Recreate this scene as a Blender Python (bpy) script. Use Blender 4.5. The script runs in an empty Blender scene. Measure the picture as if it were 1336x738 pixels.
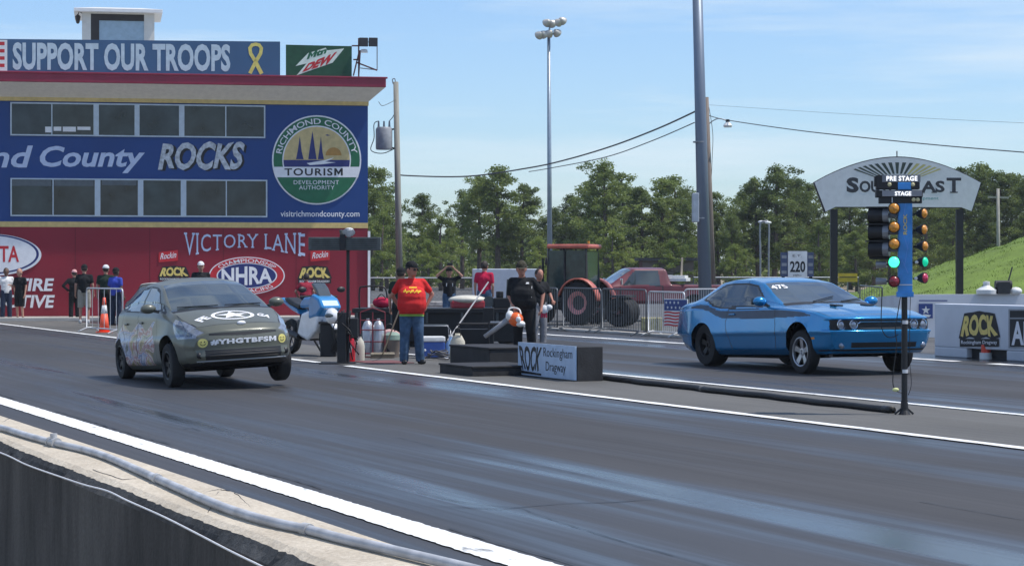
import bpy, bmesh, math, random
import numpy as np
from mathutils import Vector, Matrix
from mathutils.bvhtree import BVHTree
random.seed(7)
PI = math.pi
scene = bpy.context.scene
COL = scene.collection

# ------------------------------------------------------------------ camera model
FPX, CX, HY, CAMH = 2850.0, 668.0, 352.0, 1.64
def G(px, py):
    """photo pixel on the flat ground -> world x, y"""
    Y = FPX * CAMH / (py - HY)
    return Vector(((px - CX) / FPX * Y, Y, 0))
def W(px, py, Y):
    return Vector(((px - CX) / FPX * Y, Y, CAMH - (py - HY) / FPX * Y))
TA = math.atan2(-.9163, .4006)          # heading of the strip: local x = down-track, local y = across (away)
FWD = Vector((.4006, -.9163, 0)); NRM = Vector((.9163, .4006, 0))
def T(p, w, z=0.0):
    v = FWD * p + NRM * w; v.z = z
    return v
def onplane(o, rz, px, py, yo=0.0):
    """pixel ray -> local (x, z) on the plane local y = yo of a frame at o turned by rz"""
    d = Vector(((px - CX) / FPX, 1.0, -(py - HY) / FPX))
    a = Vector((math.cos(rz), math.sin(rz), 0)); b = Vector((-math.sin(rz), math.cos(rz), 0))
    c = Vector((0, 0, CAMH)); oo = Vector(o)
    t = (yo - (c - oo).dot(b)) / d.dot(b)
    h = c + d * t - oo
    return h.dot(a), h.z

# ------------------------------------------------------------------ materials
def newmat(name):
    m = bpy.data.materials.new(name); m.use_nodes = True
    nt = m.node_tree; b = nt.nodes['Principled BSDF']
    return m, nt, b
def N(nt, typ, **kw):
    n = nt.nodes.new(typ)
    for k, v in kw.items():
        if k.startswith('i_'):
            key = k[2:]
            n.inputs[int(key) if key.isdigit() else key].default_value = v
        else: setattr(n, k, v)
    return n
def M(name, col, rough=.55, metal=0., var=.12, scale=6., bump=0., bscale=40., coat=0., emit=0., spec=.5, stretch=None):
    m, nt, b = newmat(name); L = nt.links.new
    tc = N(nt, 'ShaderNodeTexCoord'); src = tc.outputs['Object']
    if stretch:
        mp = N(nt, 'ShaderNodeMapping'); mp.inputs['Scale'].default_value = stretch
        L(src, mp.inputs[0]); src = mp.outputs[0]
    no = N(nt, 'ShaderNodeTexNoise'); no.inputs['Scale'].default_value = scale; no.inputs['Detail'].default_value = 5
    L(src, no.inputs['Vector'])
    mx = N(nt, 'ShaderNodeMix', data_type='RGBA')
    c = Vector(col[:3])
    lo = c * (1 - var); hi = c * (1 + var)
    mx.inputs[6].default_value = (*lo, 1); mx.inputs[7].default_value = (*[min(1, v) for v in hi], 1)
    rmp = N(nt, 'ShaderNodeMapRange'); rmp.inputs[1].default_value = .3; rmp.inputs[2].default_value = .7
    L(no.outputs[0], rmp.inputs[0]); L(rmp.outputs[0], mx.inputs[0])
    L(mx.outputs[2], b.inputs['Base Color'])
    b.inputs['Roughness'].default_value = rough; b.inputs['Metallic'].default_value = metal
    b.inputs['Coat Weight'].default_value = coat; b.inputs['Coat Roughness'].default_value = .06
    b.inputs['Specular IOR Level'].default_value = spec
    if emit:
        b.inputs['Emission Color'].default_value = (*col[:3], 1); b.inputs['Emission Strength'].default_value = emit
    if bump:
        n2 = N(nt, 'ShaderNodeTexNoise'); n2.inputs['Scale'].default_value = bscale; n2.inputs['Detail'].default_value = 6
        bp = N(nt, 'ShaderNodeBump'); bp.inputs['Strength'].default_value = bump; bp.inputs['Distance'].default_value = .02
        L(src, n2.inputs['Vector']); L(n2.outputs[0], bp.inputs['Height']); L(bp.outputs[0], b.inputs['Normal'])
    return m

# ------------------------------------------------------------------ object helpers
def tag(o, label=None, cat=None, group=None, kind=None):
    if label: o['label'] = label
    if cat: o['category'] = cat
    if group: o['group'] = group
    if kind: o['kind'] = kind
    return o
def thing(name, label, cat, loc=(0, 0, 0), rz=0.0, group=None):
    o = bpy.data.objects.new(name, None); COL.objects.link(o)
    o.empty_display_size = .2
    o.location = loc; o.rotation_euler = (0, 0, rz)
    return tag(o, label, cat, group)
def kids(o): return [c for c in bpy.data.objects if c.parent == o]
def copy_tree(o, parent=None):
    c = o.copy(); COL.objects.link(c); c.parent = parent
    for ch in kids(o): copy_tree(ch, c)
    return c
def linkmesh(name, me, m=None, parent=None, loc=None):
    o = bpy.data.objects.new(name, me); COL.objects.link(o)
    if m is not None:
        me.materials.clear(); me.materials.append(m)
    if parent: o.parent = parent
    if loc is not None: o.location = loc
    return o
def bake(o):
    """evaluate modifiers of a temporary object, return the mesh, drop the object"""
    bpy.context.view_layer.update()
    dg = bpy.context.evaluated_depsgraph_get()
    me = bpy.data.meshes.new_from_object(o.evaluated_get(dg))
    bpy.data.objects.remove(o, do_unlink=True)
    return me

class MB:
    def __init__(s): s.v = []; s.f = []
    def add(s, vs, fs):
        n = len(s.v); s.v += [tuple(v) for v in vs]; s.f += [tuple(i + n for i in f) for f in fs]; return s
    def box(s, c, d, rz=0., mx=None):
        x, y, z = [k / 2 for k in d]
        vs = [Vector((i * x, j * y, k * z)) for k in (-1, 1) for j in (-1, 1) for i in (-1, 1)]
        m = mx if mx is not None else Matrix.Rotation(rz, 3, 'Z')
        vs = [m @ v + Vector(c) for v in vs]
        return s.add(vs, [(0, 2, 3, 1), (4, 5, 7, 6), (0, 1, 5, 4), (2, 6, 7, 3), (0, 4, 6, 2), (1, 3, 7, 5)])
    def b2(s, lo, hi):
        return s.box([(a + b) / 2 for a, b in zip(lo, hi)], [abs(b - a) for a, b in zip(lo, hi)])
    def beam(s, a, b, w, h=None):
        a = Vector(a); b = Vector(b); h = h or w; d = b - a
        q = d.to_track_quat('X', 'Z').to_matrix()
        return s.box((a + b) / 2, (d.length, w, h), mx=q)
    def tube(s, pts, r, n=8, cap=True, closed=False):
        pts = [Vector(p) for p in pts]; k = len(pts)
        rs = r if isinstance(r, (list, tuple)) else [r] * k
        base = len(s.v); up = Vector((0, 0, 1)); prev = None
        for i, p in enumerate(pts):
            if closed: d = pts[(i + 1) % k] - pts[i - 1]
            else: d = pts[min(i + 1, k - 1)] - pts[max(i - 1, 0)]
            d.normalize()
            if prev is None:
                a = d.cross(up)
                if a.length < .05: a = d.cross(Vector((1, 0, 0)))
            else: a = prev - d * prev.dot(d)
            a.normalize(); b = d.cross(a); prev = a
            for j in range(n):
                t = 2 * PI * j / n
                s.v.append(tuple(p + (a * math.cos(t) + b * math.sin(t)) * rs[i]))
        m = k if closed else k - 1
        for i in range(m):
            i2 = (i + 1) % k
            for j in range(n):
                j2 = (j + 1) % n
                s.f.append((base + i * n + j, base + i * n + j2, base + i2 * n + j2, base + i2 * n + j))
        if cap and not closed:
            s.f.append(tuple(base + j for j in range(n))[::-1]); s.f.append(tuple(base + (k - 1) * n + j for j in range(n)))
        return s
    def cyl(s, a, b, r, r2=None, n=12): return s.tube([a, b], [r, r if r2 is None else r2], n)
    def lathe(s, prof, c=(0, 0, 0), axis='Z', n=24, sc=(1, 1), cap=None):
        """prof: list of (r, h)"""
        base = len(s.v); c = Vector(c)
        for r, h in prof:
            for j in range(n):
                t = 2 * PI * j / n; a = r * math.cos(t) * sc[0]; b = r * math.sin(t) * sc[1]
                v = {'Z': (a, b, h), 'Y': (a, h, b), 'X': (h, a, b)}[axis]
                s.v.append(tuple(Vector(v) + c))
        for i in range(len(prof) - 1):
            for j in range(n):
                j2 = (j + 1) % n
                s.f.append((base + i * n + j, base + i * n + j2, base + (i + 1) * n + j2, base + (i + 1) * n + j))
        if cap is None: cap = not (prof[0][0] > .16 and prof[-1][0] > .16 and abs(prof[0][0] - prof[-1][0]) < .12) and prof[0] != prof[-1]
        if cap and prof[0][0] > 1e-5: s.f.append(tuple(base + j for j in range(n))[::-1])
        if cap and prof[-1][0] > 1e-5: s.f.append(tuple(base + (len(prof) - 1) * n + j for j in range(n)))
        return s
    def ball(s, c, r, n=12):
        r = r if isinstance(r, (list, tuple)) else (r, r, r); c = Vector(c); base = len(s.v); m = max(5, n // 2 + 1)
        for i in range(m + 1):
            ph = PI * i / m
            for j in range(n):
                t = 2 * PI * j / n
                s.v.append((c.x + r[0] * math.sin(ph) * math.cos(t), c.y + r[1] * math.sin(ph) * math.sin(t), c.z + r[2] * math.cos(ph)))
        for i in range(m):
            for j in range(n):
                j2 = (j + 1) % n
                s.f.append((base + i * n + j, base + (i + 1) * n + j, base + (i + 1) * n + j2, base + i * n + j2))
        return s
    def prism(s, poly, f0, f1):
        """poly: 2-D points; f0, f1 map a 2-D point to 3-D for either face"""
        n = len(poly); a = [f0(*p) for p in poly]; b = [f1(*p) for p in poly]
        return s.add(a + b, [tuple(range(n)), tuple(range(2 * n - 1, n - 1, -1))] + [(i, i + n, (i + 1) % n + n, (i + 1) % n) for i in range(n)])
    def xz(s, poly, y0, y1): return s.prism(poly, lambda x, z: (x, y0, z), lambda x, z: (x, y1, z))
    def mesh(s, smooth=False):
        me = bpy.data.meshes.new('m'); me.from_pydata(s.v, [], s.f)
        bm = bmesh.new(); bm.from_mesh(me); bmesh.ops.recalc_face_normals(bm, faces=bm.faces); bm.to_mesh(me); bm.free()
        if smooth:
            for p in me.polygons: p.use_smooth = True
        return me
    def build(s, name, m, parent=None, smooth=False, bevel=0., loc=None, autos=False):
        me = s.mesh(smooth or autos); me.name = name
        if autos: me.set_sharp_from_angle(angle=math.radians(38))
        o = linkmesh(name, me, m, parent, loc)
        if bevel:
            b = o.modifiers.new('Bevel', 'BEVEL'); b.width = bevel; b.segments = 2; b.limit_method = 'ANGLE'
        return o

# ------------------------------------------------------------------ lettering
_tc = {}
def _bbox(txt, space, shear):
    cu = bpy.data.curves.new('t', 'FONT'); cu.body = txt; cu.space_character = space; cu.shear = shear
    o = bpy.data.objects.new('t', cu); COL.objects.link(o); me = bake(o)
    return min(v.co.x for v in me.vertices), max(v.co.x for v in me.vertices)
def glyphs(txt, bold=0., space=1., shear=0., res=3, sub=0):
    key = (txt, bold, space, shear, res, sub)
    if key in _tc: return _tc[key]
    cu = bpy.data.curves.new('t', 'FONT'); cu.body = txt; cu.offset = bold; cu.space_character = space
    cu.shear = shear; cu.resolution_u = res
    o = bpy.data.objects.new('t', cu); COL.objects.link(o)
    me = bake(o)
    bm = bmesh.new(); bm.from_mesh(me)
    if bold > .012 and shear == 0:
        # the default face breaks its M when emboldened: set a block M in its place
        top = .70
        for i, c in enumerate(txt):
            if c != 'M': continue
            a0, a1 = _bbox('M', space, 0); r1 = _bbox(txt[:i + 1], space, 0)[1]; l1 = r1 - (a1 - a0)
            bmesh.ops.delete(bm, geom=[f for f in bm.faces if l1 - bold < f.calc_center_median().x < r1 + bold], context='FACES')
            w_ = (r1 - l1) + 2 * bold; t = min(.32, (.11 + 2 * bold) / w_)
            P_ = [(0, 0), (0, 1), (t, 1), (.5, .50), (1 - t, 1), (1, 1), (1, 0), (1 - t, 0), (1 - t, .58), (.5, .10), (t, .58), (t, 0)]
            bm.faces.new([bm.verts.new((l1 - bold + w_ * x, -bold + (top + 2 * bold) * y, 0)) for x, y in P_])
        bmesh.ops.delete(bm, geom=[v for v in bm.verts if not v.link_faces], context='VERTS')
    if sub:
        bmesh.ops.triangulate(bm, faces=bm.faces)
        for k in range(sub):
            es = [e for e in bm.edges if e.calc_length() > .12]
            if es: bmesh.ops.subdivide_edges(bm, edges=es, cuts=1); bmesh.ops.triangulate(bm, faces=bm.faces)
    vs = [v.co.copy() for v in bm.verts]; bm.verts.index_update()
    fs = [tuple(v.index for v in f.verts) for f in bm.faces]; bm.free()
    x0 = min(v.x for v in vs); x1 = max(v.x for v in vs); y0 = min(v.y for v in vs); y1 = max(v.y for v in vs)
    uv = [((v.x - x0) / (x1 - x0), (v.y - y0) / (y1 - y0)) for v in vs]
    _tc[key] = (uv, fs, (x1 - x0) / (y1 - y0)); return _tc[key]
def write(mb, txt, fn, **kw):
    uv, fs, asp = glyphs(txt, **kw)
    mb.add([fn(u, v) for u, v in uv], fs)
    return mb
SERIF = {'V': ('Lt', 'Rt'), 'I': ('Ct', 'Cb'), 'T': ('Cb',), 'R': ('Lt', 'Lb', 'Rb'), 'Y': ('Lt', 'Rt', 'Cb'), 'L': ('Lt', 'Lb'), 'A': ('Lb', 'Rb'), 'N': ('Lt', 'Lb', 'Rt'), 'E': ('Lt', 'Lb'),
         'H': ('Lt', 'Lb', 'Rt', 'Rb'), 'U': ('Lt', 'Rt'), 'D': ('Lt', 'Lb'), 'M': ('Lt', 'Lb', 'Rt', 'Rb')}
def serifs(mb, txt, fn, space=1., w=.020, t=.05, bold=0.):
    """short end bars on the stems of capital letters, in the same unit box as glyphs()"""
    x0, x1 = _bbox(txt, space, 0); x0 -= bold; x1 += bold; D = x1 - x0
    for i, c in enumerate(txt):
        if c not in SERIF: continue
        a0, a1 = _bbox(c, space, 0); r = (_bbox(txt[:i + 1], space, 0)[1] - x0) / D; l = r - (a1 - a0) / D; cw = r - l; st = min(cw * .5, .05 / D)
        for k in SERIF[c]:
            u = {'L': l + st, 'R': r - st, 'C': (l + r) / 2}[k[0]]; v = 1. if k[1] == 't' else 0.
            mb.add([fn(u - w, v - t), fn(u + w, v - t), fn(u + w, v + t), fn(u - w, v + t)], [(0, 1, 2, 3)])
    return mb
def ellipse(cx, cy, rx, ry, n=48, a0=0, a1=2 * PI):
    return [(cx + rx * math.cos(a0 + (a1 - a0) * i / n), cy + ry * math.sin(a0 + (a1 - a0) * i / n)) for i in range(n + (0 if abs(a1 - a0 - 2 * PI) < 1e-6 else 1))]
def flat(mb, poly, fn):
    n = len(poly); mb.add([fn(*p) for p in poly], [tuple(range(n))]); return mb
# ------------------------------------------------------------------ world, sun, camera
EL, AZ = math.radians(62), math.radians(-5)
world = bpy.data.worlds.new('World'); scene.world = world; world.use_nodes = True
nt = world.node_tree; bg = nt.nodes['Background']; L = nt.links.new
sky = N(nt, 'ShaderNodeTexSky', sky_type='NISHITA'); sky.sun_disc = False
sky.sun_elevation = EL; sky.sun_rotation = PI / 2 - AZ; sky.air_density = 1.0; sky.dust_density = .5; sky.ozone_density = 2.5
tc = N(nt, 'ShaderNodeTexCoord'); mp = N(nt, 'ShaderNodeMapping'); mp.inputs['Scale'].default_value = (1.2, 1.2, 14)
mp.inputs['Rotation'].default_value = (0, .05, 0)
no = N(nt, 'ShaderNodeTexNoise'); no.inputs['Scale'].default_value = 2.2; no.inputs['Detail'].default_value = 7; no.inputs['Roughness'].default_value = .62
mr = N(nt, 'ShaderNodeMapRange'); mr.inputs[1].default_value = .44; mr.inputs[2].default_value = .66; mr.inputs[3].default_value = .02; mr.inputs[4].default_value = .70
mx = N(nt, 'ShaderNodeMix', data_type='RGBA'); mx.inputs[7].default_value = (6.6, 7.6, 8.4, 1)
L(tc.outputs['Generated'], mp.inputs[0]); L(mp.outputs[0], no.inputs['Vector']); L(no.outputs[0], mr.inputs[0])
tint = N(nt, 'ShaderNodeMix', data_type='RGBA', blend_type='MULTIPLY'); tint.inputs[0].default_value = 1; tint.inputs[7].default_value = (.97, 1.14, 1.40, 1)
L(sky.outputs[0], tint.inputs[6]); L(mr.outputs[0], mx.inputs[0]); L(tint.outputs[2], mx.inputs[6]); L(mx.outputs[2], bg.inputs[0])
bg.inputs[1].default_value = .10
sun = bpy.data.lights.new('sun', 'SUN'); sun.energy = 3.6; sun.angle = math.radians(.5); sun.color = (1, .955, .89)
so = bpy.data.objects.new('sun', sun); COL.objects.link(so)
sd = Vector((math.cos(EL) * math.cos(AZ), math.cos(EL) * math.sin(AZ), math.sin(EL)))
so.rotation_euler = sd.to_track_quat('Z', 'Y').to_euler(); so.location = (20, 0, 30)
cam = bpy.data.cameras.new('camera'); co = bpy.data.objects.new('camera', cam); COL.objects.link(co)
co.location = (0, 0, CAMH); co.rotation_euler = (PI / 2, 0, 0)
cam.sensor_width = 36; cam.lens = FPX / 1336 * 36; cam.shift_y = -(369 - HY) / 1336; cam.clip_end = 3000; cam.clip_start = .05
scene.camera = co
scene.view_settings.view_transform = 'Standard'; scene.view_settings.look = 'None'
scene.view_settings.exposure = 0.25; scene.view_settings.gamma = 1; scene.view_settings.use_curve_mapping = False
scene.render.resolution_x = 1024; scene.render.resolution_y = 565

# ------------------------------------------------------------------ materials of the setting
def track_mat(name, base, gloss=True):
    """drag strip asphalt: rubbered grey groove, smooth glued shoulders, streaks along the lane (local x)"""
    m, nt, b = newmat(name); L = nt.links.new
    tc = N(nt, 'ShaderNodeTexCoord')
    def noise(sc, scale, det=5, rough=.5):
        mp = N(nt, 'ShaderNodeMapping'); mp.inputs['Scale'].default_value = sc
        n = N(nt, 'ShaderNodeTexNoise'); n.inputs['Scale'].default_value = scale; n.inputs['Detail'].default_value = det; n.inputs['Roughness'].default_value = rough
        L(tc.outputs['Object'], mp.inputs[0]); L(mp.outputs[0], n.inputs['Vector']); return n.outputs[0]
    def mr(x, a, b_, c, d):
        n = N(nt, 'ShaderNodeMapRange'); n.interpolation_type = 'SMOOTHSTEP'
        for i, k in enumerate((a, b_, c, d)): n.inputs[i + 1].default_value = k
        L(x, n.inputs[0]); return n.outputs[0]
    def ma(op, x, y):
        n = N(nt, 'ShaderNodeMath', operation=op)
        for i, k in enumerate((x, y)):
            if isinstance(k, (int, float)): n.inputs[i].default_value = k
            else: L(k, n.inputs[i])
        return n.outputs[0]
    fine = noise((1, 1, 1), 70, 4, .8); streak = noise((.06, 2.2, 1), 1.4, 6, .6); thin = noise((.05, 7, 1), 2.0, 5, .6); blot = noise((.25, .8, 1), .5, 5, .55); wide = noise((.05, .9, 1), 1.0, 4, .5)
    sep = N(nt, 'ShaderNodeSeparateXYZ'); L(tc.outputs['Object'], sep.inputs[0])
    w = ma('ADD', sep.outputs[1], ma('MULTIPLY', ma('SUBTRACT', blot, .5), .9))
    if gloss:
        # how rubbered (rough grey) each strip across the lanes is
        def band(a, b_, s=.55): return ma('MULTIPLY', mr(w, a - s, a + s, 0, 1), mr(w, b_ - s, b_ + s, 1, 0))
        groove = ma('MAXIMUM', band(8.0, 11.0), band(16.6, 21.5))
    else:
        v = N(nt, 'ShaderNodeValue'); v.outputs[0].default_value = 1.; groove = v.outputs[0]
    k = ma('ADD', ma('MULTIPLY', streak, .30), ma('ADD', ma('MULTIPLY', thin, .07), ma('MULTIPLY', wide, .68)))
    if gloss:
        r = ma('ADD', ma('MULTIPLY', groove, .30), mr(k, .46, .66, .62, .13))
    else:
        r = mr(k, .3, .7, .75, .9)
    L(r, b.inputs['Roughness'])
    mx = N(nt, 'ShaderNodeMix', data_type='RGBA'); mx.inputs[6].default_value = (*[c * .60 for c in base], 1); mx.inputs[7].default_value = (*[c * 1.5 for c in base], 1)
    L(mr(ma('ADD', ma('MULTIPLY', thin, .25), ma('ADD', ma('MULTIPLY', fine, .45), ma('MULTIPLY', blot, .35))), .35, .72, 0, 1), mx.inputs[0])
    # a few long cracks and tar joints
    L(mx.outputs[2], b.inputs['Base Color'])
    bp = N(nt, 'ShaderNodeBump'); bp.inputs['Strength'].default_value = .25 if gloss else .5; bp.inputs['Distance'].default_value = .004
    L(fine, bp.inputs['Height']); L(bp.outputs[0], b.inputs['Normal'])
    b.inputs['Specular IOR Level'].default_value = .5 if gloss else .25
    return m
m_track = track_mat('strip_asphalt', (.041, .0405, .043))
m_median = track_mat('median_asphalt', (.115, .112, .105), False)
m_lot = M('lot_asphalt', (.10, .10, .10), .9, var=.3, scale=.6, bump=.3, bscale=25, spec=.2)
m_walk = M('pale_concrete', (.42, .40, .37), .9, var=.15, scale=1.2, bump=.3, bscale=20, spec=.2)
m_dirt = M('sandy_dirt', (.30, .25, .18), .95, var=.35, scale=.5, bump=.5, bscale=9, spec=.1)
m_grassg = M('field_grass', (.07, .10, .035), .95, var=.5, scale=.25, bump=.6, bscale=6, spec=.1)

def paint_mat():
    """white line paint, worn through in small ragged spots"""
    m, nt, b = newmat('line_paint'); L = nt.links.new
    tc = N(nt, 'ShaderNodeTexCoord'); n = N(nt, 'ShaderNodeTexNoise'); n.inputs['Scale'].default_value = 5; n.inputs['Detail'].default_value = 9; n.inputs['Roughness'].default_value = .75
    mp = N(nt, 'ShaderNodeMapping'); mp.inputs['Scale'].default_value = (.35, 1, 1)
    L(tc.outputs['Object'], mp.inputs[0]); L(mp.outputs[0], n.inputs['Vector'])
    r = N(nt, 'ShaderNodeValToRGB'); r.color_ramp.elements[0].position = .33; r.color_ramp.elements[0].color = (.16, .16, .16, 1)
    r.color_ramp.elements[1].position = .42; r.color_ramp.elements[1].color = (.78, .78, .76, 1)
    L(n.outputs[0], r.inputs[0]); L(r.outputs[0], b.inputs['Base Color']); b.inputs['Roughness'].default_value = .7
    return m
m_line = paint_mat()

def sheet(name, m, x0, x1, y0, y1, z, frame=True, cuts=1):
    mb = MB(); k = cuts
    for i in range(k):
        a = x0 + (x1 - x0) * i / k; b_ = x0 + (x1 - x0) * (i + 1) / k
        mb.add([(a, y0, z), (b_, y0, z), (b_, y1, z), (a, y1, z)], [(0, 1, 2, 3)])
    o = mb.build(name, m)
    if frame: o.rotation_euler = (0, 0, TA)
    return tag(o, kind='structure')
g = sheet('ground', m_dirt, -1500, 1500, -300, 2500, -.012, False)
sheet('parking_lot', m_lot, -190, 60, 24.8, 90, -.008)
sheet('drag_strip', m_track, -300, 80, 1.9, 24.8, 0.0)
tag(sheet('median_strip', m_median, -300, 80, 12.45, 15.05, .004))
def strip(name, w0, w1, p0, p1, z, seed, rag=.012, step=.25, skew=0.):
    rnd = random.Random(seed); mb = MB(); n = int((p1 - p0) / step); vs = []
    for i in range(n + 1):
        p = p0 + (p1 - p0) * i / n
        a = rnd.uniform(-rag, rag); b_ = rnd.uniform(-rag, rag)
        k_ = skew * (-p - 12); vs += [(p, w0 + a + k_, z), (p, w1 + b_ + k_, z)]
    mb.add(vs, [(2 * i, 2 * i + 2, 2 * i + 3, 2 * i + 1) for i in range(n)])
    o = mb.build(name, m_line); o.rotation_euler = (0, 0, TA)
    return tag(o, kind='structure')
strip('lane_line', 4.825, 5.10, -60, 8, .008, 1, .008, .05, .0085)
strip('lane_line', 12.24, 12.40, -35.2, 2, .012, 2)
strip('lane_line', 12.24, 12.40, -80, -36.7, .012, 3)
strip('lane_line', 15.07, 15.21, -45, 2, .012, 4)
strip('lane_line', 22.85, 23.08, -95, -32.6, .008, 5, .03)
strip('lane_line', 22.85, 23.08, -31.6, -10, .008, 8, .05)
# edge of the strip: low concrete kerb beyond the far lane
mb = MB(); mb.b2((-110, 24.75, 0), (-46, 25.0, .07)); o = mb.build('kerb', m_walk, bevel=.02); o.rotation_euler = (0, 0, TA); tag(o, kind='structure')
mb = MB(); mb.b2((-14, -2.4, 0), (3, -.02, .10))
BO = Vector(((480 - CX) / FPX * 74.3, 74.3, 0)); BR = math.atan2(.182, .983)   # tower corner and heading
o = mb.build('pavement', m_walk); o.location = BO + Vector((0, 0, .005)); o.rotation_euler = (0, 0, BR); tag(o, kind='structure')

# tar joints and cracks on the strip
m_tar = M('tar', (.012, .012, .013), .5, var=.2)
def crack(pts, w, name='tar_seam'):
    vs = []; rnd = random.Random(len(pts))
    pts = [Vector(p) for p in pts]
    P = []
    for a, b_ in zip(pts[:-1], pts[1:]):
        k = max(2, int((b_ - a).length / .12))
        for i in range(k): P.append(a.lerp(b_, i / k) + Vector((rnd.uniform(-1, 1), rnd.uniform(-1, 1), 0)) * w * .8)
    P.append(pts[-1]); mb = MB()
    for i, p in enumerate(P):
        d = (P[min(i + 1, len(P) - 1)] - P[max(0, i - 1)]).normalized(); q = Vector((-d.y, d.x, 0)) * w * rnd.uniform(.3, 1)
        vs += [p + q, p - q]
    mb.add(vs, [(2 * i, 2 * i + 1, 2 * i + 3, 2 * i + 2) for i in range(len(P) - 1)])
    return tag(mb.build(name, m_tar), kind='structure')
def gp(px, py, z=.005):
    v = G(px, py); v.z = z; return v
crack([gp(545, 642), gp(600, 655), gp(680, 663), gp(700, 671), gp(740, 684), gp(820, 709), gp(925, 738)], .006)
crack([gp(560, 660), gp(650, 664), gp(735, 657), gp(800, 655), gp(860, 651)], .010)
rnd = random.Random(21)
for k in range(7):
    p_ = -30 + k * 4.1 + rnd.uniform(-1, 1); crack([T(p_ + j * .9, 5.17 + .0085 * (-p_ - 12) + rnd.uniform(-.02, .03), .010) for j in range(4)], .012, 'line_edge_crack')
for k in range(3):
    p_ = -27 + k * 7; w_ = 6.2 + k * 1.3; crack([T(p_ + j * 1.1, w_ + rnd.uniform(-.06, .06), .005) for j in range(5)], .005)
crack([gp(240, 560), gp(250, 558), gp(262, 562)], .008)

# ------------------------------------------------------------------ the near concrete wall
def wall_mat(name, top):
    m, nt, b = newmat(name); L = nt.links.new
    tc = N(nt, 'ShaderNodeTexCoord')
    def noise(sc, scale, det=6, rough=.6):
        mp = N(nt, 'ShaderNodeMapping'); mp.inputs['Scale'].default_value = sc
        n = N(nt, 'ShaderNodeTexNoise'); n.inputs['Scale'].default_value = scale; n.inputs['Detail'].default_value = det; n.inputs['Roughness'].default_value = rough
        L(tc.outputs['Object'], mp.inputs[0]); L(mp.outputs[0], n.inputs['Vector']); return n.outputs[0]
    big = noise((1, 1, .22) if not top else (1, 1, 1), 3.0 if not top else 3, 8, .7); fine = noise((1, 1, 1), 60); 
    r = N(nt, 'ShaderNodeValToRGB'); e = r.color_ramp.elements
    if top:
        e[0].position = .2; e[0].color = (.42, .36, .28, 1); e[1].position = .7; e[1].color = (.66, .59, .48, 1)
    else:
        e[0].position = .30; e[0].color = (.022, .024, .027, 1); e[1].position = .78; e[1].color = (.15, .15, .148, 1)  # near face: its shade painted in as dark colour, with formwork streaks
    L(big, r.inputs[0])
    mx = N(nt, 'ShaderNodeMix', data_type='RGBA', blend_type='MULTIPLY'); mx.inputs[0].default_value = .5
    r2 = N(nt, 'ShaderNodeValToRGB'); r2.color_ramp.elements[0].position = .3; r2.color_ramp.elements[1].position = .6
    r2.color_ramp.elements[0].color = (.55, .5, .45, 1)
    L(fine, r2.inputs[0]); L(r.outputs[0], mx.inputs[6]); L(r2.outputs[0], mx.inputs[7]); L(mx.outputs[2], b.inputs['Base Color'])
    bp = N(nt, 'ShaderNodeBump'); bp.inputs['Strength'].default_value = .6; bp.inputs['Distance'].default_value = .01
    L(fine, bp.inputs['Height']); L(bp.outputs[0], b.inputs['Normal']); b.inputs['Roughness'].default_value = .9
    b.inputs['Specular IOR Level'].default_value = .2
    return m
m_wtop = wall_mat('weathered_wall_top', True); m_wface = wall_mat('shaded_streaked_wall', False)
ZT = .90
wl = thing('concrete_wall', 'low weathered concrete barrier wall running along the near side of the strip', 'wall', (0, 0, 0), TA)
rnd = random.Random(3); mb = MB(); mt = MB()
PS = [(-30 + i * .03) for i in range(int(33 / .03))]
def jit(p, a, f): return a * (math.sin(p * f) * .5 + math.sin(p * f * 2.7 + 1) * .3 + rnd.uniform(-.5, .5))
face, topv = [], []
for p in PS:
    e = jit(p, .010, 3.1) + .004 * rnd.uniform(-1, 1); e2 = jit(p, .003, 5)
    wn = 1.762 + e * .8
    topv += [(p, wn + .012, ZT - .012 + e2), (p, wn + .04, ZT + e2 * .5), (p, 1.92, ZT + .004), (p, 2.065, ZT), (p, 2.085, ZT - .02), (p, 2.09, -.02)]
    face += [(p, 1.75, -.6), (p, 1.75, ZT - .05 + e2), (p, wn, ZT - .030 + e2 * 1.5), (p, wn + .012, ZT - .012 + e2)]
n = len(PS)
mt.add(topv, [(6 * i + j, 6 * i + 6 + j, 6 * i + 7 + j, 6 * i + 1 + j) for i in range(n - 1) for j in range(5)])
mb.add(face, [(4 * i + j, 4 * i + 4 + j, 4 * i + 5 + j, 4 * i + 1 + j) for i in range(n - 1) for j in range(3)])
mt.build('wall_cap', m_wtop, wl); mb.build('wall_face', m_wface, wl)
# thin dark cracks across the cap
def topP(px, py, z=ZT):
    k = (CAMH - z) * FPX / (py - HY); v = Vector(((px - CX) / FPX * k, k, z)); return Vector((v.dot(FWD), v.dot(NRM), z))
cm = MB()
for poly in ([(0, 552), (12, 545), (16, 541)], [(120, 612), (160, 625), (205, 622)], [(240, 648), (285, 638), (300, 640)], [(305, 641), (320, 652), (330, 667)], [(272, 668), (276, 655), (285, 641)]):
    pts = [topP(*q, ZT + .0015) for q in poly]
    P = []
    for a, b_ in zip(pts[:-1], pts[1:]):
        for i in range(5): P.append(a.lerp(b_, i / 5) + Vector((rnd.uniform(-.006, .006), rnd.uniform(-.006, .006), 0)))
    P.append(pts[-1]); cm.tube(P, .0011, 4)
cm.build('crack', m_tar, wl)
m_pvc = M('grey_pvc', (.44, .45, .47), .6, var=.30, scale=9); m_pvcd = M('pvc_coupling', (.42, .42, .42), .5, var=.25, scale=20)
pp = thing('conduit_pipe', 'long grey plastic conduit pipe snaking along the top of the near wall', 'pipe', (0, 0, 0), TA)
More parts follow.
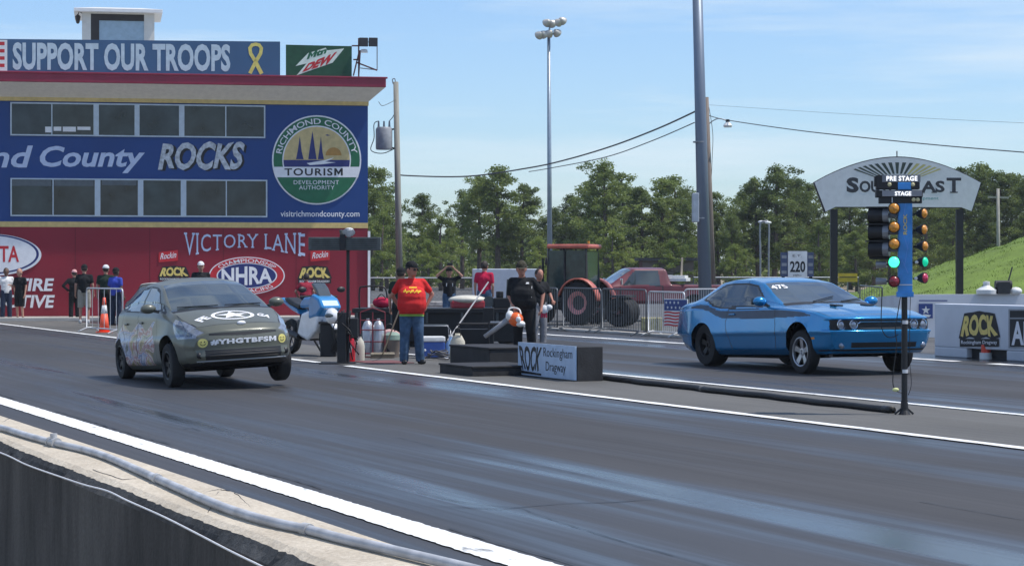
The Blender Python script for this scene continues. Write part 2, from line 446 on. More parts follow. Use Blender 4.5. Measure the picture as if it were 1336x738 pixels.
pl = [(-60, 543), (0, 557), (30, 566), (70, 577), (130, 592), (205, 624), (260, 648), (300, 664), (350, 679), (400, 690), (450, 703), (520, 719), (600, 738), (680, 758)]
pts = [topP(a, b_, ZT + .019) for a, b_ in pl]
def cat(P, k=6):
    out = []
    for i in range(len(P) - 1):
        a, b_, c, d = P[max(0, i - 1)], P[i], P[i + 1], P[min(len(P) - 1, i + 2)]
        for j in range(k):
            t = j / k
            out.append(.5 * ((2 * b_) + (-a + c) * t + (2 * a - 5 * b_ + 4 * c - d) * t * t + (-a + 3 * b_ - 3 * c + d) * t ** 3))
    out.append(P[-1]); return out
MB().tube(cat(pts), .0140, 12).build('pipe', m_pvc, pp, smooth=True)
def coup(px, py, ln, r):
    a = topP(px, py, ZT + .019)
    cp = cat(pts); i = min(range(len(cp)), key=lambda i: (cp[i] - a).length); d = (cp[min(i + 1, len(cp) - 1)] - cp[i - 1]).normalized()
    return cp[i], d
c, d = coup(70, 577, 0, 0); mb = MB(); mb.cyl(c - d * .045, c + d * .045, .020, n=14); mb.cyl(c - d * .05, c - d * .033, .023, n=14); mb.cyl(c + d * .033, c + d * .05, .023, n=14); mb.cyl(c, c + Vector((0, 0, .038)), .015, n=12)
mb.build('tee_fitting', m_pvcd, pp, autos=True)
c, d = coup(208, 625, 0, 0); mb = MB(); mb.cyl(c - d * .02, c + d * .02, .018, n=14); mb.build('coupling', m_pvcd, pp, autos=True)
c, d = coup(402, 690, 0, 0); mb = MB(); mb.cyl(c - d * .02, c + d * .02, .018, n=14); mb.build('coupling', m_pvcd, pp, autos=True)
def faceP(px, py):
    d_ = Vector(((px - CX) / FPX, 1, -(py - HY) / FPX)); t = 1.735 / (d_.dot(NRM)); q = Vector((0, 0, CAMH)) + d_ * t
    return Vector((q.dot(FWD), q.dot(NRM), q.z))
m_rope = M('white_cable', (.72, .72, .74), .5, var=.1)
rp = MB().tube(cat([faceP(*q) for q in ((-60, 572), (0, 590), (35, 606), (80, 622), (110, 632), (140, 640), (165, 652), (210, 672), (250, 692), (300, 718), (345, 740), (400, 768))]), .0030, 6).build('cable', m_rope, smooth=True)
rp.rotation_euler = (0, 0, TA); tag(rp, 'thin white cable strung along the dark face of the near wall', 'cable')
mb = MB(); a = topP(277, 640, ZT + .006); mb.box(a, (.02, .012, .01), .4); mb.tube([a, a + Vector((.03, .02, .012)), a + Vector((.05, .08, .006))], .002, 5)
# spectator side ground
sheet('spectator_ground', m_dirt, -60, 30, -30, 1.75, -.006)

# ------------------------------------------------------------------ grassy bank on the right
m_turf = None
def turf():
    m, nt, b = newmat('bank_grass'); L = nt.links.new
    tc = N(nt, 'ShaderNodeTexCoord'); n = N(nt, 'ShaderNodeTexNoise'); n.inputs['Scale'].default_value = .7; n.inputs['Detail'].default_value = 10; n.inputs['Roughness'].default_value = .78
    L(tc.outputs['Object'], n.inputs['Vector']); r = N(nt, 'ShaderNodeValToRGB'); e = r.color_ramp.elements
    e[0].position = .36; e[0].color = (.11, .155, .035, 1); e[1].position = .7; e[1].color = (.20, .29, .055, 1)
    L(n.outputs[0], r.inputs[0]); L(r.outputs[0], b.inputs['Base Color']); b.inputs['Roughness'].default_value = .9; b.inputs['Specular IOR Level'].default_value = .15
    return m
m_turf = turf()
mb = MB(); nx, ny = 90, 40; vs = []
def bankz(x, y):
    # crest height as seen at depth 84: from pixel (1110,378) to (1400,300)
    px = CX + FPX * x / max(y, 60.)
    crest = max(0, min(1, (px - 1085) / 420)) ** .85 * 4.5
    k = max(0, min(1, (y - 62) / 26)); k = k * k * (3 - 2 * k)
    back = max(0, min(1, (150 - y) / 40))
    return crest * k * back - .05 + .10 * math.sin(x * 1.3 + y * .7) * k * (crest > .2) + .05 * math.sin(x * 3.1 - y * 1.9) * k
for i in range(nx + 1):
    for j in range(ny + 1):
        x = 8 + 52 * i / nx; y = 60 + 90 * j / ny; vs.append((x, y, bankz(x, y)))
mb.add(vs, [(i * (ny + 1) + j, (i + 1) * (ny + 1) + j, (i + 1) * (ny + 1) + j + 1, i * (ny + 1) + j + 1) for i in range(nx) for j in range(ny)])
tag(mb.build('grass_bank', m_turf, smooth=True), kind='structure')
rnd = random.Random(11); mb = MB()
for i in range(26000):
    x = rnd.uniform(11, 36); y = rnd.uniform(62, 92); z = bankz(x, y)
    if z < .02 or x > y * .27 + 1: continue
    h = rnd.uniform(.03, .07); a = rnd.uniform(0, PI); w_ = rnd.uniform(.008, .02); dx, dy = math.cos(a) * w_, math.sin(a) * w_
    lx, ly = rnd.uniform(-.06, .06), rnd.uniform(-.06, .06)
    mb.add([(x - dx, y - dy, z - .02), (x + dx, y + dy, z - .02), (x + lx, y + ly, z + h)], [(0, 1, 2)])
me = bpy.data.meshes.new('grass'); me.from_pydata(mb.v, [], mb.f); o = linkmesh('grass', me, m_turf); tag(o, 'tufts of bright green grass growing over the bank', 'grass', kind='stuff')

# thin summer haze
hz = MB().b2((-130, -6, -1.2), (150, 300, 32)).build('haze', None)
m = bpy.data.materials.new('haze_air'); m.use_nodes = True; nt = m.node_tree; nt.nodes.remove(nt.nodes['Principled BSDF'])
pv = nt.nodes.new('ShaderNodeVolumePrincipled'); pv.inputs['Density'].default_value = .00022; pv.inputs['Color'].default_value = (.86, .92, 1, 1); pv.inputs['Anisotropy'].default_value = .2
nt.links.new(pv.outputs[0], nt.nodes['Material Output'].inputs['Volume']); hz.data.materials.append(m); tag(hz, 'thin pale summer haze in the air over the strip', 'haze', kind='stuff')
# ------------------------------------------------------------------ the race control tower
def FL(px, py, yo=0.0): return onplane(BO, BR, px, py, yo)
m_red = M('maroon_wall_paint', (.235, .007, .022), .55, var=.10, scale=.5, bump=.05, bscale=60)
m_blue = M('blue_wall_paint', (.004, .046, .20), .5, var=.10, scale=.5, bump=.05, bscale=60)
m_yel = M('tan_yellow_paint', (.62, .46, .18), .6)
m_roofred = M('maroon_metal', (.27, .018, .05), .4, var=.15, scale=2)
m_soff = M('beige_soffit', (.80, .77, .70), .6, var=.06)
m_white = M('white_paint', (.78, .78, .78), .5, var=.05)
m_frame = M('pale_window_frame', (.50, .58, .64), .5, var=.08)
m_winglass = M('dark_window_glass', (.022, .032, .036), .06, var=.7, scale=1.3, spec=.5)
m_lav = M('pale_blue_lettering', (.52, .60, .78), .6, var=.08)
m_ltr = M('white_lettering', (.80, .80, .82), .6, var=.06)
m_blk = M('black_lettering', (.012, .012, .014), .6)
m_navy = M('navy_paint', (.02, .03, .16), .5)
m_green = M('emerald_paint', (.012, .14, .06), .5)
m_sand = M('sunset_tan_paint', (.60, .47, .22), .6)
m_logored = M('bright_red_paint', (.55, .02, .03), .5)
m_lyel = M('logo_yellow', (.72, .56, .16), .55)

tw = thing('control_tower', 'big two storey control tower with blue upper wall over maroon lower wall', 'building', BO, BR)
LX = -18.0; H1 = FL(300, 297)[1]; H2 = FL(300, 290)[1]; HW = FL(300, 131)[1]; HR = 8.13
mb = MB(); mb.b2((LX, 0, 0), (0, 9, H1)); mb.build('lower_wall', m_red, tw)
mb = MB(); mb.b2((LX, -.012, H1 + .001), (.004, 9, H2)); mb.build('stripe', m_yel, tw)
mb = MB(); mb.b2((LX, 0, H2 + .001), (0, 9, HW)); mb.build('upper_wall', m_blue, tw)
# clapboard / panel joints
m_joint = M('dark_maroon_joint', (.10, .008, .015), .7)
for i in range(1, 6): MB().b2((-i * 2.44 - .007, -.005, .02), (-i * 2.44 + .007, .0, H1 - .01)).build('panel_joint', m_joint, tw)
# roof: fascia, sloped soffit, roof deck
OV = .80; z0 = FL(300, 111, -OV)[1]; z1 = FL(300, 98.5, -OV)[1]; zb = HW
OR = .52
mb = MB(); mb.b2((LX, -OV, z0), (OR, 9.5, z1)); mb.build('roof', m_roofred, tw, bevel=.02)
MB().b2((LX, -OV + .1, z1 + .001), (OR - .1, 9.4, z1 + .012)).build('roof_deck', M('pale_roof_felt', (.45, .44, .42), .9), tw)
mb = MB(); mb.b2((LX, -OV - .03, z1 - .03), (OR + .05, -OV + .06, z1 + .03)); mb.build('gutter', m_roofred, tw, bevel=.01)
zs_ = z0 - .001
mb = MB()
zm = FL(300, 126, -.03)[1]
mb.add([(LX, -OV + .02, zs_), (OR - .02, -OV + .02, zs_), (-.0, -.03, zb - .001), (LX, -.03, zb - .001), (OR - .02, 9, zs_), (0, 9, zb - .001)],
       [(0, 1, 2, 3), (1, 4, 5, 2)])
mb.build('soffit', m_soff, tw)
mb = MB(); mb.b2((LX, -.05, zb - .12), (.02, -.0, zb + .02)); mb.build('trim', m_yel, tw)
mb = MB(); mb.b2((-.01, -.10, .25), (.07, -.02, H1 - .1)); mb.tube([(.03, -.06, .3), (.03, -.06, .12), (.1, -.2, .08)], .04, 8)
mb.build('downspout', m_white, tw)

def window_row(yt, yb, fx0, fx1, thin, thick):
    x0, zt = FL(fx0, yt); x1, zb_ = FL(fx1, yb + .0)
    fr = MB(); fw = .045
    fr.b2((x0, -.06, zt - fw), (x1, .0, zt)); fr.b2((x0, -.06, zb_), (x1, 0, zb_ + fw))
    fr.b2((x0, -.058, zb_ + fw), (x0 + fw, 0, zt - fw)); fr.b2((x1 - fw, -.058, zb_ + fw), (x1, 0, zt - fw))
    w = fr.build('window', m_frame, tw)
    mull = [FL(a, yt)[0] for a in thin]; piers = [(FL(a, yt)[0], FL(b_, yt)[0]) for a, b_ in thick]
    cuts = sorted([(a - .018, a + .018) for a in mull] + piers)
    for a, b_ in cuts:
        MB().b2((a, -.055 if b_ - a < .1 else -.065, zb_ + fw), (b_, .0, zt - fw)).build('mullion' if b_ - a < .1 else 'pier', m_frame, w)
    e = x0 + fw
    for a, b_ in cuts + [(x1 - fw, 0)]:
        q = .012 * math.sin(e * 7.3); MB().prism([(e, zb_ + fw), (a, zb_ + fw), (a, zt - fw), (e, zt - fw)], lambda x, z: (x, -.030 + q * (z - zb_) / (zt - zb_) + q * .6 * (x - e) / (a - e), z), lambda x, z: (x, -.002, z)).build('pane', m_winglass, w); e = b_
    return x0, x1, zt, zb_, w
r1 = window_row(133.5, 180.5, 13.5, 346, (67.7, 294.5), ((122, 129), (175.5, 182), (233.5, 240.5)))
r2 = window_row(232.3, 283.5, 13.7, 348.6, (69.3, 295.2), ((123.6, 131), (179.8, 187), (235.8, 243)))
# things hung just inside the glass: folded flag, paper notices, blinds
for a, b_, c_, d_ in ((59, 68, 165.5, 173), (70, 80, 165.5, 171), (82, 99, 165.5, 172), (101, 118, 165.5, 170)):
    p, q = FL(a, c_), FL(b_, d_); MB().b2((p[0], -.050, q[1]), (q[0], -.044, p[1])).build('paper_notice', m_white, r1[4])
m_blind = M('grey_blind', (.12, .14, .15), .8)
for a, b_, c_, d_ in ((16, 67, 235, 243), (71, 122, 235, 243), (133, 178, 235, 242)):
    p, q = FL(a, c_), FL(b_, d_); MB().b2((p[0], -.050, q[1]), (q[0], -.044, p[1])).build('window_blind', m_blind, r2[4])

def deco(name, m, fn, parent=tw):
    """flat painted marks: fn fills an MB in pixel coordinates; converted to the wall plane"""
    mb = MB(); fn(mb); return mb.build(name, m, parent)
_lay = [0]
def P2(off):
    def f(px, py):
        x, z = FL(px, py); return (x, -off, z)
    return f
def lettering(name, txt, box, m, off=.012, bold=0., shear=0., warp=None, space=1., parent=tw, pl=None):
    x0, y0, x1, y1 = box; pl = pl or P2(off); mb = MB()
    def fn(u, v):
        px, py = x0 + (x1 - x0) * u, y1 + (y0 - y1) * v
        if warp: px, py = warp(u, v)
        return pl(px, py)
    write(mb, txt, fn, bold=bold, shear=shear, space=space)
    return mb.build(name, m, parent)
lettering('lettering', 'Richmond', (-170, 190, 43, 219), m_lav, bold=.022, shear=.22)
lettering('lettering', 'County', (52, 190.5, 189, 226), m_lav, bold=.026, shear=.22)
def rocks(dx, dy):
    def f(u, v):
        top = 186 + 1.5 * math.sin(u * 19); bot = 221 + 1.2 * math.sin(u * 23 + 1)
        x = 207 + dx + (110 * u) + (3.5 * v - 1) ; return x, top + dy + (bot - top) * (1 - v)
    return f
lettering('lettering', 'ROCKS', None or (0, 0, 1, 1), m_blk, off=.008, bold=.05, warp=rocks(3.0, 1.6), shear=.12)
lettering('lettering', 'ROCKS', (0, 0, 1, 1), M('grey_stone_lettering', (.50, .53, .56), .6, var=.35, scale=9), off=.014, bold=.035, warp=rocks(0, 0), shear=.12)
# tourism roundel
cx, cy, R_ = 413, 208.8, 58.2
rd = MB(); rd.xz([FL(*p) for p in ellipse(cx, cy, R_, R_, 64)][::-1], 0, -.03); em = rd.build('roundel', m_ltr, tw)
def disc(name, m, poly, off, parent=em):
    mb = MB(); pl = P2(off); mb.add([pl(*p) for p in poly], [tuple(range(len(poly)))]); return mb.build(name, m, parent)
disc('roundel_ring', m_green, ellipse(cx, cy, 56.3, 56.3, 64), .034)
disc('roundel_rim', m_ltr, ellipse(cx, cy, 44.8, 44.8, 64), .037)
disc('roundel_scene', m_sand, ellipse(cx, cy, 43.2, 43.2, 64), .040)
# dark lower scene, spires, sun, bird, river
half = [p for p in ellipse(cx, cy, 43.2, 43.2, 96) if p[1] > 206] ; half.sort(key=lambda p: math.atan2(p[1] - cy, p[0] - cx))
disc('roundel_ground', m_navy, half, .043)
def spire(x, top, w):
    return [(x, top), (x + w * .25, top + 9), (x + w * .5, top + 20), (x + w, 208), (x - w, 208), (x - w * .55, top + 19), (x - w * .22, top + 8)]
for x, tp, w in ((391, 178, 5), (407.5, 171, 5.5), (418.5, 178, 4)): disc('pine_silhouette', m_navy, spire(x, tp, w), .046)
disc('setting_sun', M('orange_paint', (.45, .24, .06), .6), ellipse(435, 203, 10.5, 10.5, 20, PI, 2 * PI), .046)
disc('bird', m_navy, [(424, 176.5), (427, 175.6), (431, 177), (427, 177.4)], .046)
disc('river', m_ltr, [(400, 213), (412, 211), (424, 209), (436, 205.5), (430, 209), (424, 211), (438, 212), (420, 214.5), (404, 215.5)], .046)
low = [p for p in ellipse(cx, cy, 56.3, 56.3, 128) if p[1] > 229]; low.sort(key=lambda p: math.atan2(p[1] - cy, p[0] - cx))
disc('roundel_base', m_green, low, .049)
bx = math.sqrt(56.5 ** 2 - 13 ** 2)
disc('roundel_band', m_ltr, [(cx - 57.5, 217.8), (cx + 57.5, 217.8), (cx + 54, 231.4), (cx - 54, 231.4)], .052)
lettering('lettering', 'TOURISM', (371, 219.6, 447, 229.3), m_blk, off=.056, bold=.02, space=1.15, parent=em)
lettering('lettering', 'DEVELOPMENT', (383, 235.3, 442, 240.6), m_ltr, off=.056, space=1.1, parent=em)
lettering('lettering', 'AUTHORITY', (390, 242.2, 436, 247.4), m_ltr, off=.056, space=1.1, parent=em)
def arcwarp(cx, cy, r0, r1, a0, a1, ky=1.0):
    def f(u, v):
        a = a0 + (a1 - a0) * u; r = r0 + (r1 - r0) * v
        return cx + r * math.sin(a), cy - r * math.cos(a) * ky
    return f
lettering('lettering', 'RICHMOND COUNTY', (0, 0, 1, 1), m_ltr, off=.056, bold=.01, warp=arcwarp(cx, cy, 46.5, 54, -math.radians(80), math.radians(80)), parent=em)
lettering('lettering', 'visitrichmondcounty.com', (366, 275, 469, 285), m_ltr, off=.012, bold=.008)
# lower wall: victory lane
def vic(u, v):
    t = abs(u - .5) * 2; top = 306 - 1.5 * t ** 2 * 1.0; bot = 322 + 12.5 * t ** 1.6
    return 241 + 157 * u, bot + (top - bot) * v
# vertical serif strokes come from small end bars added under and over each letter
lettering('lettering', 'VICTORY LANE', (0, 0, 1, 1), m_lav, off=.012, warp=vic, bold=.0, space=1.12)
mb = MB(); pl = P2(.0135)
serifs(mb, 'VICTORY LANE', lambda u, v: pl(*vic(u, v)), 1.12, .013, .045)
mb.build('serif', m_lav, tw)
# oval racing association emblem
ox, oy = 322, 359.5
rd = MB(); rd.xz([FL(*p) for p in ellipse(ox, oy, 49.5, 24.5, 64)][::-1], 0, -.03); ov = rd.build('oval_emblem', m_ltr, tw)
disc('oval_ring', m_logored, ellipse(ox, oy, 48, 23.3, 64), .034, ov)
disc('oval_rim', m_ltr, ellipse(ox, oy, 39.5, 16.6, 64), .037, ov)
disc('oval_field', m_navy, ellipse(ox, oy, 37.8, 15.6, 64), .040, ov)
lettering('lettering', 'NHRA', (0, 0, 1, 1), m_ltr, off=.044, bold=.03, parent=ov, warp=lambda u, v: (ox - 33 + 66 * u, oy + (12.5 - 4 * abs(u - .5) * 2) * (1 - 2 * v)))
lettering('lettering', 'CHAMPIONSHIP', (0, 0, 1, 1), m_ltr, off=.044, parent=ov, bold=.01, warp=lambda u, v: (ox + (40 + 6.5 * v) * math.sin((u - .5) * 2.0), oy - (17.2 + 4.8 * v) * math.cos((u - .5) * 2.0)))
lettering('lettering', 'DRAG RACING', (0, 0, 1, 1), m_ltr, off=.044, parent=ov, bold=.01, warp=lambda u, v: (ox + (46.5 - 6.5 * v) * math.sin((u - .5) * 1.7), oy + (22 - 4.8 * v) * math.cos((u - .5) * 1.7)))
# small red script plates and yellow rock marks, left and right
for k, (a, b_) in enumerate(((207, 326), (405, 325))):
    rp_ = MB(); rp_.xz([FL(*p) for p in ((a, b_ + 3), (a + 25, b_), (a + 25, b_ + 14), (a, b_ + 16))][::-1], 0, -.02); o = rp_.build('red_plate', m_logored, tw)
    lettering('lettering', 'Rockin', (0, 0, 1, 1), m_ltr, off=.024, bold=.01, shear=.3, parent=o, warp=lambda u, v, a=a, b_=b_: (a + 2 + 21 * u, b_ + 12.5 - 2.5 * u - 8 * v))
def rockmark(x0, y0, x1, y1, pl, parent, mname='rock_mark', msub='ROCKINGHAM DRAGWAY', blk=True):
    yb = y0 + (y1 - y0) * .68
    def ff(ex, dy=0):
        def f(u, v):
            s = 1 - .22 * v; px = (x0 + x1) / 2 + (x1 - x0) * (u - .5) * s * ex
            jag = .06 * math.sin(u * 17) * (y1 - y0)
            return px, (yb + (y0 - yb) * v * (1 - .10 * abs(u - .5) * 2) + jag * (1 - v) * .6 + dy)
        return f
    mb = MB(); f = ff(1.08); poly = [f(u / 12, 1.12) for u in range(13)] + [f(u / 12, -.1) for u in range(12, -1, -1)]
    mb.add([pl(.012, *p) for p in poly], [tuple(range(len(poly)))]); o = mb.build(mname, m_blk, parent)
    mb = MB(); g_ = ff(1.0); write(mb, 'ROCK', lambda u, v: pl(.017, *g_(u, v)), bold=.05); mb.build('lettering', m_lyel, o)
    mb = MB(); q = [(x0 - 1, yb + (y1 - y0) * .08), (x1 + 1, yb + (y1 - y0) * .08), (x1 + 1, y1), (x0 - 1, y1)]; mb.add([pl(.014, *p) for p in q], [(0, 1, 2, 3)]); mb.build('caption_strip', m_blk, o)
    mb = MB(); write(mb, msub, lambda u, v: pl(.019, x0 + 1 + (x1 - x0 - 2) * u, y1 - (y1 - y0) * (.05 + .14 * v)), bold=.01); mb.build('lettering', m_ltr, o)
    return o
def plF(off, px, py):
    x, z = FL(px, py); return (x, -off, z)
rockmark(208, 348, 246, 366, plF, tw); rockmark(390, 348, 431, 369.5, plF, tw)
# oval at the left edge of the frame and the tyre shop lettering
rd = MB(); rd.xz([FL(*p) for p in ellipse(-14, 332.5, 68, 27.5, 64)][::-1], 0, -.03); ov2 = rd.build('oval_sign', m_ltr, tw)
disc('oval_ring', m_navy, ellipse(-15.2, 331.5, 66, 26, 64), .034, ov2)
disc('oval_field', m_ltr, ellipse(-16.5, 331.5, 64, 24.3, 64), .037, ov2)
lettering('lettering', 'TOYOTA', (-57, 320.5, 25, 342), m_logored, off=.042, bold=.02, parent=ov2)
lettering('lettering', 'TIRE', (22, 363, 70.5, 379.5), m_ltr, bold=.03, shear=.15)
lettering('lettering', 'AUTOMOTIVE', (-78, 384.5, 71.5, 401.5), m_ltr, bold=.03, shear=.15)

# rooftop lookout
cab = thing('rooftop_cabin', 'small white lookout cabin with a flat hipped roof on top of the control tower', 'cabin', BO + Vector((0, 0, 0)), BR)
YC = 2.0
def CL(px, py, yo=YC): return onplane(BO, BR, px, py, yo)
xa, _ = CL(107, 60); xb, _ = CL(201.5, 60); zt = CL(150, 17)[1]; zr = CL(150, 3)[1]; wx0 = CL(118.5, 0)[0]; wx1 = CL(188, 0)[0]; wt = CL(0, 15.5)[1]
zR = z1
m_cab = M('cream_white_siding', (.66, .65, .60), .6, var=.06); m_dk = M('dark_brown_frame', (.035, .03, .028), .6)
D_ = 2.4
mb = MB(); mb.b2((xa, YC, zR), (wx0, YC + .14, zt)); mb.b2((wx1, YC, zR), (xb, YC + .14, zt)); mb.b2((wx0, YC, wt), (wx1, YC + .14, zt))
mb.b2((xa, YC + .14, zR), (xa + .14, YC + D_, zt)); mb.b2((xb - .14, YC + D_ - .5, zR), (xb, YC + D_, zt)); mb.b2((xb - .14, YC + .14, zt - .25), (xb, YC + D_ - .5, zt)); mb.b2((xb - .14, YC + .14, zR), (xb, YC + .5, zt - .25))
mb.b2((xb - .14, YC + .5, zR), (xb, YC + D_ - .5, zR + .9))
mb.b2((xa + .14, YC + D_ - .1, zR), (xa + .5, YC + D_, zt)); mb.b2((xb - .5, YC + D_ - .1, zR), (xb - .14, YC + D_, zt)); mb.b2((xa + .5, YC + D_ - .1, zt - .35), (xb - .5, YC + D_, zt))
mb.build('wall', m_cab, cab)
mb = MB(); mb.b2((wx0, YC + .02, zR), (wx0 + .28, YC + .12, wt)); mb.b2((wx0 + .28, YC + .02, wt - .22), (wx1, YC + .12, wt)); mb.build('window_frame', m_dk, cab)
m_skypane = M('sky_painted_pane', (.30, .42, .52), .12, var=.1, spec=.6)  # sky seen through the opening is painted into the pane colour
mb = MB(); mb.b2((wx0 + .28, YC + .05, zR), (wx1, YC + .07, wt - .22)); mb.build('window_pane', m_skypane, cab)
mb = MB(); e = .27; mb.b2((xa - e, YC - e, zt), (xb + e, YC + D_ + e, zt + .12)); mb.build('roof_edge', m_white, cab, bevel=.01)
mb = MB(); a0, a1, b0, b1, z_ = xa - e + .03, xb + e - .03, YC - e + .03, YC + D_ + e - .03, zt + .12
cxr, cyr = (a0 + a1) / 2, (b0 + b1) / 2
mb.add([(a0, b0, z_), (a1, b0, z_), (a1, b1, z_), (a0, b1, z_), (cxr - .8, cyr, z_ + .2), (cxr + .8, cyr, z_ + .2)], [(0, 1, 5, 4), (1, 2, 5), (2, 3, 4, 5), (3, 0, 4)])
mb.build('roof', m_cab, cab)
ln = thing('wall_lantern', 'small dark lantern lamp fixed to the left side of the rooftop cabin', 'lamp', BO, BR)
lx, lz = CL(101.5, 25, YC - .05)
mb = MB(); mb.lathe([(.02, .16), (.10, .08), (.09, .05), (.06, -.12), (.03, -.16)], (lx, YC - .05, lz), n=6); mb.build('lantern_cage', m_dk, ln)
mb = MB(); mb.tube([(lx, YC - .05, lz + .14), (lx + .05, YC, lz + .26), (xa + .01, YC + .06, lz + .2)], .015, 6); mb.build('bracket', m_dk, ln)
mb = MB(); mb.ball((lx, YC - .05, lz - .02), .045, 8); mb.build('lamp_glass', m_white, ln)

# banners on the roof edge
YB = -.70
def BL(px, py): return onplane(BO, BR, px, py, YB)
def plB(off, px, py):
    x, z = BL(px, py); return (x, YB - off, z)
m_post = M('galvanised_post', (.35, .36, .38), .5, .4)
def banner(name, label, corners, m, group=None):
    t = thing(name, label, 'banner', BO, BR, group)
    mb = MB(); mb.xz([BL(*p) for p in corners][::-1], YB + .03, YB); sh = mb.build('banner_sheet', m, t)
    x0, x1 = BL(*corners[0])[0], BL(*corners[1])[0]; zb_ = z1; zt_ = BL(*corners[0])[1]
    mb = MB(); n = max(2, int((x1 - x0) / 2.4))
    for i in range(n + 1):
        x = x0 + .06 + (x1 - x0 - .12) * i / n; MB().cyl((x, YB + .06, zb_), (x, YB + .06, zt_), .025, n=6).build('support_post', m_post, t)
    return t, sh
m_ban = M('faded_blue_banner', (.045, .11, .22), .6, var=.12, scale=.8)
bt, bs = banner('banner', 'long faded blue banner reading SUPPORT OUR TROOPS with a yellow ribbon on the tower roof', ((-60, 50.5), (365.5, 54.5), (365.5, 98.5), (-60, 96)), m_ban)
mb = MB(); mb.add([plB(.004, *p) for p in ((-60, 52), (9.5, 52.3), (9.5, 93), (-60, 92))], [(0, 1, 2, 3)]); fl_ = mb.build('flag_panel', m_white, bt)
mb = MB()
for i in range(4):
    y = 54.5 + i * 9.5; mb.add([plB(.007, *p) for p in ((-58, y), (6, y + .3), (6, y + 4.8), (-58, y + 4.5))], [(0, 1, 2, 3)])
mb.build('red_stripe', m_logored, fl_)
def trp(u, v):
    return 16.5 + 284 * u, (91.5 + 2.2 * u) + (-36.2 + .5 * u) * v
mb = MB(); write(mb, 'SUPPORT OUR TROOPS', lambda u, v: plB(.006, *trp(u, v)), bold=.038, space=1.02); mb.build('lettering', M('pale_banner_letters', (.52, .62, .70), .6, var=.1), bt)
rb = MB()
m_rib = M('yellow_ribbon', (.72, .60, .16), .6)
def strip2(pts, w, off):
    P = [Vector((a, b_, 0)) for a, b_ in pts]; vs = []
    for i, p in enumerate(P):
        d = (P[min(i + 1, len(P) - 1)] - P[max(0, i - 1)]).normalized(); q = Vector((-d.y, d.x, 0)) * w / 2
        vs += [plB(off, p.x + q.x, p.y + q.y), plB(off, p.x - q.x, p.y - q.y)]
    rb.add(vs, [(2 * i, 2 * i + 1, 2 * i + 3, 2 * i + 2) for i in range(len(P) - 1)])
strip2([(326, 96), (333, 82), (340, 70), (341, 63), (338, 59), (333.5, 58), (329, 59), (326, 63), (327, 70), (333, 80)], 4.6, .008)
strip2([(334, 82), (338, 90), (341.5, 96.5)], 5, .010)
rb.build('ribbon', m_rib, bt)
m_gban = M('dark_green_banner', (.012, .075, .035), .55, var=.15)
gt, gs = banner('banner', 'smaller dark green soft drink banner at the right end of the tower roof', ((373, 58.5), (459, 60.5), (459, 100.5), (373, 98.5)), m_gban)
mb = MB(); poly = [(387, 98.5), (400, 83), (385.5, 86.5), (402, 69.5), (425, 62.5), (427, 66), (449, 63.5), (434, 82)]
mb.add([plB(.005, *p) for p in poly], [tuple(range(len(poly)))]); sl = mb.build('logo_slash', M('white_green_logo', (.70, .78, .70), .5), gt)
mb = MB(); write(mb, 'Mtn', lambda u, v: plB(.010, 400 + 25 * u + 3 * v, 78 - 8 * u - 9 * v), bold=.05); mb.build('lettering', m_green, sl)
mb = MB(); write(mb, 'DEW', lambda u, v: plB(.010, 394 + 39 * u + 7 * v, 94.5 - 12 * u - (11 + 4 * u) * v), bold=.06, shear=.1); mb.build('lettering', m_logored, sl)
# light frame at the end of the roof
fr = thing('floodlight_rig', 'pair of dark floodlights on a steel frame at the right end of the tower roof', 'floodlight', BO, BR)
m_steel = M('dull_steel', (.20, .20, .22), .5, .5, var=.2); m_rust = M('red_brown_steel', (.16, .06, .06), .6, .2, var=.3)
def Q(px, py, yo=YB):
    x, z = onplane(BO, BR, px, py, yo); return (x, yo, z)
mb = MB()
for a, b_ in (((468, 100), (468, 50)), ((461, 99), (469, 66)), ((466, 82), (492, 92)), ((468, 98), (470, 66)), ((459, 60), (468, 60)), ((461, 78), (468, 78))): mb.beam(Q(*a), Q(*b_), .045)
mb.build('lattice_post', m_rust, fr)
mb = MB(); mb.beam(Q(492, 60), Q(492, 92), .03); mb.beam(Q(470, 89), Q(492, 91.5), .03); mb.beam(Q(468, 54), Q(492, 56), .03); mb.build('bracket', m_steel, fr)
for a in (473.5, 486):
    x, y, z = Q(a, 56); mb = MB(); mb.box((x, y - .1, z), (.27, .22, .26), 0); mb.box((x, y - .22, z), (.30, .03, .30)); mb.build('floodlight', M('black_lamp_housing', (.03, .03, .035), .5), fr, bevel=.015)
mb = MB(); x, y, z = Q(475, 66); mb.lathe([(0, .02), (.11, 0), (.13, -.1)], (x, y, z + .03), n=12); mb.build('dish', m_white, fr)
# ------------------------------------------------------------------ car bodies lofted from section tables
def tabf(tab, xs, sm=.10, g=.01):
    t = sorted(tab); X = [a for a, _ in t]; Y = [b for _, b in t]
    fx = np.arange(X[0] - .6, X[-1] + .6, g); fy = np.interp(fx, X, Y)
    fy[fx < X[0]] = Y[0] + (Y[1] - Y[0]) / (X[1] - X[0]) * (fx[fx < X[0]] - X[0]) if len(X) > 1 else Y[0]
    fy[fx > X[-1]] = Y[-1] + (Y[-1] - Y[-2]) / (X[-1] - X[-2]) * (fx[fx > X[-1]] - X[-1])
    k = np.hanning(max(3, int(sm / g) * 2 + 1)); k /= k.sum(); sy = np.convolve(fy, k, 'same')
    # lighter smoothing close to the two ends, where nose and tail turn quickly
    d = np.minimum(np.abs(fx - X[0]), np.abs(fx - X[-1])); wgt = np.clip((d - .05) / .25, 0, 1)
    return np.interp(xs, fx, sy * wgt + fy * (1 - wgt))
def sstep(x, a, b): t = np.clip((x - a) / (b - a), 0, 1); return t * t * (3 - 2 * t)
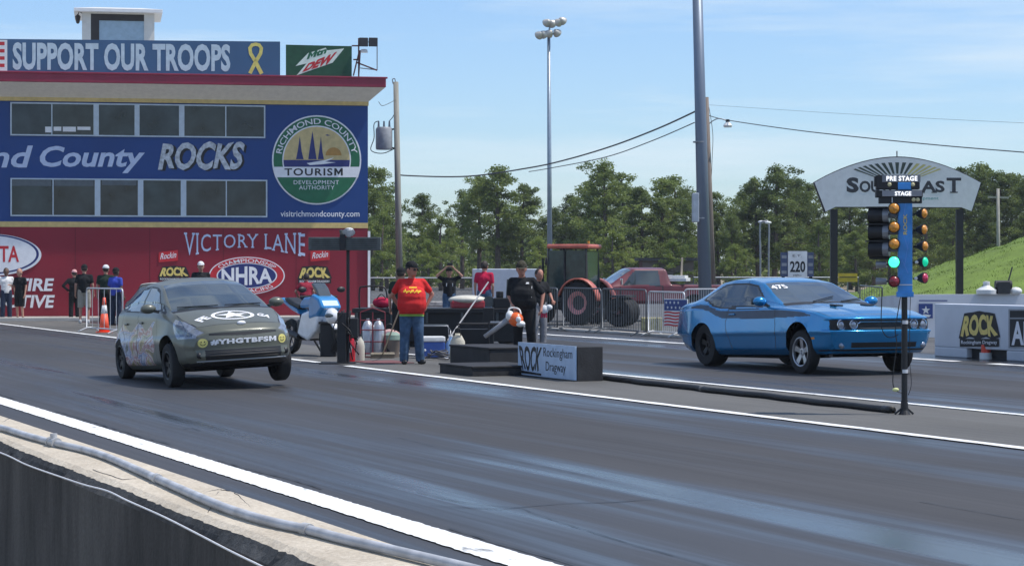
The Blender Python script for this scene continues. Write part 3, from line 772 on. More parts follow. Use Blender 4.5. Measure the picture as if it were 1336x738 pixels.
def loft_car(tb, ds, wheels, warp, classify, ksm=5, zmid=.55, R=.36, capn=None):
    F = max(a for a, _ in tb['zt']); Rr = min(a for a, _ in tb['zt'])
    ends = np.array([0, .004, .01, .018, .028, .04, .055])
    xs = np.concatenate([Rr + ends, np.arange(Rr + .07, F - .07, ds), (F - ends)[::-1]])
    f = {k: tabf(v, xs, .05 if k in ('zt',) else .10) for k, v in tb.items()}
    S = len(xs); o = np.zeros(S)
    zm = f['zm'] if 'zm' in f else np.minimum(np.full(S, zmid), f['zb'] * .4 + f['zs'] * .6)
    P = np.stack([np.stack(a, 1) for a in [(o, f['zb']), (f['wm'] - .12, f['zb']), (f['wm'] - .03, f['zb'] + .10), (f['wm'], zm), (f['ws'], f['zs']), (f['wr'], f['ze']), (f['wr'] * .55, f['zt'] * .72 + f['ze'] * .28 + .004), (o, f['zt'])]], 1)
    seg_n = [max(3, int(np.linalg.norm(P[:, k + 1] - P[:, k], axis=1).mean() / ds)) for k in range(7)]
    pts = []; sg = []
    for k in range(7):
        for i in range(seg_n[k]):
            t = i / seg_n[k]; pts.append(P[:, k] * (1 - t) + P[:, k + 1] * t); sg.append(k)
    pts.append(P[:, 7]); J = len(pts); A = np.stack(pts, 1)          # S,J,2
    for _ in range(ksm):
        B = A.copy(); B[:, 1:-1] = A[:, 1:-1] * .5 + (A[:, 2:] + A[:, :-2]) * .25
        B[:, 0, 1] = A[:, 0, 1] * .5 + A[:, 1, 1] * .5; B[:, -1, 1] = A[:, -1, 1] * .5 + A[:, -2, 1] * .5; A = B
    ring = np.concatenate([A, A[:, -2:0:-1] * np.array([-1, 1])], 1)  # closed ring
    K = ring.shape[1]
    V = np.stack([np.repeat(xs[:, None], K, 1), ring[..., 0], ring[..., 1]], -1).reshape(-1, 3)
    ringseg = np.array(sg + sg[::-1])                                 # per ring quad
    i = np.arange(S - 1)[:, None]; j = np.arange(K)[None, :]; j2 = (j + 1) % K
    Fq = np.stack([i * K + j, i * K + j2, (i + 1) * K + j2, (i + 1) * K + j], -1).reshape(-1, 4)
    seg = np.tile(ringseg, S - 1)
    Vs = [V]; Fs = [Fq]; Sg = [seg]; nb = len(V); cn = capn or int(2 * .85 / ds)
    for si, code, flip in ((S - 1, 10, False), (0, 11, True)):
        u = np.linspace(-1, 1, cn + 1); a = A[si]
        cv = np.stack([np.full((J, cn + 1), xs[si]), a[:, 0:1] * u[None, :], np.repeat(a[:, 1:2], cn + 1, 1)], -1).reshape(-1, 3)
        ii = np.arange(J - 1)[:, None]; jj = np.arange(cn)[None, :]; q = [ii * (cn + 1) + jj, ii * (cn + 1) + jj + 1, (ii + 1) * (cn + 1) + jj + 1, (ii + 1) * (cn + 1) + jj]
        if flip: q = q[::-1]
        Fs.append(np.stack(q, -1).reshape(-1, 4) + nb); Vs.append(cv); Sg.append(np.full((J - 1) * cn, code)); nb += len(cv)
    V = np.concatenate(Vs); Fq = np.concatenate(Fs); seg = np.concatenate(Sg)
    _, idx, inv = np.unique(np.round(V, 4), axis=0, return_index=True, return_inverse=True); inv = inv.reshape(-1)
    V = V[idx]; Fq = inv[Fq]
    D = V.copy(); x, y, z = warp(V[:, 0], V[:, 1], V[:, 2]); V = np.stack([x, y, z], 1)
    for (wx, wz, r) in wheels:
        d = np.hypot(V[:, 0] - wx, V[:, 2] - wz); m = (np.abs(V[:, 1]) > .45) & (np.abs(d - r) < ds * .75) & (d > .05)
        s = r / d[m]; V[m, 0] = wx + (V[m, 0] - wx) * s; V[m, 2] = wz + (V[m, 2] - wz) * s
    c = V[Fq].mean(1); dc = D[Fq].mean(1); keep = np.ones(len(Fq), bool)
    for (wx, wz, r) in wheels:
        keep &= ~((np.hypot(c[:, 0] - wx, c[:, 2] - wz) < r - ds * .1) & (np.abs(c[:, 1]) > .5))
    srt = np.sort(Fq, 1); keep &= ~((srt[:, 0] == srt[:, 1]) & (srt[:, 2] == srt[:, 3])) 
    lab = classify(dc, c, seg)
    bvh = BVHTree.FromPolygons([Vector(v) for v in V[:: 1]], [tuple(q) for q in Fq[keep]], all_triangles=False)
    return V, Fq[keep], lab[keep], bvh
def part_mesh(name, V, Fq, m, parent, thick=0., autos=False):
    used, inv = np.unique(Fq.reshape(-1), return_inverse=True); q = inv.reshape(Fq.shape)
    faces = []
    for a in q.tolist():
        b_ = []
        for k in a:
            if k not in b_: b_.append(k)
        if len(b_) >= 3: faces.append(b_)
    me = bpy.data.meshes.new(name); me.from_pydata(V[used].tolist(), [], faces)
    me.polygons.foreach_set('use_smooth', [True] * len(me.polygons)); me.update()
    return linkmesh(name, me, m, parent)
def inpoly(px, py, poly):
    r = np.zeros(px.shape, bool); n = len(poly)
    for i in range(n):
        x1, y1 = poly[i]; x2, y2 = poly[(i + 1) % n]
        if y1 == y2: continue
        c = ((y1 > py) != (y2 > py)) & (px < (x2 - x1) * (py - y1) / (y2 - y1) + x1); r ^= c
    return r
def segdist(px, py, poly, closed=False):
    d = np.full(px.shape, 9.); n = len(poly)
    for i in range(n if closed else n - 1):
        x1, y1 = poly[i]; x2, y2 = poly[(i + 1) % n]; L2 = (x2 - x1) ** 2 + (y2 - y1) ** 2
        t = np.clip(((px - x1) * (x2 - x1) + (py - y1) * (y2 - y1)) / L2, 0, 1)
        d = np.minimum(d, np.hypot(px - x1 - t * (x2 - x1), py - y1 - t * (y2 - y1)))
    return d

m_tyre = M('tyre_rubber', (.013, .013, .014), .8, var=.2, scale=20); m_rim = M('polished_rim', (.50, .51, .53), .28, .85, var=.1)
m_darkrim = M('dark_rim', (.03, .03, .033), .4, .5); m_well = M('wheel_well_black', (.006, .006, .007), .9, spec=.1)
m_cglass = M('car_glass', (.045, .060, .068), .05, var=.3, scale=1.5, spec=.7, coat=.5)
m_trim = M('black_trim', (.012, .012, .013), .5); m_chrome = M('chrome', (.7, .7, .72), .12, 1.)
m_lens = M('clear_lamp_lens', (.26, .28, .32), .10, .4, var=.3, scale=14, coat=1.); m_orange = M('amber_lens', (.75, .26, .03), .3)
def make_wheel(parent, x, y, z, r, w, side, rimr, mrim, spokes=5, steer=0., name='wheel'):
    """side: +1 outer face towards +y"""
    hw = w / 2
    prof = [(rimr * .98, -hw * .92), (rimr * 1.08, -hw), (r * .93, -hw * .96), (r * .99, -hw * .72), (r, -hw * .4), (r, hw * .4), (r * .99, hw * .72), (r * .93, hw * .96), (rimr * 1.08, hw), (rimr * .98, hw * .92)]
    mt_ = MB().lathe(prof, axis='Y', n=40)
    mr_ = MB(); o = side * hw
    mr_.lathe([(rimr * 1.0, o * .95), (rimr * .96, o * .98), (rimr * .90, o * .90), (rimr * .88, o * .45)], axis='Y', n=36)
    mr_.lathe([(.0, o * .45), (.03, o * .45), (.035, o * .62), (.06, o * .60), (.062, o * .3)], axis='Y', n=16)
    for k in range(spokes):
        a = 2 * PI * k / spokes + .3
        ca, sa = math.cos(a), math.sin(a)
        p0 = Vector((ca * .03, o * .50, sa * .03)); p1 = Vector((ca * rimr * .93, o * .72, sa * rimr * .93)); q = Vector((-sa, 0, ca))
        a0, a1 = .035, .045 if spokes < 7 else .028; th = Vector((0, -side * .03, 0))
        vs = [p0 + q * a0, p0 - q * a0, p1 - q * a1, p1 + q * a1]; vs += [v + th for v in vs]
        mr_.add(vs, [(0, 1, 2, 3), (4, 5, 6, 7), (0, 1, 5, 4), (1, 2, 6, 5), (2, 3, 7, 6), (3, 0, 4, 7)])
    w_ = mr_.build(name, mrim, parent, autos=True); w_.location = (x, y, z); w_.rotation_euler = (0, 0, steer)
    mt_.build('tyre', m_tyre, w_, autos=True)
    MB().lathe([(0, -o * .2), (rimr * .9, -o * .2), (rimr * .9, -o * .1), (0, -o * .1)], axis='Y', n=24).build('brake_disc', m_darkrim, w_)
    return w_
def wells(parent, wheels, W_, depth=.36):
    for wx, wz, r in wheels:
        for s in (-1, 1):
            mb = MB(); n = 20; vs = []
            for i in range(n + 1):
                a = -.25 + (PI + .5) * i / n
                for yy in (W_ - .055, W_ - depth): vs.append((wx + (r + .004) * math.cos(a), s * yy, wz + (r + .004) * math.sin(a)))
            mb.add(vs, [(2 * i, 2 * i + 1, 2 * i + 3, 2 * i + 2) for i in range(n)])
            mb.add([vs[2 * i + 1] for i in range(n + 1)], [tuple(range(n + 1))]); mb.build('wheel_well', m_well, parent)
def proj(bvh, org, d):
    h = bvh.ray_cast(Vector(org), Vector(d)); return h[0], h[1]

# ================================================================== blue muscle coupe
m_cb = M('metallic_blue_paint', (.007, .225, .50), .22, .5, var=.04, scale=2, coat=.8)
m_cstripe = M('charcoal_stripe', (.040, .070, .12), .4)
WB = 2.946
ch = dict(
 zt=[(.93, .725), (.925, .745), (.90, .765), (.85, .79), (.6, .845), (.2, .91), (-.3, .965), (-.62, .99), (-1.0, 1.15), (-1.35, 1.30), (-1.58, 1.385), (-1.9, 1.435), (-2.3, 1.45), (-2.7, 1.425), (-3.0, 1.355), (-3.35, 1.20), (-3.55, 1.11), (-3.75, 1.08), (-4.0, 1.055), (-4.06, 1.01), (-4.09, .90)],
 zs=[(.93, .69), (.90, .72), (.85, .745), (.5, .83), (0, .89), (-.6, .925), (-1.0, .93), (-2.0, .935), (-2.45, .945), (-2.8, 1.01), (-3.2, 1.045), (-3.6, 1.03), (-4.0, .98), (-4.09, .84)],
 ws=[(.93, .84), (.8, .87), (.4, .90), (0, .915), (-.6, .90), (-1.5, .885), (-2.4, .885), (-2.9, .915), (-3.3, .92), (-3.8, .88), (-4.09, .80)],
 wm=[(.93, .87), (.8, .90), (.4, .945), (0, .96), (-.5, .935), (-1.5, .93), (-2.3, .935), (-2.946, .965), (-3.4, .955), (-3.8, .91), (-4.09, .84)],
 wr=[(.93, .80), (.6, .84), (0, .865), (-.5, .82), (-.62, .785), (-1.0, .72), (-1.5, .635), (-2.3, .62), (-3.0, .62), (-3.4, .63), (-3.6, .72), (-3.8, .78), (-4.09, .70)],
 ze=[(.93, .712), (.90, .745), (.85, .77), (.5, .85), (0, .90), (-.5, .945), (-.62, .965), (-1.0, 1.11), (-1.5, 1.335), (-1.9, 1.40), (-2.4, 1.41), (-2.8, 1.37), (-3.1, 1.27), (-3.4, 1.15), (-3.6, 1.08), (-4.0, 1.03), (-4.09, .86)],
 zb=[(.93, .27), (.86, .215), (.6, .21), (-.5, .20), (-2.5, .20), (-3.5, .25), (-3.9, .33), (-4.09, .45)])
def ch_warp(x, y, z):
    a = np.abs(y) / .9; fr = sstep(x, -.1, .93); rr = sstep(-x, 3.3, 4.09)
    x2 = x - fr * (.15 * a ** 5 + .03 * a ** 2) + rr * (.14 * a ** 4)
    # shark nose: brow forward at the top, bumper shelf, tucked chin
    nose = np.interp(z, [.2, .30, .42, .52, .555, .575, .715, .74, .80], [-.10, -.04, .0, .03, .035, -.035, -.02, .025, .0])
    x2 = x2 + nose * sstep(x, .72, .92)
    tail = np.interp(z, [.3, .45, .6, .8, .95, 1.05], [.14, .05, .0, .02, .0, -.02]); x2 = x2 + tail * sstep(-x, 3.8, 4.05)
    # flares
    fl = np.exp(-((x - 0) / .42) ** 2) + np.exp(-((x + WB) / .42) ** 2)
    side = np.exp(-((z - .62) / .18) ** 2) * (np.abs(y) > .7)
    crease = .014 * sstep(z, .50, .54) * (np.abs(y) > .8) * (1 - fl * .8) * (z < .95)
    y2 = y + np.sign(y) * (side * fl * .012 + crease - .010 * (np.abs(y) > .8))
    # hood bulge
    hb = sstep(x, -.6, -.45) * (1 - sstep(x, .55, .85)) * (1 - sstep(np.abs(y), .30, .40)) * (z > .8)
    return x2, y2, z + .02 * hb
CHW = [(0, .335, .372), (-WB, .345, .385)]
def ch_class(d, c, seg):
    x, y, z = d[:, 0], d[:, 1], d[:, 2]; ay = np.abs(y); L_ = np.zeros(len(x), int)
    zsx = np.interp(x, *zip(*sorted(ch['zs']))); wrx = np.interp(x, *zip(*sorted(ch['wr'])))
    side = (seg <= 4); up = (seg >= 5) & (seg < 10)
    # door and its gap
    door = [(-.72, .25), (-.66, .60), (-.70, .93), (-2.16, .935), (-2.22, .70), (-2.10, .42), (-2.02, .25)]
    din = inpoly(x, z, door) & (seg <= 3) & (ay > .5) & (seg >= 1); L_[din] = 1
    g_ = (segdist(x, z, door, True) < .008) & (seg <= 3) & (seg >= 2); L_[g_] = 2
    # hood
    hood = up & (x > -.56) & (x < .80) & (ay < wrx - .01); L_[hood] = 3
    hg = up & (((np.abs(ay - (wrx - .005)) < .009) & (x > -.56) & (x < .8)) | ((np.abs(x - .805) < .007) & (ay < wrx))); L_[hg] = 2
    # glass
    ws_ = (seg >= 5) & (seg < 10) & (x < -.66 - .10 * (1 - (ay / .76) ** 2) * 0 - .04) & (x > -1.50) & (ay < wrx - .035) ; L_[ws_] = 4
    cowl = up & (x <= -.56) & (x >= -.70) & (ay < wrx); L_[cowl] = 5
    rw = (seg >= 5) & (seg < 10) & (x < -2.86) & (x > -3.52) & (ay < wrx - .06); L_[rw] = 6
    win = [(-1.02, .962), (-1.58, 1.285), (-1.9, 1.345), (-2.35, 1.355), (-2.66, 1.315), (-2.98, 1.185), (-3.06, 1.11), (-2.86, 1.075), (-2.62, .985), (-2.4, .965)]
    sw = inpoly(x, z, win) & (seg >= 3) & (seg <= 5) & (ay > .5); L_[sw] = 7
    sw2 = (segdist(x, z, win, True) < .013) & (seg >= 3) & (seg <= 5) & (ay > .5); L_[sw2] = 5
    # side stripe
    tp = np.interp(x, [-.75, -.3, .1, .42], [.125, .10, .065, .02]); zz = zsx - z
    st = (seg == 3) & (ay > .5) & (x > -2.36) & (x < .42) & (zz > .03) & (zz < .03 + tp) & ~g_; L_[st & ~din] = 8; L_[st & din] = 8
    q = [(-2.36, .91), (-2.36, .80), (-2.55, .84), (-2.75, .91), (-3.05, .965), (-3.35, .97), (-3.35, 1.0), (-2.95, 1.035), (-2.72, .985), (-2.5, .925)]
    L_[inpoly(x, z, q) & (seg == 3) & (ay > .5)] = 8
    # front fascia
    fr = (c[:, 0] > .45) & (seg != 5) & (seg != 6); z3 = c[:, 2]; y3 = np.abs(c[:, 1])
    L_[(c[:, 0] > .45) & (z3 > .572) & (z3 < .722) & (y3 < .85) & (x > .80)] = 9
    L_[fr & (z3 > .30) & (z3 < .385) & (y3 < .56) & (x > .80)] = 11
    L_[(x > .55) & (np.abs(z3 - .268) < .012) & (seg != 5)] = 5
    # rear panel
    L_[(x < -4.04) & (z3 > .80) & (z3 < .93) & (ay < .76)] = 12
    mk = (seg == 2) & (np.abs(x - .50) < .055) & (np.abs(z - .455) < .016) & (ay > .5); L_[mk] = 10
    return L_
V, Fq, lab, bv = loft_car(ch, .0145, CHW, ch_warp, ch_class, ksm=3)
def car_root(name, label, loc_w, steer, cat='car', roll=0, pitch=0, yaw=0):
    o = thing(name, label, cat, loc_w, 0); o.rotation_euler = (Matrix.Rotation(TA + yaw, 3, 'Z') @ Matrix.Rotation(pitch, 3, 'Y') @ Matrix.Rotation(roll, 3, 'X')).to_euler(); return o
fa = G(1052, 487.5) + NRM * .84
cc = car_root('muscle_coupe', 'metallic blue two door muscle coupe launching in the far lane', fa, 0, pitch=math.radians(-2.0))
cc.scale = (1.06, 1.06, 1.04); cc.location.z = .09
names = {0: ('body', m_cb), 1: ('door', m_cb), 2: ('panel_gap', m_trim), 3: ('hood', m_cb), 4: ('windshield', m_cglass), 5: ('trim', m_trim), 6: ('rear_window', m_cglass), 7: ('side_window', m_cglass), 8: ('side_stripe', m_cstripe), 9: ('grille', m_trim), 10: ('side_marker', m_orange), 11: ('lower_intake', m_trim), 12: ('tail_panel', m_trim)}
def emit_parts(V, Fq, lab, names, root, splits=()):
    out = {}
    for k, (nm, mt_) in names.items():
        s = lab == k
        if not s.any(): continue
        if k in splits:
            for sg_ in (-1, 1):
                s2 = s & (np.sign(V[Fq][:, :, 1].mean(1)) == sg_)
                if s2.any(): out[(k, sg_)] = part_mesh(nm, V, Fq[s2], mt_, root)
        else: out[k] = part_mesh(nm, V, Fq[s], mt_, root)
    return out
pc = emit_parts(V, Fq, lab, names, cc, (1, 7, 8, 10))
wells(cc, CHW, .90)
for (wx, wz, r, w_, rr, mr_, sp) in ((0, .247, .332, .17, .225, m_rim, 5), (-WB, .37, .352, .30, .20, m_darkrim, 5)):
    for s in (-1, 1): make_wheel(cc, wx, s * (.90 - w_ / 2 + .0), wz, r, w_, s, rr, mr_, sp)
# headlamps: four round lamps in the black band
for yy, rr in ((.70, .078), (.52, .072), (-.52, .072), (-.70, .078)):
    h, n_ = proj(bv, (2, yy, .648), (-1, 0, 0))
    mb = MB(); mb.lathe([(rr, -.02), (rr, .012), (rr * .9, .016), (rr * .8, .004)], (h.x, yy, .648), axis='X', n=28); hl = mb.build('headlight', m_chrome, cc, autos=True)
    MB().lathe([(rr * .8, .004), (rr * .5, .012), (0, .016)], (h.x, yy, .648), axis='X', n=24).build('lens', m_lens, hl, smooth=True)
mb = MB()
for i in range(4):
    z = .592 + i * .036
    pts = []
    for k in range(15):
        yy = -.42 + .84 * k / 14; h, _ = proj(bv, (2, yy, z), (-1, 0, 0)); pts.append((h.x + .003, yy, z))
    mb.tube(pts, .0045, 4)
mb.build('grille_bar', M('dark_grille_bar', (.05, .05, .055), .3, .5), cc)
mb = MB()
pts = []
for k in range(21):
    yy = -.45 + .9 * k / 20; h, _ = proj(bv, (2, yy, .66), (-1, 0, 0)); pts.append((h.x + .006, yy, .690 if k % 20 else .66))
mb.tube(pts, .006, 5); mb.build('grille_trim', m_chrome, cc)
# fog lamps, mirrors, handles, hood scoops, wipers
for s in (-1, 1):
    h, _ = proj(bv, (2, s * .70, .335), (-1, 0, 0)); MB().lathe([(.045, -.01), (.045, .01), (0, .018)], (h.x, s * .70, .335), axis='X', n=16).build('fog_lamp', m_lens, cc, smooth=True)
    mb = MB(); mb.ball((-.98, s * 1.00, 1.035), (.085, .115, .075), 16); mi = mb.build('mirror', m_cb, cc, smooth=True)
    mb = MB(); mb.beam((-.98, s * .93, 1.0), (-.96, s * .84, .95), .05, .035); mb.build('mirror_arm', m_trim, mi)
    MB().box((-1.05, s * 1.03, 1.035), (.02, .17, .10)).build('mirror_glass', m_cglass, mi)
    h, _ = proj(bv, (-2.02, s * 2, .865), (0, -s, 0)); dr = pc.get((1, s), cc)
    mb = MB(); mb.box((-2.02, h.y + s * .012, .85), (.17, .022, .03)); mb.build('door_handle', m_cb, dr, bevel=.008)
    for q in (0,):
        h, _ = proj(bv, (.02, s * .27, 2), (0, 0, -1)); mb = MB(); mb.box((.03, s * .27, h.z + .006), (.17, .14, .02), mx=Matrix.Rotation(.08, 3, 'Y')); mb.build('hood_scoop', m_trim, pc[3], bevel=.008)
    mb = MB(); a = proj(bv, (-.66, s * .25, 2), (0, 0, -1))[0]; b_ = proj(bv, (-.86, s * .25 + .48 * 1, 2), (0, 0, -1))[0]
    if a and b_: mb.beam(a + Vector((0, 0, .02)), b_ + Vector((0, 0, .02)), .014); mb.build('wiper', m_trim, cc)
def on_body(bvh, org, d, fn, off=.004):
    """fn(u, v) -> ray origin; returns a mapper onto the body surface"""
    def f(u, v):
        h = bvh.ray_cast(Vector(fn(u, v)), Vector(d))
        if h[0] is None: return tuple(fn(u, v))
        return tuple(h[0] - Vector(d) * off)
    return f
# window number on the windshield, upper corner on the passenger side
mb = MB(); write(mb, '475', on_body(bv, 0, (-.6, 0, -.8), lambda u, v: (-1.42 + .12 * (1 - v) + 1.2, -.60 + .27 * u, 1.30 - .10 * (1 - v) + 1.55), .006), bold=.03, sub=1); mb.build('race_number', m_ltr, cc)
MB().tube([(.3, -.55, .19), (-.6, -.55, .17), (-3.2, -.5, .2)], .035, 8).build('exhaust_pipe', m_steel, cc)
MB().b2((-3.0, -.70, .16), (.2, .70, .24)).build('underbody', m_well, cc)

# ================================================================== olive drab hatchback
m_ol = M('matte_olive_paint', (.125, .130, .102), .36, .15, var=.10, scale=1.5, coat=.25)
WP = 2.70
pr = dict(
 zt=[(.92, .66), (.915, .675), (.89, .70), (.82, .755), (.6, .83), (.2, .94), (-.10, 1.015), (-.5, 1.20), (-.9, 1.365), (-1.2, 1.45), (-1.6, 1.49), (-2.0, 1.485), (-2.5, 1.42), (-2.9, 1.315), (-3.2, 1.21), (-3.33, 1.15), (-3.42, 1.0), (-3.5, .85), (-3.53, .68)],
 zs=[(.92, .60), (.88, .635), (.82, .675), (.5, .77), (0, .86), (-.5, .915), (-1.5, .96), (-2.5, 1.01), (-3.1, 1.02), (-3.42, .90), (-3.53, .62)],
 ws=[(.92, .60), (.8, .71), (.5, .775), (0, .80), (-.5, .81), (-2.4, .81), (-3.0, .77), (-3.4, .70), (-3.53, .62)],
 wm=[(.92, .66), (.8, .755), (.5, .815), (0, .865), (-.5, .855), (-2.4, .86), (-2.7, .86), (-3.1, .82), (-3.53, .70)],
 wr=[(.92, .48), (.8, .60), (.4, .69), (0, .72), (-.1, .72), (-.5, .665), (-.9, .60), (-1.2, .56), (-1.8, .545), (-2.5, .53), (-3.0, .53), (-3.3, .55), (-3.53, .52)],
 ze=[(.92, .645), (.89, .68), (.82, .725), (.5, .82), (0, .955), (-.1, .975), (-.5, 1.155), (-.9, 1.32), (-1.2, 1.395), (-1.6, 1.43), (-2.0, 1.425), (-2.5, 1.36), (-2.9, 1.26), (-3.2, 1.16), (-3.4, .98), (-3.53, .66)],
 zb=[(.92, .27), (.86, .20), (.5, .18), (-.5, .17), (-2.3, .17), (-3.0, .22), (-3.4, .30), (-3.53, .42)])
def pr_warp(x, y, z):
    a = np.abs(y) / .84; fr = sstep(x, -.2, .92); rr = sstep(-x, 2.9, 3.53)
    x2 = x - fr * (.30 * a ** 3 + .05 * a ** 2) + rr * .16 * a ** 3
    nose = np.interp(z, [.18, .26, .33, .42, .55, .64, .70], [-.06, -.01, .02, .0, .015, -.01, -.02])
    x2 = x2 + nose * sstep(x, .70, .90)
    # windshield bows forward in plan
    ws_ = sstep(x, -1.4, -.3) * (1 - sstep(x, -.15, .1)) ; x2 = x2 - ws_ * .10 * a ** 2
    fl = np.exp(-((x - 0) / .40) ** 2) + np.exp(-((x + WP) / .40) ** 2)
    side = np.exp(-((z - .55) / .16) ** 2) * (np.abs(y) > .6)
    cr = .012 * sstep(z, .60, .66) * (np.abs(y) > .7)
    return x2, y + np.sign(y) * (side * fl * .016 - cr), z
PRW = [(0, .31, .345), (-WP, .31, .345)]
def pr_class(d, c, seg):
    x, y, z = d[:, 0], d[:, 1], d[:, 2]; ay = np.abs(y); L_ = np.zeros(len(x), int)
    wrx = np.interp(x, *zip(*sorted(pr['wr']))); up = (seg >= 5) & (seg < 10)
    fd = [(-.50, .22), (-.42, .6), (-.52, .94), (-1.62, .985), (-1.60, .22)]; rd_ = [(-1.63, .22), (-1.65, .985), (-2.52, 1.02), (-2.62, .85), (-2.30, .62), (-2.24, .22)]
    for poly, k in ((fd, 1), (rd_, 12)):
        L_[inpoly(x, z, poly) & (seg <= 3) & (seg >= 1) & (ay > .5)] = k
    for poly in (fd, rd_): L_[(segdist(x, z, poly, True) < .007) & (seg <= 3) & (seg >= 2)] = 2
    hood = up & (x > .0) & (x < .80) & (ay < wrx - .02); L_[hood] = 3
    L_[up & (((np.abs(ay - wrx + .018) < .008) & (x > 0) & (x < .8)) | ((np.abs(x - .80) < .006) & (ay < wrx)))] = 2
    L_[up & (x <= -.0) & (x > -.10) & (ay < wrx)] = 5
    L_[up & (x <= -.10) & (x > -1.10) & (ay < wrx - .03)] = 4
    L_[up & (x < -2.35) & (x > -3.2) & (ay < wrx - .05)] = 6
    win1 = [(-.46, 1.01), (-.98, 1.285), (-1.25, 1.345), (-1.58, 1.37), (-1.60, 1.015)]; win2 = [(-1.66, 1.015), (-1.64, 1.372), (-2.05, 1.355), (-2.42, 1.28), (-2.50, 1.06)]
    win3 = [(-2.57, 1.065), (-2.49, 1.265), (-2.78, 1.175), (-2.88, 1.09)]; win0 = [(-.22, .965), (-.42, .99), (-.46, 1.07)]
    for w_ in (win1, win2, win3, win0):
        L_[inpoly(x, z, w_) & (seg >= 3) & (seg <= 5) & (ay > .45)] = 7
        L_[(segdist(x, z, w_, True) < .014) & (seg >= 3) & (seg <= 5) & (ay > .45)] = 5
    z3, y3 = c[:, 2], np.abs(c[:, 1]); fr = c[:, 0] > .35
    L_[(c[:, 0] > .5) & (x > .82) & (z3 > .590 + .05 * y3) & (z3 < .640 + .0 * y3) & (y3 < .47)] = 9
    L_[fr & (z3 > .278) & (z3 < .415) & (y3 < .53) & (x > .76)] = 17             # lower intake
    L_[fr & (z3 < .245) & (x > .45)] = 5
    # headlamps: swept triangles, wrapping on to the wing
    hl = [(.22, .865), (.50, .82), (.80, .73), (.90, .66), (.90, .585), (.62, .585), (.40, .70)]
    t = inpoly(x, z, hl) & (ay > .47); L_[t & (seg >= 2) & (seg < 11)] = 8
    core = inpoly(x, z, [(.40, .80), (.60, .765), (.78, .70), (.86, .645), (.86, .61), (.66, .625), (.48, .72)]) & (ay > .50) & (seg >= 2) & (seg < 11); L_[core] = 18
    # printed art on the flank
    art = (seg >= 1) & (seg <= 3) & (ay > .5) & (z < .80 + .06 * np.sin(x * 7)) & (z > .24) & (x < -.62 + .12 * np.sin(z * 15)) & (x > -3.3)
    for a_, b_ in ((1, 13), (12, 14), (0, 15)): L_[art & (L_ == a_)] = b_
    fa_ = (seg >= 2) & (seg <= 3) & (np.hypot(x - .42, (z - .48) * 1.3) < .11) & (ay > .5); L_[fa_] = 16
    return L_
V, Fq, lab, bp_ = loft_car(pr, .0145, PRW, pr_warp, pr_class, ksm=6)
def art_mat():
    """printed flag and cartoon-like wrap: soft patches of cream, tan, pale blue and red in slanting bands"""
    m, nt, b = newmat('printed_wrap'); L = nt.links.new
    tc = N(nt, 'ShaderNodeTexCoord'); mp = N(nt, 'ShaderNodeMapping'); mp.inputs['Rotation'].default_value = (0, .6, 0); mp.inputs['Scale'].default_value = (1.3, .01, 3.2)
    n = N(nt, 'ShaderNodeTexNoise'); n.inputs['Scale'].default_value = 1.0; n.inputs['Detail'].default_value = 3; n.inputs['Distortion'].default_value = 1.2
    L(tc.outputs['Object'], mp.inputs[0]); L(mp.outputs[0], n.inputs['Vector'])
    r = N(nt, 'ShaderNodeValToRGB'); r.color_ramp.interpolation = 'EASE'; cr = r.color_ramp
    cols = [(.30, (.10, .12, .09)), (.36, (.24, .18, .08)), (.42, (.46, .34, .14)), (.46, (.62, .55, .52)), (.50, (.42, .14, .13)), (.54, (.62, .60, .66)), (.58, (.16, .22, .45)), (.63, (.50, .52, .62)), (.72, (.11, .12, .09))]
    while len(cr.elements) < len(cols): cr.elements.new(.5)
    for e, (p, c) in zip(cr.elements, cols): e.position = p; e.color = (*c, 1)
    L(n.outputs[0], r.inputs[0])
    v = N(nt, 'ShaderNodeTexVoronoi', feature='DISTANCE_TO_EDGE'); v.inputs['Scale'].default_value = 5; mp2 = N(nt, 'ShaderNodeMapping'); mp2.inputs['Scale'].default_value = (1, .01, 1.4)
    L(tc.outputs['Object'], mp2.inputs[0]); L(mp2.outputs[0], v.inputs['Vector'])
    mrr = N(nt, 'ShaderNodeMapRange'); mrr.inputs[1].default_value = .0; mrr.inputs[2].default_value = .05; mrr.inputs[3].default_value = .4
    L(v.outputs['Distance'], mrr.inputs[0])
    mx = N(nt, 'ShaderNodeMix', data_type='RGBA', blend_type='MULTIPLY'); mx.inputs[0].default_value = 1
    L(r.outputs[0], mx.inputs[6]); L(mrr.outputs[0], mx.inputs[7]); L(mx.outputs[2], b.inputs['Base Color']); b.inputs['Roughness'].default_value = .4; b.inputs['Coat Weight'].default_value = .3
    return m
m_art = art_mat()
fa = G(228, 505) + NRM * .765
pc_root = car_root('hatchback', 'matte olive drab hatchback with a white star on its hood leaving the near lane start', fa, 0, pitch=math.radians(-2.6), roll=math.radians(2.8))
pc_root.location.z = .115; pc_root.scale = (1.02, 1.02, 1.0)
names = {0: ('body', m_ol), 1: ('door', m_ol), 12: ('door', m_ol), 2: ('panel_gap', m_trim), 3: ('hood', m_ol), 4: ('windshield', m_cglass), 5: ('trim', m_trim), 6: ('rear_window', m_cglass), 7: ('side_window', m_cglass), 8: ('headlight', m_lens), 9: ('grille', m_trim), 13: ('door_wrap', m_art), 14: ('door_wrap', m_art), 15: ('side_wrap', m_art), 16: ('decal', m_art), 17: ('lower_intake', m_trim), 18: ('lamp_core', M('dark_lamp_core', (.10, .11, .13), .08, .6, var=.6, scale=12, coat=1.))}
pp_ = emit_parts(V, Fq, lab, names, pc_root, (1, 12, 7, 8, 13, 14, 15, 16, 18))
wells(pc_root, PRW, .80)
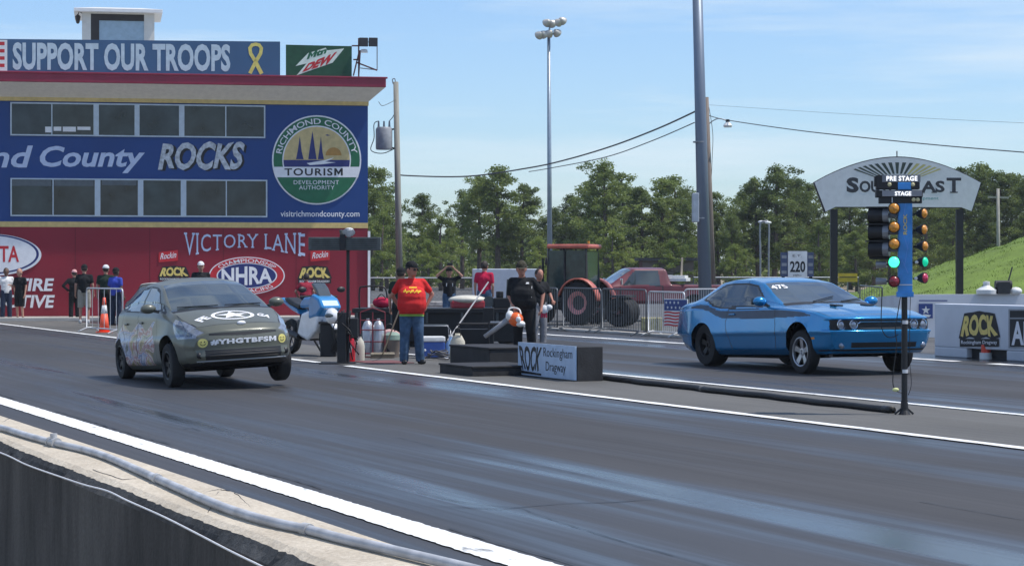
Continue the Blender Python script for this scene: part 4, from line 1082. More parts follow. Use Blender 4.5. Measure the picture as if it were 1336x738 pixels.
for wx in (0, -WP):
    for s in (-1, 1):
        make_wheel(pc_root, wx, s * .755, {(0, -1): .232, (0, 1): .223, (1, -1): .352, (1, 1): .28}[(0 if wx == 0 else 1, s)], .31, .185, s, .20, m_darkrim if s == -1 else m_rim, 7)
# lamp internals
for s in (-1, 1):
    hl = pp_.get((8, s))
    if hl:
        for (xx, yy, zz, r_) in ():
            h, _ = proj(bp_, (2, s * yy, zz), (-1, 0, 0))
            if h: MB().lathe([(r_, -.005), (r_, .006), (r_ * .7, .010), (0, .004)], (h.x, s * yy, zz), axis='X', n=18).build('reflector', m_chrome, hl, autos=True)
        pass
    h, _ = proj(bp_, (2, s * .60, .345), (-1, 0, 0)); MB().lathe([(.042, -.01), (.042, .004), (.0, .006)], (h.x, s * .60, .345), axis='X', n=16).build('fog_lamp', m_darkrim, pc_root, smooth=True)
    mb = MB(); mb.ball((-.52, s * .93, 1.045), (.08, .110, .070), 14); mi = mb.build('mirror', m_ol, pc_root, smooth=True)
    mb = MB(); mb.beam((-.50, s * .88, 1.02), (-.47, s * .79, .99), .06, .04); mb.build('mirror_arm', m_trim, mi)
    for xx, k in ((-1.42, 1), (-2.28, 12)):
        h, _ = proj(bp_, (xx, s * 2, .86), (0, -s, 0)); mb = MB(); mb.box((xx, h.y + s * .012, .86), (.16, .022, .028)); mb.build('door_handle', m_ol, pp_.get((k, s), pc_root), bevel=.008)
for s in (0, 1):
    a = proj(bp_, (-.10, -.05 + s * .1, 2), (0, 0, -1))[0]; b_ = proj(bp_, (-.22, -.60 if s == 0 else .60, 2), (0, 0, -1))[0]
    if a and b_: MB().beam(a + Vector((0, 0, .02)), b_ + Vector((0, 0, .02)), .014).build('wiper', m_trim, pc_root)
# silver lip along the bumper
pts = []
for k in range(25):
    yy = -.62 + 1.24 * k / 24; h, _ = proj(bp_, (2, yy, .262), (-1, 0, 0)); pts.append((h.x + .004, yy, .262))
MB().tube(pts, .011, 6).build('bumper_lip', M('satin_lip', (.32, .33, .34), .3, .4), pc_root, smooth=True)
for zz in (.30, .335, .37):
    pts = []
    for k in range(15):
        yy = -.48 + .96 * k / 14; h, _ = proj(bp_, (2, yy, zz), (-1, 0, 0)); pts.append((h.x + .003, yy, zz))
    MB().tube(pts, .004, 4).build('intake_bar', M('intake_bar', (.03, .03, .03), .5), pc_root)
# bumper lettering and round yellow faces
fb = on_body(bp_, 0, (-1, 0, 0), lambda u, v: (2, -.46 + .92 * u, .480 + .075 * v), .005)
MB.__dict__; mb = MB(); write(mb, '#YHGTBFSM', fb, bold=.055, space=1.12, sub=1); mb.build('bumper_lettering', m_ltr, pc_root)
m_smile = M('yellow_sticker', (.75, .66, .20), .5)
for s in (-1, 1):
    def f(u, v, s=s, o_=.006):
        h = bp_.ray_cast(Vector((2, s * .555 + u, .515 + v)), Vector((-1, 0, 0))); return tuple(h[0] + Vector((o_, 0, 0)))
    mb = MB(); pol = ellipse(0, 0, .062, .062, 24); mb.add([f(0, 0)] + [f(*p) for p in pol], [(0, i + 1, (i + 1) % 24 + 1) for i in range(24)]); sm = mb.build('round_sticker', m_smile, pc_root)
    mb = MB()
    for e in (-.02, .02): flat(mb, ellipse(e, .016, .007, .011, 10), lambda u, v: f(u, v, s, .009))
    arc = [(.036 * math.cos(a), .036 * math.sin(a) - .0) for a in [PI + .3 + i * (PI - .6) / 10 for i in range(11)]]
    inner = [(.028 * math.cos(a), .028 * math.sin(a) - .0) for a in [PI + .3 + i * (PI - .6) / 10 for i in range(11)]]
    for i in range(10): mb.add([f(*arc[i], s, .009), f(*arc[i + 1], s, .009), f(*inner[i + 1], s, .009), f(*inner[i], s, .009)], [(0, 1, 2, 3)])
    mb.build('sticker_face', m_trim, sm)
# hood roundel: ring and five pointed star, lettering at both sides
def hd(x, y, o_=.005):
    h = bp_.ray_cast(Vector((x, y, 2)), Vector((0, 0, -1))); return tuple(h[0] + Vector((0, 0, o_)))
mb = MB(); n = 60; HX = .42; RX, RY = .225, .30
for i in range(n):
    if i % 12 in (5,): pass
    a, b_ = 2 * PI * i / n, 2 * PI * (i + 1) / n
    mb.add([hd(HX + RX * math.cos(a), RY * math.sin(a)), hd(HX + RX * math.cos(b_), RY * math.sin(b_)), hd(HX + RX * .83 * math.cos(b_), RY * .83 * math.sin(b_)), hd(HX + RX * .83 * math.cos(a), RY * .83 * math.sin(a))], [(0, 1, 2, 3)])
mb.build('hood_ring', m_ltr, pc_root)
mb = MB(); star = []
for i in range(10):
    r_ = .80 if i % 2 == 0 else .33; a = PI + i * PI / 5; star.append((HX + RX * r_ * math.cos(a), RY * r_ * math.sin(a)))
for i in range(10):
    A_, B_ = star[i], star[(i + 1) % 10]; k = 4
    for u in range(k):
        p = lambda s_, q: (HX + (q[0] - HX) * s_, q[1] * s_)
        mb.add([hd(*p(u / k, A_), .006), hd(*p((u + 1) / k, A_), .006), hd(*p((u + 1) / k, B_), .006), hd(*p(u / k, B_), .006)], [(0, 1, 2, 3)])
mb.build('hood_star', m_ltr, pc_root)
for txt, y0, rot in (('FE', -.50, .45), ('GA', .36, -.45)):
    def f(u, v, y0=y0, rot=rot):
        a = (u - .5) * .18; b_ = (v - .5) * .16; c_, s_ = math.cos(rot), math.sin(rot)
        return hd(HX + .04 - (a * s_ + b_ * c_), y0 + .07 + a * c_ - b_ * s_)
    # up on the hood is towards the windshield: (x decreasing)
    mb = MB(); write(mb, txt, f, bold=.04, sub=1); mb.build('hood_lettering', m_ltr, pc_root)
h = Vector(hd(.80, 0)); MB().ball(h + Vector((.01, 0, .0)), (.03, .062, .03), 14).build('badge', m_ltr, pc_root, smooth=True)
MB().b2((-2.9, -.6, .13), (.5, .6, .22)).build('underbody', m_well, pc_root)
# ------------------------------------------------------------------ people
def capsule(mb, a, b, r0, r1, n=14, sq=1.0):
    """tapered limb with round ends; sq squashes the section along y"""
    a, b = Vector(a), Vector(b); d = b - a; Ld = d.length; q = d.to_track_quat('Z', 'Y').to_matrix() if Ld > 1e-6 else Matrix.Identity(3)
    rings = []
    for i in range(1, 4): t = -PI / 2 + i * PI / 8; rings.append((-math.cos(PI / 2 + t) * 0 + r0 * math.sin(t), r0 * math.cos(t)))
    rings.append((0, r0)); rings.append((Ld, r1))
    for i in range(1, 4): t = i * PI / 8; rings.append((Ld + r1 * math.sin(t), r1 * math.cos(t)))
    base = len(mb.v)
    for h, r in rings:
        for j in range(n):
            t = 2 * PI * j / n; v = q @ Vector((r * math.cos(t), r * math.sin(t), h))
            v.y *= sq; mb.v.append(tuple(a + v if sq == 1 else Vector((a.x + v.x, a.y + v.y, a.z + v.z))))
    m = len(rings)
    for i in range(m - 1):
        for j in range(n):
            j2 = (j + 1) % n; mb.f.append((base + i * n + j, base + i * n + j2, base + (i + 1) * n + j2, base + (i + 1) * n + j))
    mb.f.append(tuple(base + j for j in range(n))[::-1]); mb.f.append(tuple(base + (m - 1) * n + j for j in range(n)))
def remesh(mb, voxel, smooth=4):
    me = mb.mesh(); o = linkmesh('t', me)
    r = o.modifiers.new('r', 'REMESH'); r.mode = 'VOXEL'; r.voxel_size = voxel; r.use_smooth_shade = True
    s = o.modifiers.new('s', 'SMOOTH'); s.factor = .5; s.iterations = smooth
    return bake(o)
def clip(me, co, no):
    """cut away the part of a mesh on the positive side of a plane (a hem)"""
    bm = bmesh.new(); bm.from_mesh(me)
    bmesh.ops.bisect_plane(bm, geom=bm.verts[:] + bm.edges[:] + bm.faces[:], plane_co=co, plane_no=no, clear_outer=True)
    bm.to_mesh(me); bm.free(); return me
def add_part(me, name, m, root):
    for p in me.polygons: p.use_smooth = True
    me.name = name; return linkmesh(name, me, m, root)
def cmat(name, c, **k):
    k.setdefault('rough', .85); k.setdefault('spec', .2); k.setdefault('bump', .9); k.setdefault('bscale', 9); return M(name, c, **k)
SK = {'light': M('sunned_skin', (.44, .235, .165), .6, var=.08, scale=20), 'pink': M('reddened_skin', (.42, .19, .13), .6, var=.08, scale=20), 'dark': M('brown_skin', (.14, .075, .05), .6, var=.08)}
C = dict(red=cmat('red_cotton', (.62, .03, .03)), black=cmat('black_cotton', (.014, .015, .017)), jeans=cmat('blue_denim', (.055, .10, .17), var=.4, scale=9), djeans=cmat('dark_denim', (.025, .035, .065), var=.3), white=cmat('white_cotton', (.68, .68, .68)), khaki=cmat('khaki_cotton', (.33, .30, .25)), blue=cmat('royal_blue_cotton', (.05, .08, .42)), maroon=cmat('dark_red_cotton', (.25, .02, .04)), grey=cmat('grey_cotton', (.22, .22, .23)), dgreen=cmat('dark_green_cotton', (.02, .035, .025)), pinkc=cmat('pink_cap_cotton', (.65, .35, .35)), lime=cmat('lime_shirt_tail', (.28, .48, .10)), yellow=cmat('yellow_print', (.80, .50, .05)), redl=cmat('crimson_cotton', (.50, .015, .06)))
m_shoe = M('black_shoe', (.015, .015, .016), .5); m_hair = M('dark_hair', (.03, .02, .015), .7); m_eye = M('eye_dark', (.01, .01, .01), .2); m_wshoe = M('pale_shoe', (.5, .5, .5), .6)
def person(loc, rz, h, label, skin='light', shirt='black', pants='jeans', shorts=False, cap=None, hair=True, belly=0., pose=None, yaw=0., tilt=0., group=None, sleeve=.55, near=False, glasses=False, shoe=None, nofront=False, extra=None):
    J = dict(pel=(0, 0, .96), nk=(0, .01, 1.48), sL=(.19, .01, 1.42), sR=(-.19, .01, 1.42), eL=(.25, .03, 1.15), eR=(-.25, .03, 1.15), wL=(.27, -.05, .90), wR=(-.27, -.05, .90),
             hL=(.09, 0, .93), hR=(-.09, 0, .93), kL=(.11, -.02, .50), kR=(-.11, -.02, .50), aL=(.12, .02, .09), aR=(-.12, .02, .09), fL=(0, -1, 0), fR=(0, -1, 0), lean=(0, 0, 0))
    if pose: J.update(pose)
    J = {k: Vector(v) for k, v in J.items()}
    root = thing('person', label, 'person', loc, rz, group); root.scale = (h / 1.78,) * 3
    vx = .014 if near else .019
    ln = J['lean']
    def up(v, k): return v + ln * k
    nk = up(J['nk'], 1.0); hc = nk + Vector((0, -.028, .148)) + ln * .2
    for k in ('sL', 'sR'): J[k] = up(J[k], .95)
    # body
    mb = MB(); b = belly
    pel = J['pel']
    ch = up(Vector((0, .01, 1.30)), .75)
    capsule(mb, pel + Vector((-.07, 0, 0)), pel + Vector((.07, 0, 0)), .115, .115); capsule(mb, pel, ch, .125, .135); capsule(mb, J['sL'] * .8 + nk * .2 - Vector((0, 0, .03)), J['sR'] * .8 + nk * .2 - Vector((0, 0, .03)), .065, .065)
    capsule(mb, ch + Vector((-.06, 0, .0)), ch + Vector((.06, 0, .0)), .11, .11)
    capsule(mb, nk - Vector((0, 0, .06)), hc - Vector((0, -.02, .06)), .062, .055)
    for s in 'LR':
        capsule(mb, J['s' + s], J['e' + s], .052, .040); capsule(mb, J['e' + s], J['w' + s], .040, .027)
        capsule(mb, J['h' + s], J['k' + s], .085, .056); capsule(mb, J['k' + s], J['a' + s], .055, .036)
        d = (J['w' + s] - J['e' + s]).normalized(); capsule(mb, J['w' + s], J['w' + s] + d * .08, .026, .030)
    R3 = Matrix.Rotation(yaw, 3, 'Z') @ Matrix.Rotation(tilt, 3, 'X') @ Matrix.Scale(1.12, 3)
    hm = MB(); hm.ball((0, 0, .015), (.080, .100, .112), 18); hm.ball((0, -.035, -.055), (.055, .06, .055), 14); hm.ball((0, -.098, -.012), (.013, .018, .022), 8)
    hm.ball((.078, .005, -.008), (.013, .022, .032), 8); hm.ball((-.078, .005, -.008), (.013, .022, .032), 8)
    mb.add([R3 @ Vector(v) + hc for v in hm.v], hm.f)
    me = remesh(mb, vx, 3)
    # five separate fingers on either hand, joined into the same body mesh
    fm = MB()
    for s in 'LR':
        d = (J['w' + s] - J['e' + s]).normalized(); sg = 1 if s == 'L' else -1
        side = d.cross(Vector((0, 0, 1)) if abs(d.z) < .8 else Vector((sg, 0, 0))); side.normalize(); nrm_ = d.cross(side).normalized()
        pc_ = J['w' + s] + d * .09
        for k, (o_, ln_) in enumerate(((-.028, .06), (-.010, .072), (.010, .068), (.027, .052))):
            p0 = pc_ + side * o_ - d * .02; p1 = p0 + d * ln_ * .65 + nrm_ * .006; p2 = p1 + d * ln_ * .35 + nrm_ * .03
            capsule(fm, p0, p1, .0098, .009, 6); capsule(fm, p1, p2, .009, .0075, 6)
        p0 = J['w' + s] + d * .03 - side * .024; p1 = p0 - side * .022 + d * .035; p2 = p1 + d * .03 + nrm_ * .01
        capsule(fm, p0, p1, .0115, .010, 6); capsule(fm, p1, p2, .010, .0085, 6)
    bm = bmesh.new(); bm.from_mesh(me); m2 = fm.mesh(); bm.from_mesh(m2); bm.to_mesh(me); bm.free()
    add_part(me, 'body', SK[skin], root)
    # eyes and mouth
    mb = MB()
    for sx in (-.03, .03):
        mb.ball(R3 @ Vector((sx, -.088, .008)) + hc, .010, 8)
    mb.build('eyes', m_eye, root, smooth=True)
    mb = MB(); mb.ball(R3 @ Vector((0, -.092, -.058)) + hc, (.022, .008, .005), 8); mb.build('mouth', M('lips', (.25, .08, .07), .6) if 'lips' not in bpy.data.materials else bpy.data.materials['lips'], root, smooth=True)
    if glasses:
        mb = MB()
        for sx in (-.032, .032): mb.ball(R3 @ Vector((sx, -.096, .008)) + hc, (.026, .010, .018), 10)
        mb.beam(R3 @ Vector((-.07, -.06, .012)) + hc, R3 @ Vector((-.077, .01, .01)) + hc, .006); mb.beam(R3 @ Vector((.07, -.06, .012)) + hc, R3 @ Vector((.077, .01, .01)) + hc, .006)
        mb.build('sunglasses', m_eye, root, smooth=True)
    # shirt
    mb = MB(); hem = .86 if b else .92
    capsule(mb, pel + Vector((-.075, 0, -.10)), pel + Vector((.075, 0, -.10)), .135 + b * .15, .135 + b * .15)
    capsule(mb, pel + Vector((-.05, -b * .5, .08)), pel + Vector((.05, -b * .5, .08)), .135 + b * .75, .135 + b * .75)
    capsule(mb, pel + Vector((-.05, -b * .55, .20)) + ln * .4, pel + Vector((.05, -b * .55, .20)) + ln * .4, .135 + b * .65, .135 + b * .65)
    capsule(mb, ch + Vector((-.075, 0, .0)), ch + Vector((.075, 0, .0)), .135 + b * .2, .135 + b * .2); capsule(mb, pel + Vector((0, -b * .2, 0)), ch, .15 + b * .3, .15)
    capsule(mb, J['sL'] + Vector((-.05, 0, -.035)), J['sR'] + Vector((.05, 0, -.035)), .080, .080); capsule(mb, J['sL'] * .55 + nk * .45 - Vector((0, 0, .03)), J['sL'], .060, .055); capsule(mb, J['sR'] * .55 + nk * .45 - Vector((0, 0, .03)), J['sR'], .060, .055)
    capsule(mb, nk - Vector((0, 0, .07)), nk - Vector((0, 0, .015)), .085, .066)
    for s in 'LR':
        e = J['s' + s].lerp(J['e' + s], min(1, sleeve + .12)); capsule(mb, J['s' + s] - Vector((0, 0, .01)), e, .068, .058 if sleeve < 1 else .052)
        if sleeve > 1: capsule(mb, J['e' + s], J['e' + s].lerp(J['w' + s], .9), .052, .042)
    me = remesh(mb, vx, 3); clip(me, (0, 0, hem), (0, 0, -1))
    sh = add_part(me, 'shirt', C[shirt], root)
    # trousers or shorts
    mb = MB(); hz = .05 if not shorts else .48
    capsule(mb, pel + Vector((-.07, 0, -.01)), pel + Vector((.07, 0, -.01)), .13 + b * .25, .13 + b * .25); capsule(mb, pel + Vector((-.06, 0, .07)), pel + Vector((.06, 0, .07)), .125 + b * .2, .125 + b * .2)
    for s in 'LR':
        capsule(mb, J['h' + s], J['k' + s], .112 + b * .15, .088 if not shorts else .095)
        if not shorts: capsule(mb, J['k' + s], J['a' + s] + Vector((0, 0, -.02)), .086, .078)
    me = remesh(mb, vx, 3); clip(me, (0, 0, hz), (0, 0, -1)); clip(me, (0, 0, hem + .12), (0, 0, 1)); add_part(me, 'trousers' if not shorts else 'shorts', C[pants], root)
    for s in 'LR':
        a = J['a' + s]; f = J['f' + s].normalized(); mb = MB()
        capsule(mb, (a.x, a.y, a.z - .045), Vector((a.x, a.y, .045)) + f * .15, .045, .036, 10); capsule(mb, (a.x, a.y, a.z), (a.x, a.y, a.z - .04), .048, .05, 10)
        me = mb.mesh(); clip(me, (0, 0, .004), (0, 0, -1)); add_part(me, 'shoe', shoe or m_shoe, root)
    if cap:
        mb = MB(); mb.ball((0, .008, .045), (.088, .108, .092), 18); me = mb.mesh(); clip(me, (0, 0, .04), (0, .0, -1))
        bm = bmesh.new(); bm.from_mesh(me)
        br = MB(); vs = []
        for i in range(9):
            t = PI + PI * i / 8; vs += [(.080 * math.cos(t), .085 * math.sin(t), .048), (.072 * math.cos(t), .085 * math.sin(t) - .085 * math.sin(PI * i / 8), .040)]
        br.add(vs, [(2 * i, 2 * i + 1, 2 * i + 3, 2 * i + 2) for i in range(8)]); m2 = br.mesh(); bm.from_mesh(m2); bm.to_mesh(me); bm.free()
        me.transform(R3.to_4x4()); me.transform(Matrix.Translation(hc)); add_part(me, 'cap', C[cap] if isinstance(cap, str) else cap, root)
        hz_ = .03
    if hair:
        mb = MB(); mb.ball((0, .012, .02), (.085, .104, .112 if not cap else .09), 16); me = mb.mesh(); clip(me, (0, -.03, 0), (0, -1, -.25 if not cap else -.15)); clip(me, (0, 0, -.05), (0, 0, -1))
        if cap: clip(me, (0, 0, .05), (0, 0, 1))
        me.transform(R3.to_4x4()); me.transform(Matrix.Translation(hc)); add_part(me, 'hair', m_hair, root)
    root['_'] = 0; del root['_']
    return root, J, hc, sh
# official in the red shirt, hands behind his back holding a push broom
g_ = G(537, 475)
rA, JA, hA, sA = person(g_, math.radians(6), 1.80, 'heavyset man in bright red and yellow race shirt, jeans and black cap', 'pink', 'red', 'jeans', cap='black', belly=.105, near=True, glasses=True,
    pose=dict(eL=(.36, .10, 1.20), wL=(.26, .06, 1.0), eR=(-.33, .14, 1.18), wR=(-.20, .20, .98), kL=(.12, -.02, .5), kR=(-.12, -.03, .5), aL=(.15, .03, .09), aR=(-.13, 0, .09), fL=(.4, -1, 0), fR=(.1, -1, 0)), yaw=math.radians(42), tilt=math.radians(8))
def shirt_print(sh, m, fnlist, name='shirt_print', org=(0, -1, 0)):
    """flat print laid on the front of a shirt by projection"""
    me = sh.data; bv_ = BVHTree.FromPolygons([v.co for v in me.vertices], [tuple(p.vertices) for p in me.polygons])
    mb = MB()
    for poly in fnlist:
        pts = []
        for x, z in poly:
            h = bv_.ray_cast(Vector((x, org[1], z)), Vector((0, -org[1], 0)))[0]
            if h is None: break
            pts.append(tuple(h + Vector((0, .006 * org[1], 0))))
        else: mb.add(pts, [tuple(range(len(pts)))])
    if mb.v: mb.build(name, m, sh)
fl = []
for i in range(14):
    x = -.15 + i * .022; z0_ = 1.235 + .015 * math.sin(i * 2.1); fl.append([(x, z0_), (x + .019, z0_ + .004), (x + .016, z0_ + .04 + .02 * math.sin(i * 1.3)), (x - .004, z0_ + .03)])
for i in range(6):
    x = -.05 + i * .022; fl.append([(x, 1.31), (x + .019, 1.312), (x + .016, 1.335), (x - .002, 1.333)])
shirt_print(sA, C['yellow'], fl)
def wrapped(root, sh, z0_, z1_, m, name):
    me = sh.data.copy(); me.materials.clear()
    clip(me, (0, 0, z1_), (0, 0, 1)); clip(me, (0, 0, z0_), (0, 0, -1))
    for v in me.vertices: v.co.x *= .985; v.co.y = v.co.y * .985
    me.transform(Matrix.Translation((0, 0, -.035))); add_part(me, name, m, root)
wrapped(rA, sA, .862, .90, C['lime'], 'undershirt')
# starter with the leaf blower
g_ = G(684, 468.5)
rB, JB, hB, sB = person(g_, math.radians(-12), 1.84, 'stocky man in black shirt and trousers holding an orange leaf blower', 'pink', 'black', 'black', cap=cmat('dark_camo_cap', (.05, .045, .03), var=.5, scale=30), belly=.075, near=True,
    pose=dict(eR=(-.27, -.02, 1.13), wR=(-.15, -.18, .92), eL=(.34, .0, 1.16), wL=(.33, -.10, .92), lean=(-.03, -.05, -.02), kL=(.13, -.06, .5), aL=(.15, .05, .09)), yaw=math.radians(10), tilt=math.radians(14), sleeve=.75)
shirt_print(sB, C['white'], [[(.06, 1.34), (.12, 1.34), (.11, 1.37), (.07, 1.37)], [(.165, 1.10), (.172, 1.10), (.168, 1.30), (.160, 1.30)]])
# camera person, arms raised above the head
g_ = G(586, 428)
person(g_, math.radians(8), 1.72, 'person in black shirt and jeans with both arms raised overhead taking a picture', 'light', 'black', 'jeans', cap='black', pose=dict(sL=(.18, 0, 1.44), sR=(-.18, 0, 1.44), eL=(.37, -.06, 1.52), eR=(-.37, -.06, 1.52), wL=(.13, -.12, 1.74), wR=(-.13, -.12, 1.74)), tilt=.05)
for o in bpy.data.objects:
    pass
shirtC = [o for o in bpy.data.objects if o.name.startswith('shirt') and not o.name.startswith('shirt_print')][-1]
shirt_print(shirtC, C['white'], [[(-.10, 1.22), (.10, 1.22), (.10, 1.31), (-.10, 1.31)]])
ph = MB(); ph.box((0, -.17, 1.80), (.15, .012, .075)); ph = ph.build('phone', m_blk, bevel=.003); ph.location = g_; ph.rotation_euler = (0, 0, math.radians(8)); tag(ph, 'black phone held up overhead by the person in the black shirt', 'phone')
# bystanders
g_ = G(632, 429)
g_.y += 0
rD, _, _, _ = person(g_, math.radians(160), 1.90, 'man in a crimson polo shirt and blue jeans turned away beyond the black flatbed', 'light', 'redl', 'jeans', hair=True, cap=None, pose=dict(eR=(-.24, .02, 1.12), wR=(-.2, -.1, .92)))
rows = [  # px, feet py, rot, height, kwargs
 (8, 417.5, 20, 1.72, dict(label='man in a white tee shirt and dark jeans at far left', skin='dark', shirt='white', pants='djeans', shoe=m_wshoe)),
 (26, 418, -30, 1.70, dict(label='bald man in a black shirt and black shorts beside the white tee shirt man', skin='light', shirt='black', pants='black', shorts=True, hair=False, pose=dict(eR=(-.24, -.05, 1.15), wR=(-.2, -.25, 1.2)))),
 (97, 417.5, 200, 1.66, dict(label='person in a black outfit and pink cap with a hand on the hip', skin='light', shirt='black', pants='black', cap='pinkc', sleeve=1.2, pose=dict(eL=(.40, .05, 1.20), wL=(.20, .0, 1.02)))),
 (110, 422, 185, 1.82, dict(label='tall man in a black tee shirt and khaki shorts seen from behind near the barricade', skin='light', shirt='black', pants='khaki', shorts=True, cap='black', shoe=m_wshoe)),
 (138, 424, 175, 1.80, dict(label='man in a white cap and dark shirt standing behind the orange cone', skin='light', shirt='dgreen', pants='black', cap='white')),
 (151, 424.5, 150, 1.72, dict(label='man in a royal blue shirt and dark trousers beside the white capped man', skin='dark', shirt='blue', pants='djeans', cap='black')),
 (262, 424, 10, 1.90, dict(label='man in black with a white cap standing behind the olive hatchback', skin='light', shirt='black', pants='djeans', cap='white')),
 (399, 428, 205, 1.60, dict(label='person in a dark red shirt standing behind the blue scooter', skin='light', shirt='maroon', pants='djeans', pose=dict(lean=(-.05, -.10, -.04), eL=(.30, -.12, 1.15), wL=(.16, -.30, 1.02)))),
 (523, 457, 160, 1.70, dict(label='person in dark green mostly hidden behind the man in the red race shirt', skin='light', shirt='dgreen', pants='black', cap='black')),
 (703, 452, 30, 1.68, dict(label='man in a dark shirt with one arm out, mostly hidden behind the leaf blower man', skin='pink', shirt='black', pants='grey', pose=dict(eL=(.25, -.10, 1.15), wL=(.18, -.30, 1.05)))),
]
for px, py, r, h, kw in rows: person(G(px, py), math.radians(r), h, **kw)

# ------------------------------------------------------------------ things the people hold
def at(px, py, Y): return W(px, py, Y)
m_handle = M('pale_wood_handle', (.48, .40, .28), .6); m_bristle = M('broom_bristle', (.10, .08, .06), .9)
Yb = 38.6
br = thing('push_broom', 'push broom with a pale wooden handle held behind the red shirted man', 'broom', G(500, 470))
o_ = Vector(br.location); a = at(522, 402, Yb + .3) - o_; b_ = at(499, 466, 40.5) - o_; b_.z = .07
MB().cyl(b_, a, .014, n=8).build('handle', m_handle, br, smooth=True)
MB().box((b_.x, b_.y, .09), (.45, .07, .04), .3).build('broom_block', m_handle, br, bevel=.005); MB().box((b_.x, b_.y, .036), (.44, .06, .07), .3).build('bristles', m_bristle, br)
hp = rB.matrix_world if False else None
Lb = G(684, 468.5)
m_or = M('orange_plastic', (.80, .13, .02), .35, coat=.3); m_wp = M('white_plastic', (.72, .72, .70), .4)
lb = thing('leaf_blower', 'orange and white handheld leaf blower with a grey nozzle pointing down', 'leaf blower', Lb, math.radians(-12))
mb = MB(); mb.ball((-.09, -.32, .74), (.14, .12, .13), 16); mb.build('engine_housing', m_or, lb, smooth=True)
mb = MB(); mb.ball((-.20, -.32, .80), (.08, .10, .10), 14); mb.ball((.0, -.34, .66), (.09, .1, .06), 12); mb.ball((-.02, -.43, .74), (.05, .04, .06), 10); mb.build('fan_housing', m_wp, lb, smooth=True)
mb = MB(); mb.tube(cat([Vector(p) for p in ((-.24, -.30, .84), (-.22, -.28, .93), (-.14, -.26, .95), (-.04, -.27, .92), (.0, -.30, .83))], 4), .016, 8); mb.build('handle', m_wp, lb, smooth=True)
mb = MB(); mb.tube([(-.24, -.32, .74), (-.42, -.30, .60), (-.68, -.28, .42)], [.055, .045, .042], 12); mb.build('nozzle', M('grey_nozzle', (.30, .30, .31), .4), lb, smooth=True)
gl = thing('work_glove', 'pair of red and white work gloves hanging in the hand of the hidden man', 'gloves', at(710, 404, 44.5))
mb = MB(); mb.ball((0, 0, 0), (.09, .06, .10), 10); mb.ball((.10, 0, .05), (.07, .05, .06), 10); mb.build('glove_palm', C['white'], gl, smooth=True); mb = MB()
for i in range(4): capsule(mb, (-.05 + i * .03, -.02, -.06), (-.06 + i * .035, -.03, -.15), .016, .013, 8)
mb.build('glove_fingers', C['redl'], gl, smooth=True)
st = thing('squeegee_pole', 'long grey pole leaning across the black flatbed beside the crimson polo man', 'pole', G(572, 470))
o_ = Vector(st.location); MB().cyl(at(584, 444, 41) - o_, at(637, 368, 46) - o_, .016, n=8).build('pole', M('grey_pole', (.30, .29, .29), .5), st, smooth=True)
MB().beam(at(577, 447, 40.6) - o_, at(590, 446, 41.3) - o_, .05, .06).build('squeegee_head', m_trim, st)
# ------------------------------------------------------------------ starting line equipment
def trackpt(px, py):
    g = G(px, py); return g.dot(FWD), g.dot(NRM)
m_sign = M('pale_blue_sign_face', (.46, .58, .74), .5, var=.08); m_bbox = M('black_painted_plywood', (.022, .022, .024), .8, var=.4, scale=5, bump=.2)
# sign box
p0, w0 = trackpt(673, 489.5); p1, w1 = trackpt(757, 497.5)
sb = thing('sign_box', 'low black box with a pale blue dragway sign panel on its side, on the median', 'sign', (0, 0, 0), TA)
wf = (w0 + w1) / 2; hb_ = .52
mb = MB(); mb.b2((p0 - .02, wf, .0), (p1 + .02, wf + .42, hb_ - .01)); mb.build('box', m_bbox, sb, bevel=.01)
mb = MB(); mb.b2((p0, wf - .02, .015), (p1, wf - .001, hb_)); pn = mb.build('sign_panel', m_sign, sb)
mb = MB(); mb.b2((p0 - .04, wf - .06, 0), (p1 + .03, wf - .021, .02)); mb.build('base_plate', m_trim, sb)
LNx = p1 - p0
def pls(off, u, v): return (p0 + LNx * u, wf - .02 - off, .015 + (hb_ - .015) * v)
mb = MB(); rk = lambda u, v: (.05 + .36 * u + .03 * (v * 2 - 1) * (.5 - u) * 2 * -1.2, .16 + .74 * v - .03 * math.sin(u * 23) * (1 - v))
write(mb, 'ROCK', lambda u, v: pls(.004, *rk(u, v)), bold=.022); mb.build('lettering', m_blk, pn)
mb = MB(); mb.add([pls(.0035, *q) for q in ((.06, .06), (.42, .04), (.42, .10), (.05, .14))], [(0, 1, 2, 3)]); mb.build('underline', m_blk, pn)
mb = MB(); write(mb, 'Rockingham', lambda u, v: pls(.004, .46 + .49 * u, .54 + .36 * v), bold=-.004); mb.build('lettering', m_blk, pn)
mb = MB(); write(mb, 'Dragway', lambda u, v: pls(.004, .50 + .34 * u, .12 + .36 * v), bold=-.004); mb.build('lettering', m_blk, pn)
# black steps
q0, v0 = trackpt(566, 486.5); q1, v1 = trackpt(660, 488)
def trackbox(name, label, cat, lo, hi, m, bevel=.012, parts=None):
    t = thing(name, label, cat, T((lo[0] + hi[0]) / 2, (lo[1] + hi[1]) / 2, 0), TA)
    d = [(b - a) / 2 for a, b in zip(lo, hi)]
    MB().b2((-d[0], -d[1], lo[2]), (d[0], d[1], hi[2] - .03)).build('side', m, t, bevel=bevel)
    MB().b2((-d[0] - .015, -d[1] - .015, hi[2] - .03), (d[0] + .015, d[1] + .015, hi[2])).build('deck', m, t, bevel=.006)
    return t
trackbox('platform_step', 'long low black wooden step at the edge of the near lane', 'step', (q0, v0 + .1, 0), (q0 + 1.35, v0 + 1.25, .16), m_bbox)
trackbox('platform', 'taller black wooden platform behind the low step', 'platform', (-34.3, 13.85, 0), (-32.6, 14.75, .38), m_bbox)
